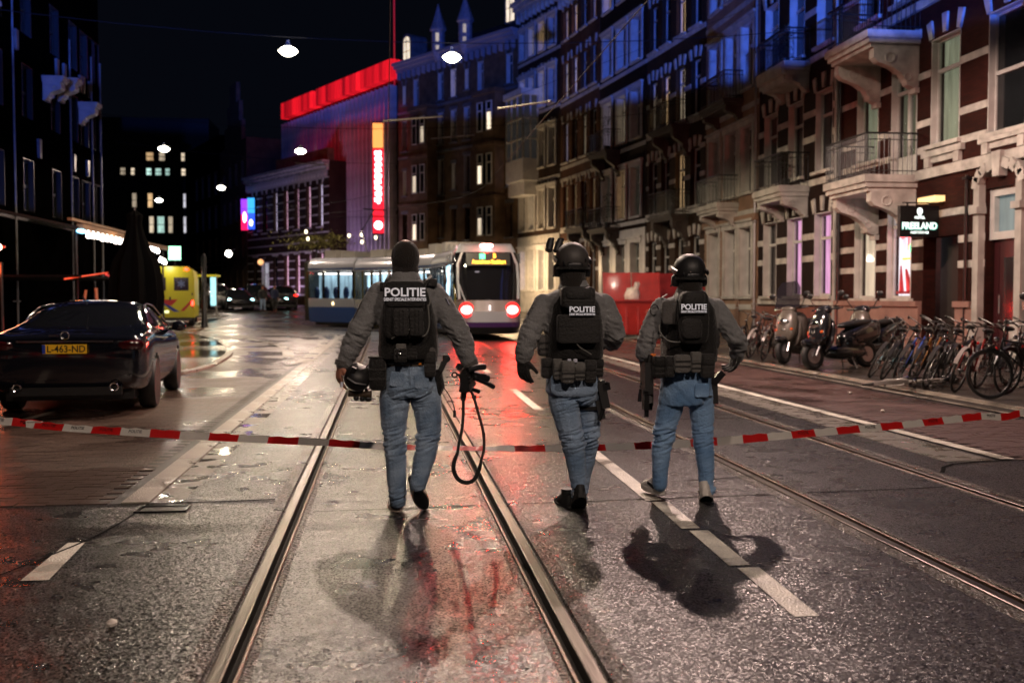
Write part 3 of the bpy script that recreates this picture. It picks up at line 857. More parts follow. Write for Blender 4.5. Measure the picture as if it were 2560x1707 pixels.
# recessed porch and the main door with an arched fanlight
h.ops.append((Y(22.95), Y(24.55), .25, 2.95))
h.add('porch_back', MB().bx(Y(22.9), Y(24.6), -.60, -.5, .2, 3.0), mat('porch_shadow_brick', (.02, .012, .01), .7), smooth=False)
h.add('name_plate', MB().bx(Y(23.0), Y(23.7), -.50, -.47, 1.55, 1.95), mat('tarnished_brass_plate', (.16, .09, .03), .4, .6), smooth=False)
h.ops.append((Y(20.55), Y(21.85), .15, 3.9))
door = h.add('door', MB().bx(Y(20.6), Y(21.8), -.26, -.20, .15, 2.75).bx(Y(20.70), Y(20.80), -.20, -.18, .3, 2.6).bx(Y(21.6), Y(21.7), -.20, -.18, .3, 2.6), mat('maroon_door_paint', (.05, .012, .014), .3), smooth=False)
obj('pane', MB().bx(Y(20.98), Y(21.42), -.198, -.188, .9, 2.35), g_dark, door, smooth=False)
obj('handle', MB().cyl((Y(21.5), -.14, 1.1), (Y(21.5), -.14, 1.5), .015, 6), m_zinc, door)
fan = h.add('fanlight', MB().bx(Y(20.55), Y(20.72), -.28, -.1, 2.75, 3.9).bx(Y(21.68), Y(21.85), -.28, -.1, 2.75, 3.9).bx(Y(20.72), Y(21.68), -.28, -.1, 2.75, 2.92).bx(Y(20.72), Y(21.68), -.28, -.1, 3.72, 3.9), m_white, smooth=False)
obj('pane', MB().bx(Y(20.7), Y(21.7), -.24, -.22, 2.9, 3.75), lit_mat('dim_blue_fanlight', (.30, .42, .45), .22), fan, smooth=False)
for xx in (20.30, 21.88):
    h.add('door_pilaster', MB().bx(Y(xx), Y(xx) + .22, 0, .16, .1, 4.0).bx(Y(xx) - .04, Y(xx) + .26, 0, .22, .1, .9).bx(Y(xx) - .05, Y(xx) + .27, 0, .24, 3.35, 3.5), m_cream, smooth=False)
arch = MB()
for k_ in range(9):
    a = math.pi * (k_ + .5) / 9; 
    arch.box((Y(21.2) + .80 * math.cos(a) * 1.08, .07, 3.98 + .42 * math.sin(a)), (.26, .20, .22), M3(0, -a + math.pi / 2, 0))
h.add('door_arch', arch, m_pstone, smooth=False)
h.add('keystone', MB().prism([(-.12, 0), (.12, 0), (.17, .55), (-.17, .55)], 0, .2), m_pstone, loc=(Y(21.2), 0, 4.12), smooth=False)
for z_ in (2.15, 2.75, 3.42, 5.08, 5.75, 6.95, 9.9, 10.9): h.band(z_, .17, .02)
h.band(4.42, .24, .10, nm='string_course'); h.band(8.72, .22, .09, nm='string_course'); h.band(12.6, .22, .09, nm='string_course')
h.cornice(20.6, .9, .7)
for (a_, c_) in ((Y(15.0), Y(20.2)), (Y(22.2), Y(22.9)), (Y(24.6), Y(29.44))):
    h.add('plinth', MB().bx(a_, c_, 0, .10, .0, 1.22), m_pinkst, smooth=False)
    h.add('plinth_ledge', MB().bx(a_, c_, 0, .17, 1.222, 1.36), m_pinkst, smooth=False)
for yy in (27.75, 25.8):
    h.add('cellar_window', MB().bx(Y(yy) - .55, Y(yy) + .55, .10, .13, .18, .72), m_white, smooth=False)
    h.add('cellar_pane', MB().bx(Y(yy) - .48, Y(yy) + .48, .13, .14, .24, .66), g_dark, smooth=False)
for yy in (23.65, 21.15):
    h.add('apron', MB().bx(Y(yy) - .9, Y(yy) + .9, 0, .12, 4.93, 5.08).bx(Y(yy) - .78, Y(yy) - .55, 0, .1, 4.68, 4.93).bx(Y(yy) + .55, Y(yy) + .78, 0, .1, 4.68, 4.93).bx(Y(yy) - .55, Y(yy) + .55, 0, .05, 4.78, 4.93), m_pstone, smooth=False)
h.balcony(Y(24.85), Y(27.35), 4.58, 1.45, h=.42)
h.balcony(Y(24.80), Y(27.35), 8.20, 1.45, h=.42)
h.pipe(Y(20.1), 0, 20); h.pipe(Y(29.3), 0, 20, m_blackp)
h.pipe(Y(22.5), 0, 4.3, m_blackp, .04)
h.finish()
# things in the lit ground-floor window
neon = empty('window_neon', (13.72, 25.8, 0), 0, 'red and green neon hanging inside the white lit hotel window', 'neon sign')
obj('red_tube', MB().cyl((0, -.42, 3.22), (0, .25, 3.06), .05, 8).cyl((0, -.1, 3.06), (0, -.1, 2.7), .03, 6), mat('red_neon', (1, .05, .05), .5, emit=(1, .05, .06), estr=9), neon)
obj('green_tube', MB().torus((-.01, -.28, 2.75), .10, .03, (1, 0, 0), 14, 6), mat('green_neon', (.1, 1, .3), .5, emit=(.12, 1, .35), estr=5), neon)
obj('yellow_tube', MB().cyl((0, -.42, 2.48), (0, .2, 2.48), .025, 8), mat('yellow_neon', (1, .6, .05), .5, emit=(1, .5, .04), estr=3), neon)
obj('shelf', MB().bx(-.02, .04, -.52, .5, 1.55, 1.62).cyl((0, -.2, 1.62), (0, .02, 2.2), .10, 8, .03).cyl((0, .25, 1.62), (0, .3, 2.3), .07, 8, .02), mat('red_window_display', (.5, .02, .03), .5, emit=(.6, .02, .03), estr=.7), neon)

# name sign
s_ = empty('hotel_sign', (12.88, 23.7, 3.30), 0, 'black projecting box sign with white glowing hotel name and light bulb emblem', 'sign')
obj('board', MB().bx(-.50, .50, -.07, .07, -.38, .38), mat('sign_black', (.004, .004, .005), .35), s_)
m_sg = mat('sign_white_glow', (.9, 1, .97), .5, emit=(.80, 1.0, .95), estr=1.5)
m_sg2 = mat('sign_green_glow', (.2, .9, .75), .5, emit=(.10, .75, .60), estr=.8)
def front_text(body, size, x, z, m, parent, y=-.076, bold=.004, squash=1.0, nm='lettering', extr=.003):
    me = text_mesh(body, size, extr, bold, squash=squash)
    return obj(nm, me, m, parent, loc=(x, y, z), rot=(R(90), 0, 0), smooth=False)
front_text('FREELAND', .225, 0, -.115, m_sg, s_, bold=.005, squash=.84)
front_text('FREELAND', .23, .004, -.122, m_sg2, s_, y=-.0725, bold=.010, squash=.84)
front_text('AMSTERDAM', .085, 0, -.27, m_sg, s_, bold=.001, squash=.95)
front_text('HOTEL', .082, 0, .09, m_sg, s_, bold=.005)
obj('emblem', MB().ellip((0, -.078, .245), (.075, .006, .085), 18, 8).prism([(-.055, .20), (.055, .20), (.022, .135), (-.022, .135)], -.083, -.073), m_sg, s_)
obj('arm', MB().bx(-.3, -.27, -.02, .02, .38, .44).bx(.27, .30, -.02, .02, .38, .44).bx(-.4, .62, -.02, .02, .44, .47), m_blackp, s_)
lt = empty('wall_lantern', (13.42, 23.95, 3.86), 0, 'small gold glowing lamp fixed over the hotel sign', 'lamp')
obj('lantern_glass', MB().bx(-.2, .05, -.42, .42, -.07, .07), mat('gold_lamp_glass', (1, .7, .3), .5, emit=(1, .62, .26), estr=1.6), lt)
obj('cap', MB().bx(-.23, .06, -.45, .45, .07, .10), m_blackp, lt)

# ---------------------------------------------------------------- generic row of town houses
def rowhouse(name, label, P0, P1, H, wm, bays, floors, lits, w=1.15, trim=None, style='transom', lintel='keys', bands=(), fm=None, reveal=m_white, sill=True, cor=True, cat='building', surround=None, ground=None, gh=None, recess=.2, group=None, base=None):
    h = House(name, label, cat, P0, P1, H, wm, trim, recess=recess, group=group, base=base)
    k_ = 0
    for (z0, hh) in floors:
        for b_ in bays:
            l_ = lits[k_ % len(lits)]; k_ += 1
            h.window(b_ * h.W, z0, w, hh, style, l_, fm=fm, sill=sill, lintel=lintel, reveal=reveal, surround=surround)
    for z_ in bands: h.band(z_, .2, .03)
    if cor: h.cornice(H - .9, .8, .6)
    if ground:
        h.add('ground_facing', wall_mesh_patch(h, gh), ground, smooth=False)
    return h
def wall_mesh_patch(h, z1):
    """stone facing of the ground floor, slightly proud, with the same openings"""
    xs = sorted({0.01, h.W - .01} | {o[0] for o in h.ops if o[2] < z1} | {o[1] for o in h.ops if o[2] < z1}); b = MB()
    for i in range(len(xs) - 1):
        xm = (xs[i] + xs[i + 1]) / 2
        hs = sorted([(o[2], o[3]) for o in h.ops if o[0] < xm < o[1] and o[2] < z1]); z = .02
        for (a, c) in hs + [(z1, z1)]:
            if a - z > .02: b.bx(xs[i], xs[i + 1], -.05, .05, z, min(a, z1))
            z = c
    return b
FL = [(1.5, 2.6), (5.4, 2.5), (9.3, 2.4), (13.1, 2.2), (16.6, 1.8)]
GR = 'canal-side town houses on the right'
# H2: brick, pale bands, pink-lit ground floor
h2 = rowhouse('town_house', 'dark brick house with pale bands and pink-lit ground floor windows beside the hotel', (13.5, 29.47), (13.5, 36.2), 20.5, mb_dark, (.17, .5, .83), FL,
              ['pink', 'pink', 'grey', None, 'grey', None, None, None, None, 'dim', None, None], 1.25, bands=(1.22, 2.6, 3.3, 5.0, 6.4, 7.2, 8.9, 10.4), group=GR)
h2.add('balcony_bay', MB().bx(2.3, 4.5, 0, .95, 8.6, 8.85).bx(2.45, 4.35, 0, .8, 8.35, 8.6), m_cream, smooth=False)
h2.balcony(2.2, 4.7, 5.05, 1.0, h=.45, m=m_cream, bs=.5); h2.balcony(2.2, 4.7, 9.0, .9, h=.4, m=m_cream, bs=.5)
h2.add('rendered_base', MB().bx(0.02, 6.7, -.01, .09, .0, 1.15), mat('red_render', (.20, .07, .05), .7, noise_s=2, noise_amt=.2), smooth=False)
h2.pipe(.1, 0, 20, m_cream, .06); h2.finish()
# H3: peach sandstone with deep white reveals
h3 = rowhouse('sandstone_house', 'peach sandstone house with deep white window reveals and a tall doorway', (13.5, 36.22), (13.4, 42.2), 20, m_peach, (.2, .48, .80), FL,
              [None, None, 'grey', None, None, None], 1.2, trim=m_cream, lintel='stone', bands=(1.0, 4.55, 8.5, 12.4), reveal=m_white, surround=m_cream, recess=.28, group=GR)
joint = MB()
for k_ in range(16): joint.bx(.02, 5.95, 0, .012, .45 + k_ * .38, .47 + k_ * .38)
h3.band(4.3, .25, .16, m_peach)
for k_ in range(11):
    for (a_, c_) in ((.02, .55), (1.85, 2.2), (3.55, 4.1), (5.4, 5.95)):
        h3.add('quoin', MB().bx(a_, c_, -.01, .035, .30 + k_ * .39, .655 + k_ * .39), m_peach, smooth=False)
h3.balcony(2.0, 4.6, 5.1, .9, m=m_cream, h=.4, bs=.5); h3.balcony(1.6, 4.6, 9.0, .8, m=m_darkst, bs=.5)
h3.pipe(.12, 0, 20, m_zinc, .05); h3.finish()
# H4: brown brick, pale blocks
h4 = rowhouse('brown_brick_house', 'brown brick house with short pale stone blocks between its windows', (13.38, 42.22), (12.6, 49.0), 20, mb_brown, (.15, .40, .65, .88), FL,
              [None, 'grey', None, 'grey', None, 'warm', None, None, None, 'cream', 'warm', 'cream', None, 'warm'], 1.0, bands=(1.2, 2.7, 3.7, 5.1, 6.6, 7.8, 9.0, 10.5, 12.8), group=GR, reveal=None)
h4.balcony(1.6, 4.4, 5.1, .9, h=.25, m=m_darkst); h4.balcony(1.6, 4.4, 9.0, .9, h=.25, m=m_darkst); h4.finish()
# H5: white painted
h5 = rowhouse('white_fronted_house', 'house with white painted lower front and tall dark windows behind the red containers', (12.58, 49.02), (11.65, 55.6), 20, mb_dark, (.2, .5, .82), FL,
              [None, None, 'grey', 'dim', 'warm', 'dim', None, 'cream', 'cool', None], 1.25, trim=m_white, lintel='stone', bands=(5.0, 8.8, 12.7), surround=m_white, ground=m_white, gh=4.8, recess=.3, group=GR)
h5.balcony(3.4, 6.2, 5.0, .9, m=m_darkst, h=.25); h5.balcony(3.4, 6.2, 9.0, .9, m=m_darkst, h=.25); h5.finish()
# H6
h6 = rowhouse('narrow_brick_house', 'narrow orange brown brick house with pale bands and warm lit first floor', (11.63, 55.62), (10.6, 62.2), 20, mb_orange, (.15, .38, .62, .86), FL,
              [None, None, 'cool', 'cream', 'warm', None, 'warm', 'warm', None, 'cream', None, 'cool'], .95, bands=(1.1, 2.7, 4.4, 5.1, 8.2, 8.9, 12.7), lintel='arch', group=GR, reveal=None)
h6.balcony(.4, 3.4, 5.1, .9, h=.25, m=m_darkst); h6.finish()
# H7: white stone below, glazed timber bay above
h7 = rowhouse('bay_window_house', 'house with a white glazed timber bay over a carved pale stone front', (10.58, 62.22), (8.78, 68.4), 20.5, mb_brown, (.18, .42, .66, .88), FL,
              [None, 'cream', 'cream', 'cool', None, 'warm', 'cream', None, None, None, None, None], .85, bands=(4.7, 8.4, 12.7, 16.2), surround=m_white, ground=m_cream, gh=5.0, group=GR)
bay = h7.add('timber_bay', MB().bx(3.2, 6.0, 0, 1.1, 8.5, 9.9).bx(3.3, 5.9, 0, .95, 7.6, 8.5), m_white, smooth=False)
obj('bay_roof', MB().bx(3.1, 6.1, 0, 1.25, 13.9, 14.3), m_white, bay, smooth=False)
q = MB()
for xx in (3.2, 4.1, 5.05, 5.9):
    for zz in ((9.9, 13.9),): q.bx(xx, xx + .1, 1.0, 1.1, zz[0], zz[1])
for yy in (0, .5, 1.0): q.bx(3.2, 3.3, yy, yy + .1, 9.9, 13.9); q.bx(5.9, 6.0, yy, yy + .1, 9.9, 13.9)
for zz in (11.1, 12.4): q.bx(3.2, 6.0, 1.0, 1.1, zz, zz + .1); q.bx(3.2, 3.3, 0, 1.0, zz, zz + .1); q.bx(5.9, 6.0, 0, 1.0, zz, zz + .1)
obj('bay_frame', q, m_white, bay, smooth=False)
obj('bay_glass', MB().bx(3.24, 5.96, .1, 1.04, 9.9, 13.9), mat('bay_dim_glass', (.05, .05, .055), .08, emit=(.45, .42, .40), estr=.035), bay, smooth=False)
h7.finish()
# plants on balconies
m_leaf = mat('dark_balcony_leaves', (0.025, 0.035, 0.018), .5, noise_s=9, noise_amt=.5)
def leafy(name, loc, r, hgt, n, label, cat='plant', group=None, m=None, pot=True):
    rnd = random.Random(int(loc[0] * 97 + loc[1] * 31))
    root = empty(name, loc, rnd.uniform(0, 6), label, cat, group)
    b = MB()
    for i in range(n):
        t = rnd.uniform(0, 6.28); rr = r * math.sqrt(rnd.random()); z = .25 + hgt * rnd.random() ** .8
        rr *= 1 - .5 * (z / (hgt + .3)); c = Vector((rr * math.cos(t), rr * math.sin(t), z))
        a = rnd.uniform(0, 6.28); L = rnd.uniform(.05, .13); d = Vector((math.cos(a), math.sin(a), rnd.uniform(-.3, .8))).normalized(); sd = d.cross(Vector((0, 0, 1))).normalized() * L * .35
        b.quad(c, c + d * L * .5 + sd, c + d * L, c + d * L * .5 - sd)
    obj('foliage', b, m or m_leaf, root, smooth=False)
    if pot: obj('pot', MB().lathe([(.12, 0), (.18, .28), (.16, .28), (.15, .24)], n=10), m_darkp, root)
    return root
PG = 'plants on the balconies'
for (hh, xs_, z_, r_, g_, lb) in ((h5, 4.0, 5.0, .5, 1.5, 'tall dark shrub on the first floor balcony of the white-fronted house'), (h5, 5.3, 5.0, .45, .9, 'low bush in a pot on the first floor balcony of the white-fronted house'), (h5, 4.2, 9.0, .4, 1.6, 'dark column-shaped plant on the second floor balcony of the white-fronted house'),
                            (h6, 1.4, 5.1, .45, .8, 'bushy plant on the narrow brick house balcony'), (h4, 2.4, 5.1, .45, 1.0, 'shrub on the first floor balcony of the brown brick house'), (h4, 3.6, 9.0, .4, 1.1, 'plant on the upper balcony of the brown brick house'),
                            (h2, 3.2, 9.0, .4, 1.1, 'leafy plant on the upper balcony next to the hotel'), (h2, 3.0, 5.05, .35, .9, 'small bush on the lower balcony next to the hotel')):
    leafy('balcony_plant', hh.world(xs_, .5, z_), r_, g_, 260, lb, 'plant', PG)

# ---------------------------------------------------------------- H8: brownstone corner with turrets
m_lav0 = mat('pale_lead_gutter', (.30, .28, .31), .6)
h8 = House('brownstone_building', 'large brownstone block with two small spires, dormers and many lit narrow windows', 'building', (8.75, 68.45), (0.95, 80.2), 18.7, m_bstone, m_lead, recess=.25)
W8 = h8.W
lits8 = ['cream', None, 'grey', None, 'warm', 'grey', None, 'cream', None, 'grey', 'cream', None, 'cool', None, 'grey', 'warm']
k_ = 0
for fl, (z0, hh) in enumerate([(1.4, 2.4), (4.9, 2.3), (8.3, 2.6), (12.0, 2.3), (15.2, 2.0)]):
    for i in range(9):
        xx = W8 * (.06 + i * .11); nar = i in (1, 6)
        if nar: k_ += 1; continue
        l8 = lits8[(k_ * 5 + fl) % 16]; sm8 = l8 in ('cream', 'warm')
        h8.window(xx, z0 + (.3 if sm8 else 0), .42 if sm8 else .66, hh * (.72 if sm8 else 1), 'transom', l8, fm=m_white if fl > 2 else m_bstone, lintel='arch' if fl == 4 else 'stone', reveal=m_white if fl > 1 else m_bstone); k_ += 1
for z_ in (4.3, 7.8, 11.4, 14.8): h8.band(z_, .18, .08, m_lead if z_ > 11 else m_bstone)
h8.cornice(18.0, .7, .6, m_lav0, dent=True)
for xx in (W8 * .17, W8 * .72):                      # oriel bays
    o_ = h8.add('oriel', MB().prism([(xx - 1.1, 4.3), (xx + 1.1, 4.3), (xx + 1.1, 14.6), (xx - 1.1, 14.6)], 0, .9).lathe([(.1, -1.6), (.7, -.5), (1.1, 0)], (xx, .2, 4.3), 14).bx(xx - 1.2, xx + 1.2, 0, 1.0, 7.5, 7.75).bx(xx - 1.2, xx + 1.2, 0, 1.0, 11.1, 11.35).bx(xx - 1.25, xx + 1.25, 0, 1.05, 14.6, 14.9), m_bstone, smooth=False)
    for (zz, hh) in ((5.0, 2.0), (8.5, 2.1), (12.1, 2.0)):
        for dx in (-.5, .5):
            f_ = obj('oriel_window', frame_mesh(.6, hh, 'transom'), m_white, o_, loc=(xx + dx, .93, zz))
            if dx * (fl_ := (1 if zz < 9 else -1)) > 0: obj('oriel_lit_pane', MB().bx(xx + dx - .2, xx + dx + .2, .916, .925, zz + .1, zz + hh * .62), LIT['cream'], o_, smooth=False)

        obj('oriel_pane', MB().bx(xx - .78, xx + .78, .901, .915, zz + .05, zz + hh - .05), g_dark, o_, smooth=False)
def arched_dormer(h, x, z, w, hh, lit):
    pts = [(-w / 2, 0), (w / 2, 0), (w / 2, hh)] + [(w / 2 * math.cos(a), hh + w / 2 * math.sin(a)) for a in (math.pi * i / 8 for i in range(1, 8))] + [(-w / 2, hh)]
    big = [(px * 1.45, pz * 1.12 - .1) for px, pz in pts]
    o = h.add('dormer', MB().prism(big, -1.5, 0), m_lead, loc=(x, -.2, z), smooth=False)
    obj('dormer_pane', MB().prism(pts, 0, .02), lit, o, smooth=False)
    q = MB()
    for zz in (hh * .33, hh * .66, hh): q.bx(-w / 2, w / 2, .02, .05, zz, zz + .04)
    q.bx(-.02, .02, .02, .05, 0, hh + w / 2 - .05)
    obj('glazing_bar', q, m_blackp, o, smooth=False)
arched_dormer(h8, 1.0, 19.4, .8, 2.6, LIT['cream']); arched_dormer(h8, W8 - .9, 18.1, .8, 2.2, LIT['cream'])
m_lav = mat('weathered_lead_cladding', (.30, .28, .32), .6, noise_s=6, noise_amt=.3)
for xx, zb in ((W8 * .38, 18.75), (W8 * .607, 18.75)):
    t_ = h8.add('turret', MB().lathe([(.25, -.8), (.48, -.2), (.48, 1.35), (.60, 1.4), (.60, 1.5)], (xx, .25, zb), 8), m_lav, smooth=False)
    obj('spire', MB().lathe([(.62, 1.5), (.36, 2.2), (.14, 2.9), (.02, 3.35)], (xx, .25, zb), 8), m_lav, t_, smooth=False)
    for a in (-1.9, -1.2, -.5):
        M_ = M3(0, 0, a + math.pi / 2)
        p = Vector((math.cos(a + 2.5), math.sin(a + 2.5), 0)) * .60
    obj('turret_pane', MB().box((xx - .32, .25 + .32, zb + .85), (.22, .05, .6), M3(0, 0, R(45))).box((xx - .32, .25 + .32, zb + .12), (.22, .05, .3), M3(0, 0, R(45))), LIT['cream'], t_, smooth=False)
h8.add('mansard_roof', MB().prism([(0, 18.7), (-2.0, 20.2), (-9, 20.2), (-9, 18.7)], 0, W8, M=None), m_slate, smooth=False)
rf = [c for c in h8.root.children if c.name.startswith('mansard')][0]
for v in rf.data.vertices: v.co = Vector((v.co.y, v.co.x - .3, v.co.z))
h8.finish()

# ---------------------------------------------------------------- red lit modern building with fins
m_fin = mat('metal_fin', (0.45, 0.42, 0.45), .5, .05, noise_s=1, noise_amt=.2)
h9 = House('finned_building', 'modern building of tall vertical metal fins under a glowing red roof band', 'building', (0.93, 80.25), (-9.3, 100.0), 17.5, mat('dark_curtain_wall', (.006, .005, .008), .2, .0, spec=.6), m_fin)
fin = MB().bx(-.06, .06, 0, .70, .2, 17.0).mesh('fin')
nf = 30
for i in range(nf): obj('fin', fin, m_fin, h9.root, loc=(.25 + i * (h9.W - .5) / (nf - 1), 0, 0), smooth=False)
for z_ in (3.6, 7.1, 10.6, 14.1): h9.add('floor_edge', MB().bx(0, h9.W, 0, .10, z_, z_ + .3), m_blackp, smooth=False)
m_redband = lit_mat('red_lit_band', (1.0, .010, .020), .85, 4.5, .85, (5, 5, .12))
pn = MB().bx(.02, .645, -.9, .62, 17.52, 18.95).mesh('roof_panel')
npn = int(h9.W / .66)
for i in range(npn):
    if i == int(npn * .66): continue
    obj('roof_panel', pn, m_redband, h9.root, loc=(i * h9.W / npn, 0, 0), smooth=False)
rl = random.Random(3)
for i in range(14):
    h9.add('office_light', MB().bx(0, .16, .12, .16, 0, .5 if i % 3 else .16), LIT['green'] if i % 3 == 0 else LIT['cream'], loc=(rl.uniform(.8, h9.W - .8), 0, rl.uniform(3.8, 15)), smooth=False)
h9.add('mast', MB().cyl((.15, .2, 17), (.15, .2, 34), .05, 6), mat('red_lit_mast', (.6, .05, .05), .4, emit=(.9, .02, .04), estr=.35), smooth=True)
h9.finish()
d9 = (h9.P1 - h9.P0).normalized(); n9 = Vector((-d9.y, d9.x))
for t_, e_, c_ in ((.05, 300, (1, .02, .03)), (.17, 260, (1, .02, .03)), (.30, 220, (1, .02, .04)), (.43, 240, (1, .02, .04)), (.57, 180, (1, .02, .05)), (.72, 120, (1, .02, .06))):
    p_ = h9.P0 + (h9.P1 - h9.P0) * t_ + n9 * 3.0
    lamp('red_cove_light', 'SPOT', (p_.x, p_.y, 17.2), e_, c_, .2, (p_.x - n9.x * 3.2, p_.y - n9.y * 3.2, 11), 130, 1.0)
for t_, e_ in ((.07, 1000), (.22, 800), (.40, 600), (.62, 400), (.85, 250)):
    p_ = h9.P0 + (h9.P1 - h9.P0) * t_ + n9 * 4.2
    lamp('purple_uplight', 'SPOT', (p_.x, p_.y, 1.2), e_, (.72, .48, 1.0), .2, (p_.x - n9.x * 3.6, p_.y - n9.y * 3.6, 8), 110, .6)
# vertical projecting sign
vs = empty('vertical_sign', (-.62, 81.0, 0), 0, 'tall glowing red sign with white lettering, orange top and white disc at its foot', 'sign')
obj('casing', MB().bx(-.44, .44, -.06, .3, 6.4, 15.1), m_blackp, vs)
m_sr = mat('sign_red_face', (1, .02, .03), .5, emit=(1, .012, .03), estr=2.2); m_so = mat('sign_orange_face', (1, .5, .15), .5, emit=(1, .40, .10), estr=1.6); m_sw = mat('sign_white_face', (1, 1, 1), .5, emit=(1, .86, .90), estr=5)
obj('orange_face', MB().bx(-.40, .40, -.09, -.062, 13.1, 15.0), m_so, vs, smooth=False)
obj('red_face', MB().bx(-.40, .40, -.09, -.062, 7.85, 13.05), m_sr, vs, smooth=False)
obj('disc_face', MB().bx(-.40, .40, -.09, -.062, 6.5, 7.75), m_sr, vs, smooth=False)
obj('disc', MB().cyl((0, -.092, 7.1), (0, -.12, 7.1), .33, 20), m_sw, vs, smooth=False)
rl = random.Random(9)
for i in range(9):
    z = 12.7 - i * .45
    obj('lettering', MB().box((rl.uniform(-.03, .03), -.105, z), (.52, .02, .30), M3(0, rl.uniform(-.25, .25), 0)).box((rl.uniform(-.1, .1), -.106, z - .22), (.20, .02, .2)), m_sw, vs, smooth=False)

# ---------------------------------------------------------------- striped brick building with pale lit windows
h10 = House('striped_brick_building', 'low brick building with light stone stripes and a row of tall lilac-lit windows', 'building', (-4.7, 86.5), (-13.2, 101), 12.0, mb_brown, m_pstone)
for i, l_ in enumerate(('cool', 'rosy', 'rosy', 'rosy', 'cool', None, None)):
    xx = 1.6 + i * 2.25
    h10.window(xx, 6.6, .95, 3.6, 'transom', l_, lintel='arch', fm=m_bstone)
    if i not in (5,): h10.window(xx, 1.0, .95, 3.4, 'transom', 'rosy' if i < 4 else None, lintel='stone', fm=m_bstone)
h10.window(1.6 + 5 * 2.25, .3, 1.6, 3.6, 'door', 'white', sill=False, reveal=m_white)
for k_ in range(14): h10.band(.8 + k_ * .75, .12, .03)
h10.cornice(11.2, .8, .6); h10.add('parapet', MB().bx(0, h10.W * .6, -.5, .1, 12, 13.0), m_bstone, smooth=False)
h10.finish()
for j, (c1, c2, u_) in enumerate((((.35, .05, 1), (1, .01, .10), 647), ((.05, .45, 1), (.03, .10, 1), 667))):
    t_ = .78 + .07 * j
    p_ = h10.world(h10.W * (.93 - .09 * j), .8, 0)
    bn = empty('lit_banner', (p_.x, p_.y, p_.z), 0, ('violet and red glowing banner with a white figure, leftmost on the striped building', 'blue glowing banner with white marks beside the violet and red one')[j], 'banner', 'glowing banners on the striped building')
    obj('upper_face', MB().bx(-.32, .32, -.03, .03, 8.5, 9.9), mat('banner_up%d' % j, c1, .5, emit=c1, estr=1.6), bn, smooth=False)
    obj('lower_face', MB().bx(-.32, .32, -.03, .03, 7.0, 8.48), mat('banner_lo%d' % j, c2, .5, emit=c2, estr=1.8), bn, smooth=False)
    obj('print', MB().ellip((0, -.04, 8.2 - j * .6), (.16, .01, .5 - .2 * j)), m_sw, bn)
    obj('bracket', MB().bx(-.5, .5, .0, .04, 9.9, 9.96), m_blackp, bn, smooth=False)
# dark houses closing the bend
m_tan = mat('dim_sandstone', (.10, .065, .040), .7, noise_s=1, noise_amt=.4)
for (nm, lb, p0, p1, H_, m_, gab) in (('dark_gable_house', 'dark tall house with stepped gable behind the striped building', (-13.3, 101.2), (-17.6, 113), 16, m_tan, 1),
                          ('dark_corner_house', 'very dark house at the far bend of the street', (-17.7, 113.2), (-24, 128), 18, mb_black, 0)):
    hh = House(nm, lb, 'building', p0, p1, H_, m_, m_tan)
    for z0 in (1.2, 4.6, 8.2, 11.8):
        for i in range(4): hh.window(1.6 + i * 2.9, z0, 1.1, 2.2, 'sash', 'grey' if (i + int(z0)) % 3 == 0 else None, lintel='stone', fm=m_tan, reveal=m_tan)
    if gab:
        hh.add('gable', MB().prism([(0, 16), (2, 16), (2, 18), (3, 18), (3, 20), (4.2, 20), (4.2, 22), (7.2, 22), (7.2, 20), (8.6, 20), (8.6, 18), (10, 18), (10, 16)], -.4, 0), m_, smooth=False)
    hh.band(4.0, .2, .05); hh.finish()
# far office block with lit windows
of = House('office_block', 'far dark office block with scattered lit windows closing the street', 'building', (-24.5, 148), (-44, 148), 25.5, mat('dark_office_wall', (.012, .011, .012), .5), m_blackp, base=.85, recess=.1)
def off_x(px): return of.P0.x - (at((px / 2.614) / K, 400 / K, 148).x)
rows = [(995, 1055, [(805, 865, 'grey'), (950, 1005, 'warm'), (1035, 1080, 'cream'), (1180, 1210, 'cream')]),
        (1098, 1150, [(780, 820, 'cream'), (850, 880, 'cream'), (950, 990, 'green'), (1010, 1055, 'green'), (1075, 1110, 'green'), (1180, 1215, 'cream'), (1240, 1265, 'cream')]),
        (1262, 1360, [(785, 830, 'grey'), (855, 890, 'cream'), (957, 995, 'warm'), (1190, 1220, 'white'), (1240, 1265, 'white')]),
        (1412, 1525, [(965, 1000, 'cream'), (1018, 1070, 'green'), (1090, 1125, 'cream'), (1190, 1220, 'white'), (1240, 1265, 'green')])]
for (y0, y1, ws) in rows:
    z1 = at(400, y0 / 2.614 / K, 148).z - .85; z0 = at(400, y1 / 2.614 / K, 148).z - .85
    for (x0, x1, l_) in ws:
        a_, c_ = sorted((off_x(x0), off_x(x1)))
        if a_ < .1: continue
        of.window((a_ + c_) / 2, z0, max(.6, c_ - a_), z1 - z0, 'cross' if c_ - a_ > 2 else 'sash', l_, fm=m_blackp, sill=False, reveal=None)
of.finish()

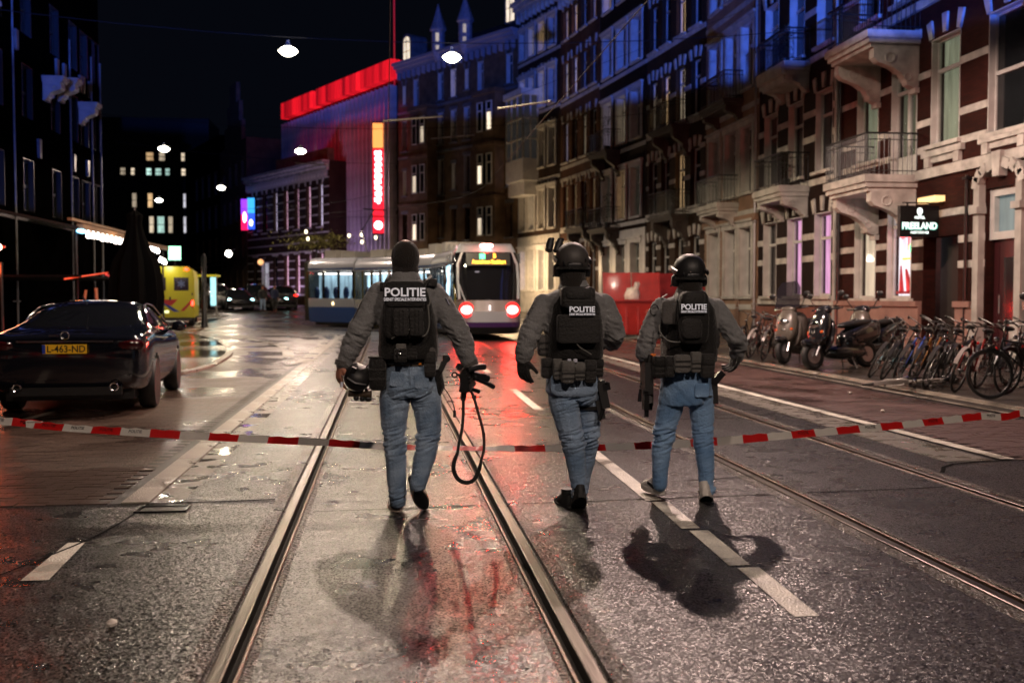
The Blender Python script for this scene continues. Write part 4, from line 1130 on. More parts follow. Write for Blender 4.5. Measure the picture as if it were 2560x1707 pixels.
# ---------------------------------------------------------------- left side: dark fronts, only edges catch light
GL = 'dark fronts along the left pavement'
ll = ['very dark brick front at the left edge of the photo', 'black front with a blue-lit balcony hood, second along the left pavement', 'dark front with paired blue-lit balcony hoods', 'dark narrow front with a curved blue-lit hood nearest the bend']
ys = [(49.0, 47.6), (47.6, 44.5), (44.5, 38), (38, 30), (30, 18)]
hoods = {0: [(48.0, 3.0)], 1: [(46.6, 9.35), (48.3, 9.9)], 2: [(42.9, 9.75), (41.4, 9.9)], 3: [(34.3, 10.3)]}
labs = ['dark front at the far end of the left pavement', ll[3], ll[2], ll[1], ll[0]]
for i, (y0, y1) in enumerate(ys):
    hh = House('dark_house', labs[i], 'building', (-13.0, y0 - .01), (-13.0, y1 + .01), 19 + (i % 3) * .7, mb_black, m_shade_trim, recess=.2, group=GL)
    n_ = max(2, int((y0 - y1) / 2.4)); hh.trim = m_shade_trim
    for z0 in (4.6, 8.0, 11.0):
        for k_ in range(n_):
            hh.window((k_ + .5) * hh.W / n_, z0, 1.1, 1.9, 'sash', None, fm=m_darkp, reveal=m_blackp, sill=False)
    hh.band(4.2, .2, .12, m_blackp); hh.cornice(18.2, .5, .4, m_shade_trim, dent=False)
    hh.pipe(.15, .1, 12, m_lead, .035, .14)
    for k_ in range(3):
        hh.add('stone_block', MB().prism([(-.1, 0), (.1, 0), (.14, .7), (-.14, .7)], 0, .1), m_lead, loc=(1.5 + k_ * hh.W * .35, 0, 6.7 if k_ % 2 else 10.2), smooth=False)
    for (yy, z_) in {0: [], 1: [(46.2, 9.75)], 2: [(43.4, 10.2), (41.6, 9.9)], 3: [(34.6, 10.9)], 4: []}[i]:
        hh.balcony(y0 - yy - .4, y0 - yy + .35, z_, .80, m_white, rail=False, h=.30, bs=.55)
    hh.finish()
# ================================================================== STREET THINGS
m_lampglow = mat('lamp_bowl_glow', (1, .95, .85), .4, emit=(1.0, .93, .74), estr=26)
m_tyre = mat('tyre_rubber', (0.012, 0.012, 0.012), .6, bump=.2, bump_s=90)
m_alu = mat('wheel_alloy', (0.35, 0.35, 0.36), .28, .9)
m_chrome = mat('chrome', (.75, .74, .72), .12, 1.0)
m_blackpl = mat('black_plastic', (0.014, 0.014, 0.015), .38)
m_wire = mat('overhead_wire', (.012, .011, .010), .7, .0, spec=.1)
m_redlamp = mat('red_lamp_glow', (1, .05, .03), .4, emit=(1, .03, .02), estr=14)
m_whitelamp = mat('white_lamp_glow', (1, 1, 1), .4, emit=(1, .96, .88), estr=12)

# ---- street lamps on their span wires
bowl = MB().lathe([(.02, -.15), (.12, -.135), (.21, -.08), (.28, -.005), (.20, .075), (.10, .12), (.02, .13)], n=20).mesh('glass_bowl', 'auto')
hood = MB().lathe([(.12, .125), (.10, .16), (.05, .24), (.05, .30)], n=20).mesh('hood', 'auto')
lamp_lb = ['lamp hanging over the right track, above the three walkers', 'lamp hanging over the left track, above the three walkers', 'bright hanging street lamp in front of the brownstone building', 'bright hanging street lamp with a halo against the black sky',
           'hanging street lamp before the red-banded building', 'hanging street lamp in front of the far office block windows', 'small distant lamp low over the bend, right of the office block', 'faint farthest lamp between the office block windows',
           'lamp hanging behind the photographer on the right', 'lamp hanging behind the photographer on the left', 'added unseen lamp high over the scooters, to brighten the hotel front']
for i, (x, y, z, e, c) in enumerate(STREET):
    if i in (8, 9, 10, 11): z_ = z
    L_ = empty('street_lamp', (x, y, z + .16), 0, lamp_lb[i], 'street lamp', 'lamps hung over the street')
    obj('glass_bowl', bowl, m_lampglow, L_, loc=(0, 0, -.0)); obj('hood', hood, m_lead, L_)
def wire(pts, r, label, name='overhead_wire', sag=0.0, m=None, group='overhead wires of the tram line'):
    if len(pts) == 2 and sag:
        a, c = Vector(pts[0]), Vector(pts[1]); pts = [a.lerp(c, t / 10) - Vector((0, 0, sag * 4 * (t / 10) * (1 - t / 10))) for t in range(11)]
    return obj(name, MB().tube(pts, r, 5), m or m_wire, label=label, cat='wire', group=group)
for (y, zz, lb) in ((17.0, 8.95, 'span wire over the nearest lamps'), (31.0, 8.95, 'span wire crossing the street at the two bright lamps'), (51.7, 9.4, 'span wire crossing the street at the bend')):
    wire([(-13 if y < 40 else -14, y, zz + .9), (13.4, y + (.1 if y < 40 else -4), zz + .9)], .012, lb, sag=.8)
wire([(0.07, -6, 5.6), (0.07, 38, 5.6)] + [(p[0], p[1], 5.6) for p in bend(.07, 8)], .009, 'contact wire above the left track')
wire([(3.65, -6, 5.6), (3.65, 38, 5.6)] + [(p[0], p[1], 5.6) for p in bend(3.65, 8)], .009, 'contact wire above the right track')
wire([(13.3, 33, 11.5), (3.6, 31.5, 7.5)], .006, 'slanting stay wire from the house fronts to the right track')
wire([(12.0, 52, 12.6), (1.9, 44, 8.2)], .005, 'stay wire rising steeply past the bright lamp')
wire([(-14, 56, 9.6), (0.5, 60, 9.2)], .012, 'thin wire crossing low under the red roof band', sag=.3)
for (a, c, lb) in (((-.1, 36, 7.55), (1.9, 36, 7.75), 'pale insulated bracket arm over the left track'), ((1.9, 44, 8.2), (3.7, 44, 8.4), 'pale insulated bracket arm over the right track'), ((3.4, 31.3, 7.2), (5.0, 31.3, 7.45), 'pale insulator rod on the wire before the bay house'), ((-5.0, 58, 8.9), (-3.2, 58, 8.8), 'pale insulator rod under the red roof band')):
    obj('wire_insulator', MB().tube([Vector(a), Vector(c)], .03, 7).ellip(c, (.07, .05, .05), 8, 5), mat('insulator_porcelain', (.35, .32, .28), .35), label=lb, cat='insulator', group='insulators on the overhead wires')

# ---- the tram
m_twhite = mat('tram_white_paint', (.33, .35, .39), .25, coat=.5)
m_tblue = mat('tram_blue_paint', (.03, .07, .22), .25, coat=.5)
m_tnavy = mat('tram_dark_band', (.01, .012, .02), .15)
m_tint = lit_mat('tram_lit_interior', (.50, .80, 1.0), 1.7, 2.2, .95, (2.2, 2.2, .35))
m_tglass = glass_mat('tram_glass', (.01, .015, .02), .30)
tram = empty('tram', (3.45, 34.4, 0), 0, 'white and blue articulated tram with glowing red rear lights, curving left up the street', 'tram')
def tpath(s_):
    """centre line of the right track, s metres from the tail"""
    if s_ < 4.4: return (0, s_, 0)
    r = 15.5; a = (s_ - 4.4) / r
    return (-r + r * math.cos(a), 4.4 + r * math.sin(a), a)
def prof_band(pts, y0, y1, m, nm, parent, inset=0):
    b = MB(); ring_ = [(x, z) for x, z in pts] + [(-x, z) for x, z in reversed(pts)]
    b.prism(ring_, y0, y1); return obj(nm, b, m, parent, smooth='auto')
def section(s0, s1, k_):
    xa, ya, _ = tpath(s0); xb, yb, _ = tpath(s1); an = math.atan2(yb - ya, xb - xa) - math.pi / 2; L = math.hypot(xb - xa, yb - ya)
    s = obj('tram_section', MB().prism([(1.17, .95), (1.2, 1.22), (1.2, 1.36), (-1.2, 1.36), (-1.2, 1.22), (-1.17, .95)], 0, L), m_twhite, tram, loc=(xa, ya, gz(34.4 + ya) * 1.0), rot=(0, 0, an))
    prof_band([(1.10, .22), (1.16, .5), (1.17, .95)], 0, L, m_tblue, 'skirt', s)
    prof_band([(1.2, 2.66), (1.18, 3.0), (1.0, 3.24), (.7, 3.32)], 0, L, m_twhite, 'roof', s)
    prof_band([(1.212, 2.72), (1.212, 2.80)], .02, L - .02, m_tblue, 'trim_line', s)
    b = MB()
    for sd in (-1, 1):
        n = 5 if L > 3 else 3
        for i in range(n + 1): b.bx(sd * 1.17 - .03, sd * 1.17 + .03, L * i / n - .07, L * i / n + .07, 1.36, 2.66)
    obj('window_post', b, m_tnavy, s, smooth=False)
    b = MB()
    for sd in (-1, 1): b.bx(sd * 1.175 - .008, sd * 1.175 + .008, 0, L, 1.36, 2.66)
    obj('window', b, m_tglass, s, smooth=False)
    obj('lit_interior', MB().bx(-.55, .55, .1, L - .1, 1.36, 2.5), m_tint, s, smooth=False)
    obj('ceiling_light', MB().bx(-.8, -.7, .3, L - .3, 2.52, 2.56).bx(.7, .8, .3, L - .3, 2.52, 2.56), m_whitelamp, s, smooth=False)
    rnd = random.Random(k_); b = MB()
    for i in range(5): b.ellip((rnd.uniform(-1.0, -.65), .4 + i * (L - .8) / 4, 1.62), (.13, .17, .32), 8, 6)
    obj('passenger_seat', b, m_tblue, s)
    b = MB(); yy = .3
    while yy < L - .6:
        w_ = rnd.uniform(.5, 1.1); b.bx(-.8, .8, yy, yy + w_, 3.3, 3.3 + rnd.uniform(.18, .42)); yy += w_ + rnd.uniform(.1, .4)
    obj('roof_equipment', b, mat('roof_equipment_grey', (.42, .40, .36), .5), s, smooth=False)
    obj('marker_lamp', MB().ellip((-1.21, L * .45, 1.12), (.02, .07, .09), 10, 6).ellip((1.21, L * .45, 1.12), (.02, .07, .09), 10, 6), mat('amber_marker', (1, .7, .3), .4, emit=(1, .72, .38), estr=4), s)
    obj('bellows', MB().prism([(1.08, .3), (1.12, 3.1), (.6, 3.25), (-.6, 3.25), (-1.12, 3.1), (-1.08, .3)], L, L + .34), m_blackpl, s, smooth=False)
    obj('bogie', MB().bx(-1.0, 1.0, .3, L - .3, .08, .3), m_blackpl, s, smooth=False)
s_ = 4.7
for k_, L in enumerate((3.5, 3.5, 3.4, 3.0)):
    section(s_, s_ + L, k_ + 3); s_ += L + .32
# tail end of the tram, facing the camera
def plan(z):
    hw = 1.2 if z < 2.8 else 1.2 - (z - 2.8) * .55
    if z < .5: hw -= (.5 - z) * .3
    yn = {.22: .30, .45: .12, .62: .04, .98: 0, 1.36: .10, 1.45: .14, 1.9: .32, 2.4: .52, 2.9: .72, 3.02: .8, 3.2: 1.05, 3.34: 1.5}[z]
    out = []
    for i in range(17):
        t = math.pi * i / 16; ex = .55
        x = -hw * math.copysign(abs(math.cos(t)) ** ex, math.cos(t)); y = 1.5 + (yn - 1.5) * abs(math.sin(t)) ** .8
        out.append((x, y, z))
    out += [(hw * .999, 4.55, z), (-hw * .999, 4.55, z)]
    return out
def cab(zs, m, nm, parent=tram, scale=1.0): return obj(nm, MB().loft([plan(z) for z in zs]), m, parent, smooth='auto')
cab([.22, .45], m_blackpl, 'underframe'); cab([.45, .62], mat('tram_purple_skirt', (.08, .03, .15), .3, coat=.4), 'tail_skirt')
cab([.62, .98], m_twhite, 'tail_shell'); cab([.98, 1.36], mat('lamp_housing_paint', (.20, .17, .165), .25, coat=.6), 'lamp_housing'); cab([1.36, 1.45, 1.9, 2.4, 2.9, 3.02], mat('tram_windscreen', (.008, .008, .010), .05, spec=.8, coat=.6), 'windscreen'); cab([3.02, 3.2, 3.34], m_twhite, 'tail_roof')
obj('side_shell', MB().bx(-1.215, -1.19, 1.62, 4.5, 1.36, 1.5).bx(1.19, 1.215, 1.62, 4.5, 1.36, 1.5).bx(-1.215, -1.19, 1.3, 4.5, 2.66, 3.02).bx(1.19, 1.215, 1.3, 4.5, 2.66, 3.02), m_twhite, tram, smooth=False)
obj('side_window', MB().bx(-1.212, -1.19, 2.4, 4.4, 1.52, 2.62), m_tint, tram, smooth=False)
obj('side_skirt', MB().bx(-1.215, -1.19, 1.9, 4.55, .4, .95).bx(1.19, 1.215, 1.9, 4.55, .4, .95), m_tblue, tram, smooth=False)
for sx in (-1, 1): obj('windscreen_pillar', MB().tube([(sx * 1.0, .28, 1.4), (sx * 1.04, .52, 2.0), (sx * 1.02, .78, 2.6), (sx * .86, .95, 3.0)], .05, 6), m_twhite, tram)
obj('cab_interior', MB().bx(-.6, .6, .8, .86, 1.9, 2.4).bx(-.45, -.3, .5, .55, 1.95, 2.35).bx(.2, .3, .5, .55, 1.95, 2.3), mat('dim_cab_light', (.3, .3, .4), .5, emit=(.35, .36, .5), estr=.5), tram, smooth=False)
m_tl = mat('tram_tail_lamp_glow', (1, .3, .3), .4, emit=(1, .42, .36), estr=9)
for sx in (-1, 1):
    obj('tail_lamp', MB().ellip((sx * .78, .05, 1.04), (.19, .10, .14), 16, 8), m_tl, tram)
    obj('lamp_ring', MB().torus((sx * .78, .10, 1.04), .22, .035, (0, 1, 0), 20, 6), m_redlamp if False else mat('red_lens', (.6, .01, .01), .2, emit=(1, .01, .01), estr=4), tram)
obj('top_lamp', MB().ellip((-.02, .92, 3.24), (.24, .10, .075), 16, 6, p=.6), m_tl, tram)
obj('fleet_mark', MB().bx(-.03, .03, -.03, 0, 1.02, 1.2), m_whitelamp if False else mat('fleet_mark_white', (.8, .8, .8), .4, emit=(1, .9, .9), estr=1.5), tram, smooth=False)
dsp = obj('destination_display', MB().box((0, .54, 2.76), (1.5, .03, .46), M3(-.38, 0, 0)), m_blackp, tram, smooth=False)
m_amb = mat('amber_led', (1, .5, .05), .5, emit=(1, .42, .03), estr=5)
me = text_mesh('Amstelveen Stadshart', .21, .002, .006, squash=.62)
obj('destination_text', me, m_amb, dsp, loc=(.02, .475, 2.67), rot=(R(90) - .38, 0, 0), smooth=False)
me = text_mesh('5', .22, .002, .008)
obj('line_number', me, m_amb, dsp, loc=(.22, .555, 2.87), rot=(R(90) - .38, 0, 0), smooth=False)
obj('line_square', MB().box((-.20, .545, 2.86), (.19, .01, .19), M3(-.38, 0, 0)), mat('green_led', (.1, 1, .4), .5, emit=(.06, 1, .35), estr=3), dsp, smooth=False)
for nm_, x_ in (('mirror_arm', -1.28),):
    obj('mirror', MB().tube([(-1.2, 1.3, 2.7), (-1.42, 1.0, 2.6), (-1.45, .95, 2.2)], .02, 6).ellip((-1.45, .95, 2.05), (.07, .05, .2), 10, 6), m_blackpl, tram)
obj('handrail', MB().tube([(-1.0, .45, 1.9), (-.9, .2, 1.55), (-.80, .08, 1.3)], .025, 6), m_twhite, tram)
b = MB()
b.tube([(-4.3, 13.2, 3.5), (-4.6, 14.6, 4.6), (-4.0, 13.4, 5.5)], .03, 6).tube([(-4.5, 13.0, 5.5), (-3.5, 13.8, 5.5)], .03, 6)
obj('pantograph', b, m_blackp, tram)
for sx in (-1, 1):
    lamp('tram_tail_light', 'SPOT', (3.45 + sx * .78, 34.25, 1.05), 380, (1, .02, .012), .12, (3.3 + sx * 1.5, 22, 0), 165, .3)
lamp('tram_top_light', 'POINT', (3.45, 35.0, 3.5), 40, (1, .02, .01), .10)

# ---- car maker
def wheel(parent, x, y, r=.33, w=.22, side=1, spokes=5):
    o = obj('wheel', cached(('tyre', r, w), lambda: MB().lathe([(r * .62, -w / 2), (r * .93, -w / 2), (r, -w * .3), (r, w * .3), (r * .93, w / 2), (r * .62, w / 2)], n=24).mesh('wheel', 'auto')), m_tyre, parent, loc=(x, y, r), rot=(0, R(90), 0))
    def rim():
        b = MB().lathe([(r * .64, -w * .3), (r * .66, w * .42), (r * .60, w * .45), (r * .58, w * .2), (r * .1, w * .15)], n=24)
        for i in range(spokes * 2):
            a = 2 * math.pi * i / (spokes * 2); b.box((r * .35 * math.cos(a), r * .35 * math.sin(a), w * .34), (r * .56, r * .07, .03), M3(0, 0, a))
        b.lathe([(r * .15, w * .1), (r * .14, w * .42), (.01, w * .44)], n=12)
        return b.mesh('rim', 'auto')
    obj('rim', cached(('rim', r, w, spokes), rim), m_alu, o, scale=(1, 1, side))
    return o
def car_body(L, W, Ht, kind='sedan'):
    """rings of points from sill over the roof and down; y=0 is the tail, y=L the nose"""
    hw = W / 2; zb = Ht * .62
    if kind == 'sedan':
        st = [(0.00, .45, .86, .90, .78), (0.05, .30, .99, 1.0, .92), (.35, .22, 1.01, 1.0, .985), (.75, .20, 1.04, 1.03, 1.0), (1.25, .19, 1.02, 1.22, 1.0), (1.75, .19, .99, 1.37, 1.0), (2.3, .19, .97, 1.41, 1.0), (2.8, .19, .96, 1.39, 1.0), (3.3, .19, .95, 1.20, 1.0), (3.75, .20, .93, .97, 1.0), (4.25, .22, .84, .87, .985), (4.6, .28, .70, .76, .93), (4.72, .42, .60, .66, .80)]
    elif kind == 'suv':
        st = [(0.0, .45, 1.0, 1.05, .80), (.05, .32, 1.1, 1.40, .93), (.3, .25, 1.1, 1.62, .98), (.9, .22, 1.08, 1.70, 1.0), (1.8, .22, 1.05, 1.72, 1.0), (2.6, .22, 1.04, 1.70, 1.0), (3.1, .22, 1.03, 1.45, 1.0), (3.5, .22, 1.02, 1.10, 1.0), (4.1, .24, .96, 1.0, .98), (4.45, .3, .82, .9, .93), (4.55, .45, .65, .72, .82)]
    Lr = st[-1][0]; secs = []
    for (y, zl, zbelt, zt, wf) in st:
        y = y * L / Lr; w = hw * wf; cabin = zt - zbelt > .08
        wr = w * (.70 if cabin else .80); zs = zbelt + (zt - zbelt) * .82 if cabin else zbelt + (zt - zbelt) * .6
        half = [(w * .86, zl), (w * .97, zl + .10), (w, zl + .32), (w * .995, zbelt - .10), (w * .95, zbelt), (wr + (w * .93 - wr) * .12, zs), (wr * .72, zt), (0, zt + .015)]
        secs.append([(-x, y, z) for x, z in half] + [(x, y, z) for x, z in reversed(half[:-1])])
    return secs, zb
def make_car(name, loc, rz, label, paint, kind='sedan', L=4.72, W=1.84, Ht=1.42, head=False, tail=0.0, plate=None, group=None, fine=3, headc=None, glass=None, trim=False):
    root = empty(name, loc, rz, label, 'car', group)
    secs, zb = car_body(L, W, Ht, kind)
    def mk():
        t = bpy.data.objects.new('t', MB().loft(secs).mesh('body')); COL.objects.link(t)
        md = t.modifiers.new('s', 'SUBSURF'); md.levels = fine; md.render_levels = fine
        bake(t); me = t.data; bpy.data.objects.remove(t)
        vs = [v.co.copy() for v in me.vertices]; B = MB(); G = MB(); B.v = [tuple(v) for v in vs]; G.v = [tuple(v) for v in vs]
        s = 1 if kind == 'sedan' else 1.18; Ls = L / 4.72
        for p in me.polygons:
            c = p.center; f = tuple(p.vertices); nz = abs(p.normal.z); g = False
            belt = (1.04 if kind == 'sedan' else 1.14); top = (1.335 if kind == 'sedan' else 1.62)
            cabin0, cabin1 = ((1.0, 3.45) if kind == 'sedan' else (.25, 3.15))
            if abs(p.normal.x) > .55 and c.z > belt - .03 and c.z < top - .03 and cabin0 + .25 < c.y / Ls < cabin1 - .15: g = True
            if abs(p.normal.x) <= .55 and c.z > belt + .04 and c.z < top + .015 and abs(c.x) < W * .36:
                if c.y / Ls < cabin0 + .65 or c.y / Ls > cabin1 - .55: g = True
            if g and kind == 'sedan' and (2.20 < c.y / Ls < 2.30): g = abs(p.normal.x) <= .55
            # wheel arches
            for wy in (L * .215, L * .80):
                if abs(p.normal.x) > .5 and math.hypot(c.y - wy, c.z - .33) < .375: f = None; break
            if f is None: continue
            (G if g else B).f.append(f)
        return B.mesh('body', True, fix=False), G.mesh('glass', True, fix=False), 0
    bm_, gm_, _ = cached(('car', kind, L, W, Ht, fine), mk)
    body = bm_
    if bm_.users: body = bm_.copy()
    body.materials.clear(); body.materials.append(paint)
    bo = bpy.data.objects.new('body', body); COL.objects.link(bo); bo.parent = root
    gl = gm_.copy() if gm_.users else gm_; gl.materials.clear(); gl.materials.append(glass or mat('car_glass', (.006, .007, .009), .05, spec=.8))
    go = bpy.data.objects.new('glass', gl); COL.objects.link(go); go.parent = root
    obj('underbody', MB().bx(-W * .40, W * .40, .25, L - .25, .18, .75), m_blackp, root, smooth=False)
    for wy in (L * .215, L * .80):
        for sx in (-1, 1): wheel(root, sx * (W / 2 - .10), wy, .33, .21, sx)
    m_tail = mat('tail_glass_%d' % int(tail * 10), (.05, .004, .005), .12, emit=(1, .02, .01) if tail else None, estr=tail, coat=.5)
    for sx in (-1, 1):
        obj('tail_light', MB().ellip((sx * W * .385, .10, .86 if kind == 'sedan' else 1.0), (.19, .10, .07), 12, 6, p=.7), m_tail, root)
        obj('headlight', MB().ellip((sx * W * .35, L - .20, .66 if kind == 'sedan' else .78), (.20, .14, .07), 12, 6, p=.8), (headc or m_whitelamp) if head else m_chrome, root)
        obj('mirror', MB().ellip((sx * (W / 2 + .09), L * .64, 1.02), (.11, .07, .075), 12, 8, p=.8).bx(sx * (W / 2) - .06, sx * (W / 2) + .06, L * .64 - .02, L * .64 + .03, .96, 1.0), paint, root)
    obj('bumper', MB().bx(-W * .34, W * .34, -.03, .10, .26, .36), m_blackpl, root)
    return root
m_carblk = mat('blue_black_car_paint', (0.006, 0.007, 0.012), .12, coat=1.0)
car = make_car('parked_car', (-3.86, 12.95, 0), R(5.2), 'glossy blue-black saloon car with yellow number plate, seen from behind at the left', m_carblk, L=4.5, W=1.86, fine=3)
pl = obj('number_plate', MB().bx(-.25, .25, -.075, -.055, .77, .88), mat('plate_yellow', (.75, .38, .01), .35, emit=(1, .50, .02), estr=.10), car, smooth=False)
obj('plate_strip', MB().bx(-.25, -.215, -.078, -.0745, .772, .878), mat('plate_blue', (.02, .06, .5), .4), pl, smooth=False)
obj('plate_text', text_mesh('L-463-ND', .115, .001, .002, squash=.92), m_blackp, pl, loc=(.018, -.0765, .822), rot=(R(90), 0, 0), smooth=False)
obj('badge', MB().torus((.0, -.05, .99), .045, .008, (0, 1, 0), 16, 5).bx(-.18, -.07, -.05, -.04, .975, 1.0), m_chrome, car)
obj('rear_strip', MB().bx(-.55, .55, -.045, -.01, .905, .925), m_chrome, car)
for sx in (-1, 1): obj('exhaust', MB().torus((sx * .55, -.05, .36), .045, .012, (0, 1, 0), 14, 5), m_chrome, car)
for sx in (-1, 1):
    t_ = [(sx * .80, 1.30, 1.06), (sx * .735, 1.42, 1.20), (sx * .66, 1.75, 1.325), (sx * .635, 2.3, 1.36), (sx * .67, 2.75, 1.32), (sx * .76, 3.15, 1.13), (sx * .835, 3.35, 1.0), (sx * .905, 2.6, 1.0), (sx * .905, 1.7, 1.02), (sx * .80, 1.30, 1.06)]
    obj('window_trim', MB().tube(smooth_path3(t_) if 'smooth_path3' in globals() else t_, .012, 5), m_chrome, car)
    for yy in (1.75, 2.75): obj('door_handle', MB().bx(sx * .925 - .015, sx * .925 + .015, yy - .11, yy + .11, .86, .885), m_chrome, car)
obj('antenna', MB().tube([(.0, 1.35, 1.36), (0, 1.1, 1.46)], .012, 5), m_blackp, car)

# far cars near the bend
m_silver = mat('silver_car_paint', (.32, .32, .33), .22, .6, coat=.6); m_gblk = mat('black_car_paint', (.010, .010, .012), .14, coat=1.0)
GC = 'cars parked at the bend'
m_bhl = mat('cool_headlight_glow', (.6, .95, 1), .4, emit=(.45, .95, 1.0), estr=14)
far = [(-12.6, 76, 200, m_silver, 'suv', 0, 0, 'silver off-roader, leftmost of the cars at the bend', None),
       (-10.6, 73, 195, m_gblk, 'sedan', 1, 0, 'dark car with a bright bluish headlight, second from the left at the bend', m_bhl),
       (-9.3, 74.5, 190, m_gblk, 'suv', 0, 0, 'black tall car without lights between the walkers and the headlight car', None),
       (-6.9, 71.5, 12, m_gblk, 'suv', 0, 5, 'black van-like car with glowing tail lamps just left of the tram', None),
       (-7.9, 75.5, 185, m_gblk, 'sedan', 1, 0, 'dark car with a small greenish headlight behind the pedestrians', m_bhl)]
for (x, y, rz, pm, kd, hd, tl, lb, hc) in far:
    make_car('parked_car', (x, y, gz(y)), R(rz), lb, pm, kd, L=4.5, W=1.82, head=bool(hd), tail=tl, group=GC, fine=2, headc=hc)

# ---- ambulance
m_ay = mat('ambulance_yellow', (.55, .50, .012), .35, emit=None)
amb = empty('ambulance', (-10.15, 50.0, gz(50)), R(8), 'yellow ambulance with red and blue rear stripes and two dark door windows', 'ambulance')
b = MB().prism([(-1.08, .45), (1.08, .45), (1.10, .7), (1.10, 2.3), (1.02, 2.72), (.8, 2.85), (-.8, 2.85), (-1.02, 2.72), (-1.10, 2.3), (-1.10, .7)], 0, 5.6)
obj('body', b, m_ay, amb); obj('chassis', MB().bx(-.95, .95, .15, 5.4, .3, .46), m_blackpl, amb, smooth=False)
for sx in (-1, 1):
    dr = obj('rear_door', MB().bx(sx * .51 - .47, sx * .51 + .47, -.045, 0, .62, 2.62), m_ay, amb, smooth=False)
    obj('door_window', MB().bx(sx * .51 - .33, sx * .51 + .33, -.06, -.046, 1.72, 2.34), mat('ambulance_glass', (.01, .012, .03), .1), dr, smooth=False)
    em = MB()
    for a in (0, 60, 120): em.box((sx * .51, -.063, 2.03), (.07, .004, .36), M3(0, R(a), 0))
    obj('emblem', em, mat('faint_blue_emblem', (.10, .14, .30), .5), dr, smooth=False)
    obj('hinge', MB().bx(sx * 1.0 - .03, sx * 1.0 + .03, -.06, -.045, 1.5, 1.6).bx(sx * 1.0 - .03, sx * 1.0 + .03, -.06, -.045, .9, 1.0), m_blackpl, dr, smooth=False)
    obj('tail_light', MB().ellip((sx * 1.0, -.05, 1.12), (.05, .03, .13), 10, 6), m_redlamp, amb)
    obj('roof_light', MB().ellip((sx * .75, -.03, 2.72), (.09, .05, .05), 10, 6), m_redlamp, amb)
    for wy in (1.0, 4.5): wheel(amb, sx * .92, wy, .36, .24, sx)
obj('door_handle', MB().bx(-.04, .04, -.08, -.045, 1.25, 1.42), m_blackpl, amb, smooth=False)
def stripe(pts, m, nm): 
    q = MB(); n = len(pts); q.prism(pts, -.056, -.0465); obj(nm, q, m, amb, smooth=False)
m_ar = mat('stripe_red', (.45, .012, .012), .4); m_ab = mat('stripe_blue', (.015, .03, .30), .4)
stripe([(-1.0, 1.62), (-.98, 1.62), (.42, .72), (.16, .72)], m_ab, 'blue_stripe')
stripe([(-.55, 1.30), (.35, 1.30), (.08, 1.02), (-.10, 1.02)], m_ar, 'red_stripe')
stripe([(.45, .75), (.62, .75), (1.0, 1.18), (1.0, 1.34)], m_ar, 'red_stripe'); stripe([(-.98, 1.05), (-.78, 1.05), (-.5, .72), (-.98, .72)], m_ar, 'red_stripe')
obj('plate', MB().bx(-.62, -.36, -.07, -.06, .66, .78).bx(-.30, -.06, -.07, -.06, .66, .78), mat('lit_plate', (.9, .9, .5), .5, emit=(.9, 1, .5), estr=1.5), amb, smooth=False)
obj('beacon', MB().bx(-.7, .7, 4.2, 4.5, 2.85, 3.0), m_blackpl, amb, smooth=False)
lamp('ambulance_lamp', 'POINT', (-10.1, 49.3, 2.9), 40, (1, .9, .7), .1)
# kiosk / shelter with coloured screens behind the ambulance
sh = empty('bus_shelter', (-10.4, 60.5, gz(60.5)), 0, 'small glass stop shelter with a yellow edge and glowing screens beyond the ambulance', 'shelter')
obj('roof', MB().bx(-1.0, .8, -.6, .8, 2.35, 2.45), mat('shelter_yellow', (.5, .45, .02), .4, emit=(.8, .7, .05), estr=.35), sh, smooth=False)
obj('post', MB().bx(-1.0, -.94, -.5, -.4, 0, 2.35).bx(.72, .8, -.5, -.4, 0, 2.35).bx(-1.0, -.94, .6, .7, 0, 2.35), m_zinc, sh, smooth=False)
obj('advert_screen', MB().bx(.45, .75, -.52, -.50, .7, 2.3), mat('cyan_screen', (.4, .8, .9), .5, emit=(.35, .8, .9), estr=1.3), sh, smooth=False)
obj('poster', MB().bx(-.9, -.3, -.1, -.08, .5, 1.2).bx(-.85, -.6, -.12, -.10, 1.25, 1.6), mat('red_poster', (.8, .2, .05), .5, emit=(1, .18, .06), estr=1.6), sh, smooth=False)
for (x, y, h_, lb, r_) in ((-10.2, 52.0, 2.6, 'dark pole beside the ambulance, left of a thicker one', .06), (-8.5, 49.5, 3.3, 'thicker dark post on the kerb right of the ambulance', .13)):
    p_ = obj('street_post', MB().lathe([(r_ * 1.4, 0), (r_, .3), (r_ * .9, h_), (r_ * .3, h_ + .15)], n=12), m_blackp, loc=(x, y, gz(y)), label=lb, cat='post')
gs = empty('green_sign', (-12.3, 62, gz(62)), 0, 'square white and green glowing sign above the ambulance roof', 'sign')
obj('face', MB().bx(-.35, .35, -.02, .02, 3.3, 4.1), mat('green_white_sign', (.6, 1, .8), .5, emit=(.35, 1, .62), estr=3), gs, smooth=False)
obj('mark', MB().bx(-.2, .25, -.03, -.021, 3.5, 3.95), m_whitelamp, gs, smooth=False); obj('pole', MB().cyl((0, .05, 0), (0, .05, 4.1), .05, 8), m_blackp, gs)
for (x, y, z, lb) in ((-11.9, 80, 4.8, 'small round white globe lamp on the dim sandstone front'), (-10.0, 84.0, 4.3, 'small amber lantern beside the globe lamp')):
    gl_ = empty('globe_lamp', (x, y, z), 0, lb, 'lamp'); obj('globe', MB().ellip((0, 0, 0), (.24, .24, .24), 14, 8), m_lampglow if 'white' in lb else mat('amber_globe', (1, .6, .3), .5, emit=(1, .5, .2), estr=1.2), gl_); obj('arm', MB().cyl((0, 0, .2), (.0, 3.5, .5), .03, 5), m_blackp, gl_)
lamp('globe_light', 'POINT', (-11.6, 79.4, 4.6), 260, WARM, .2)
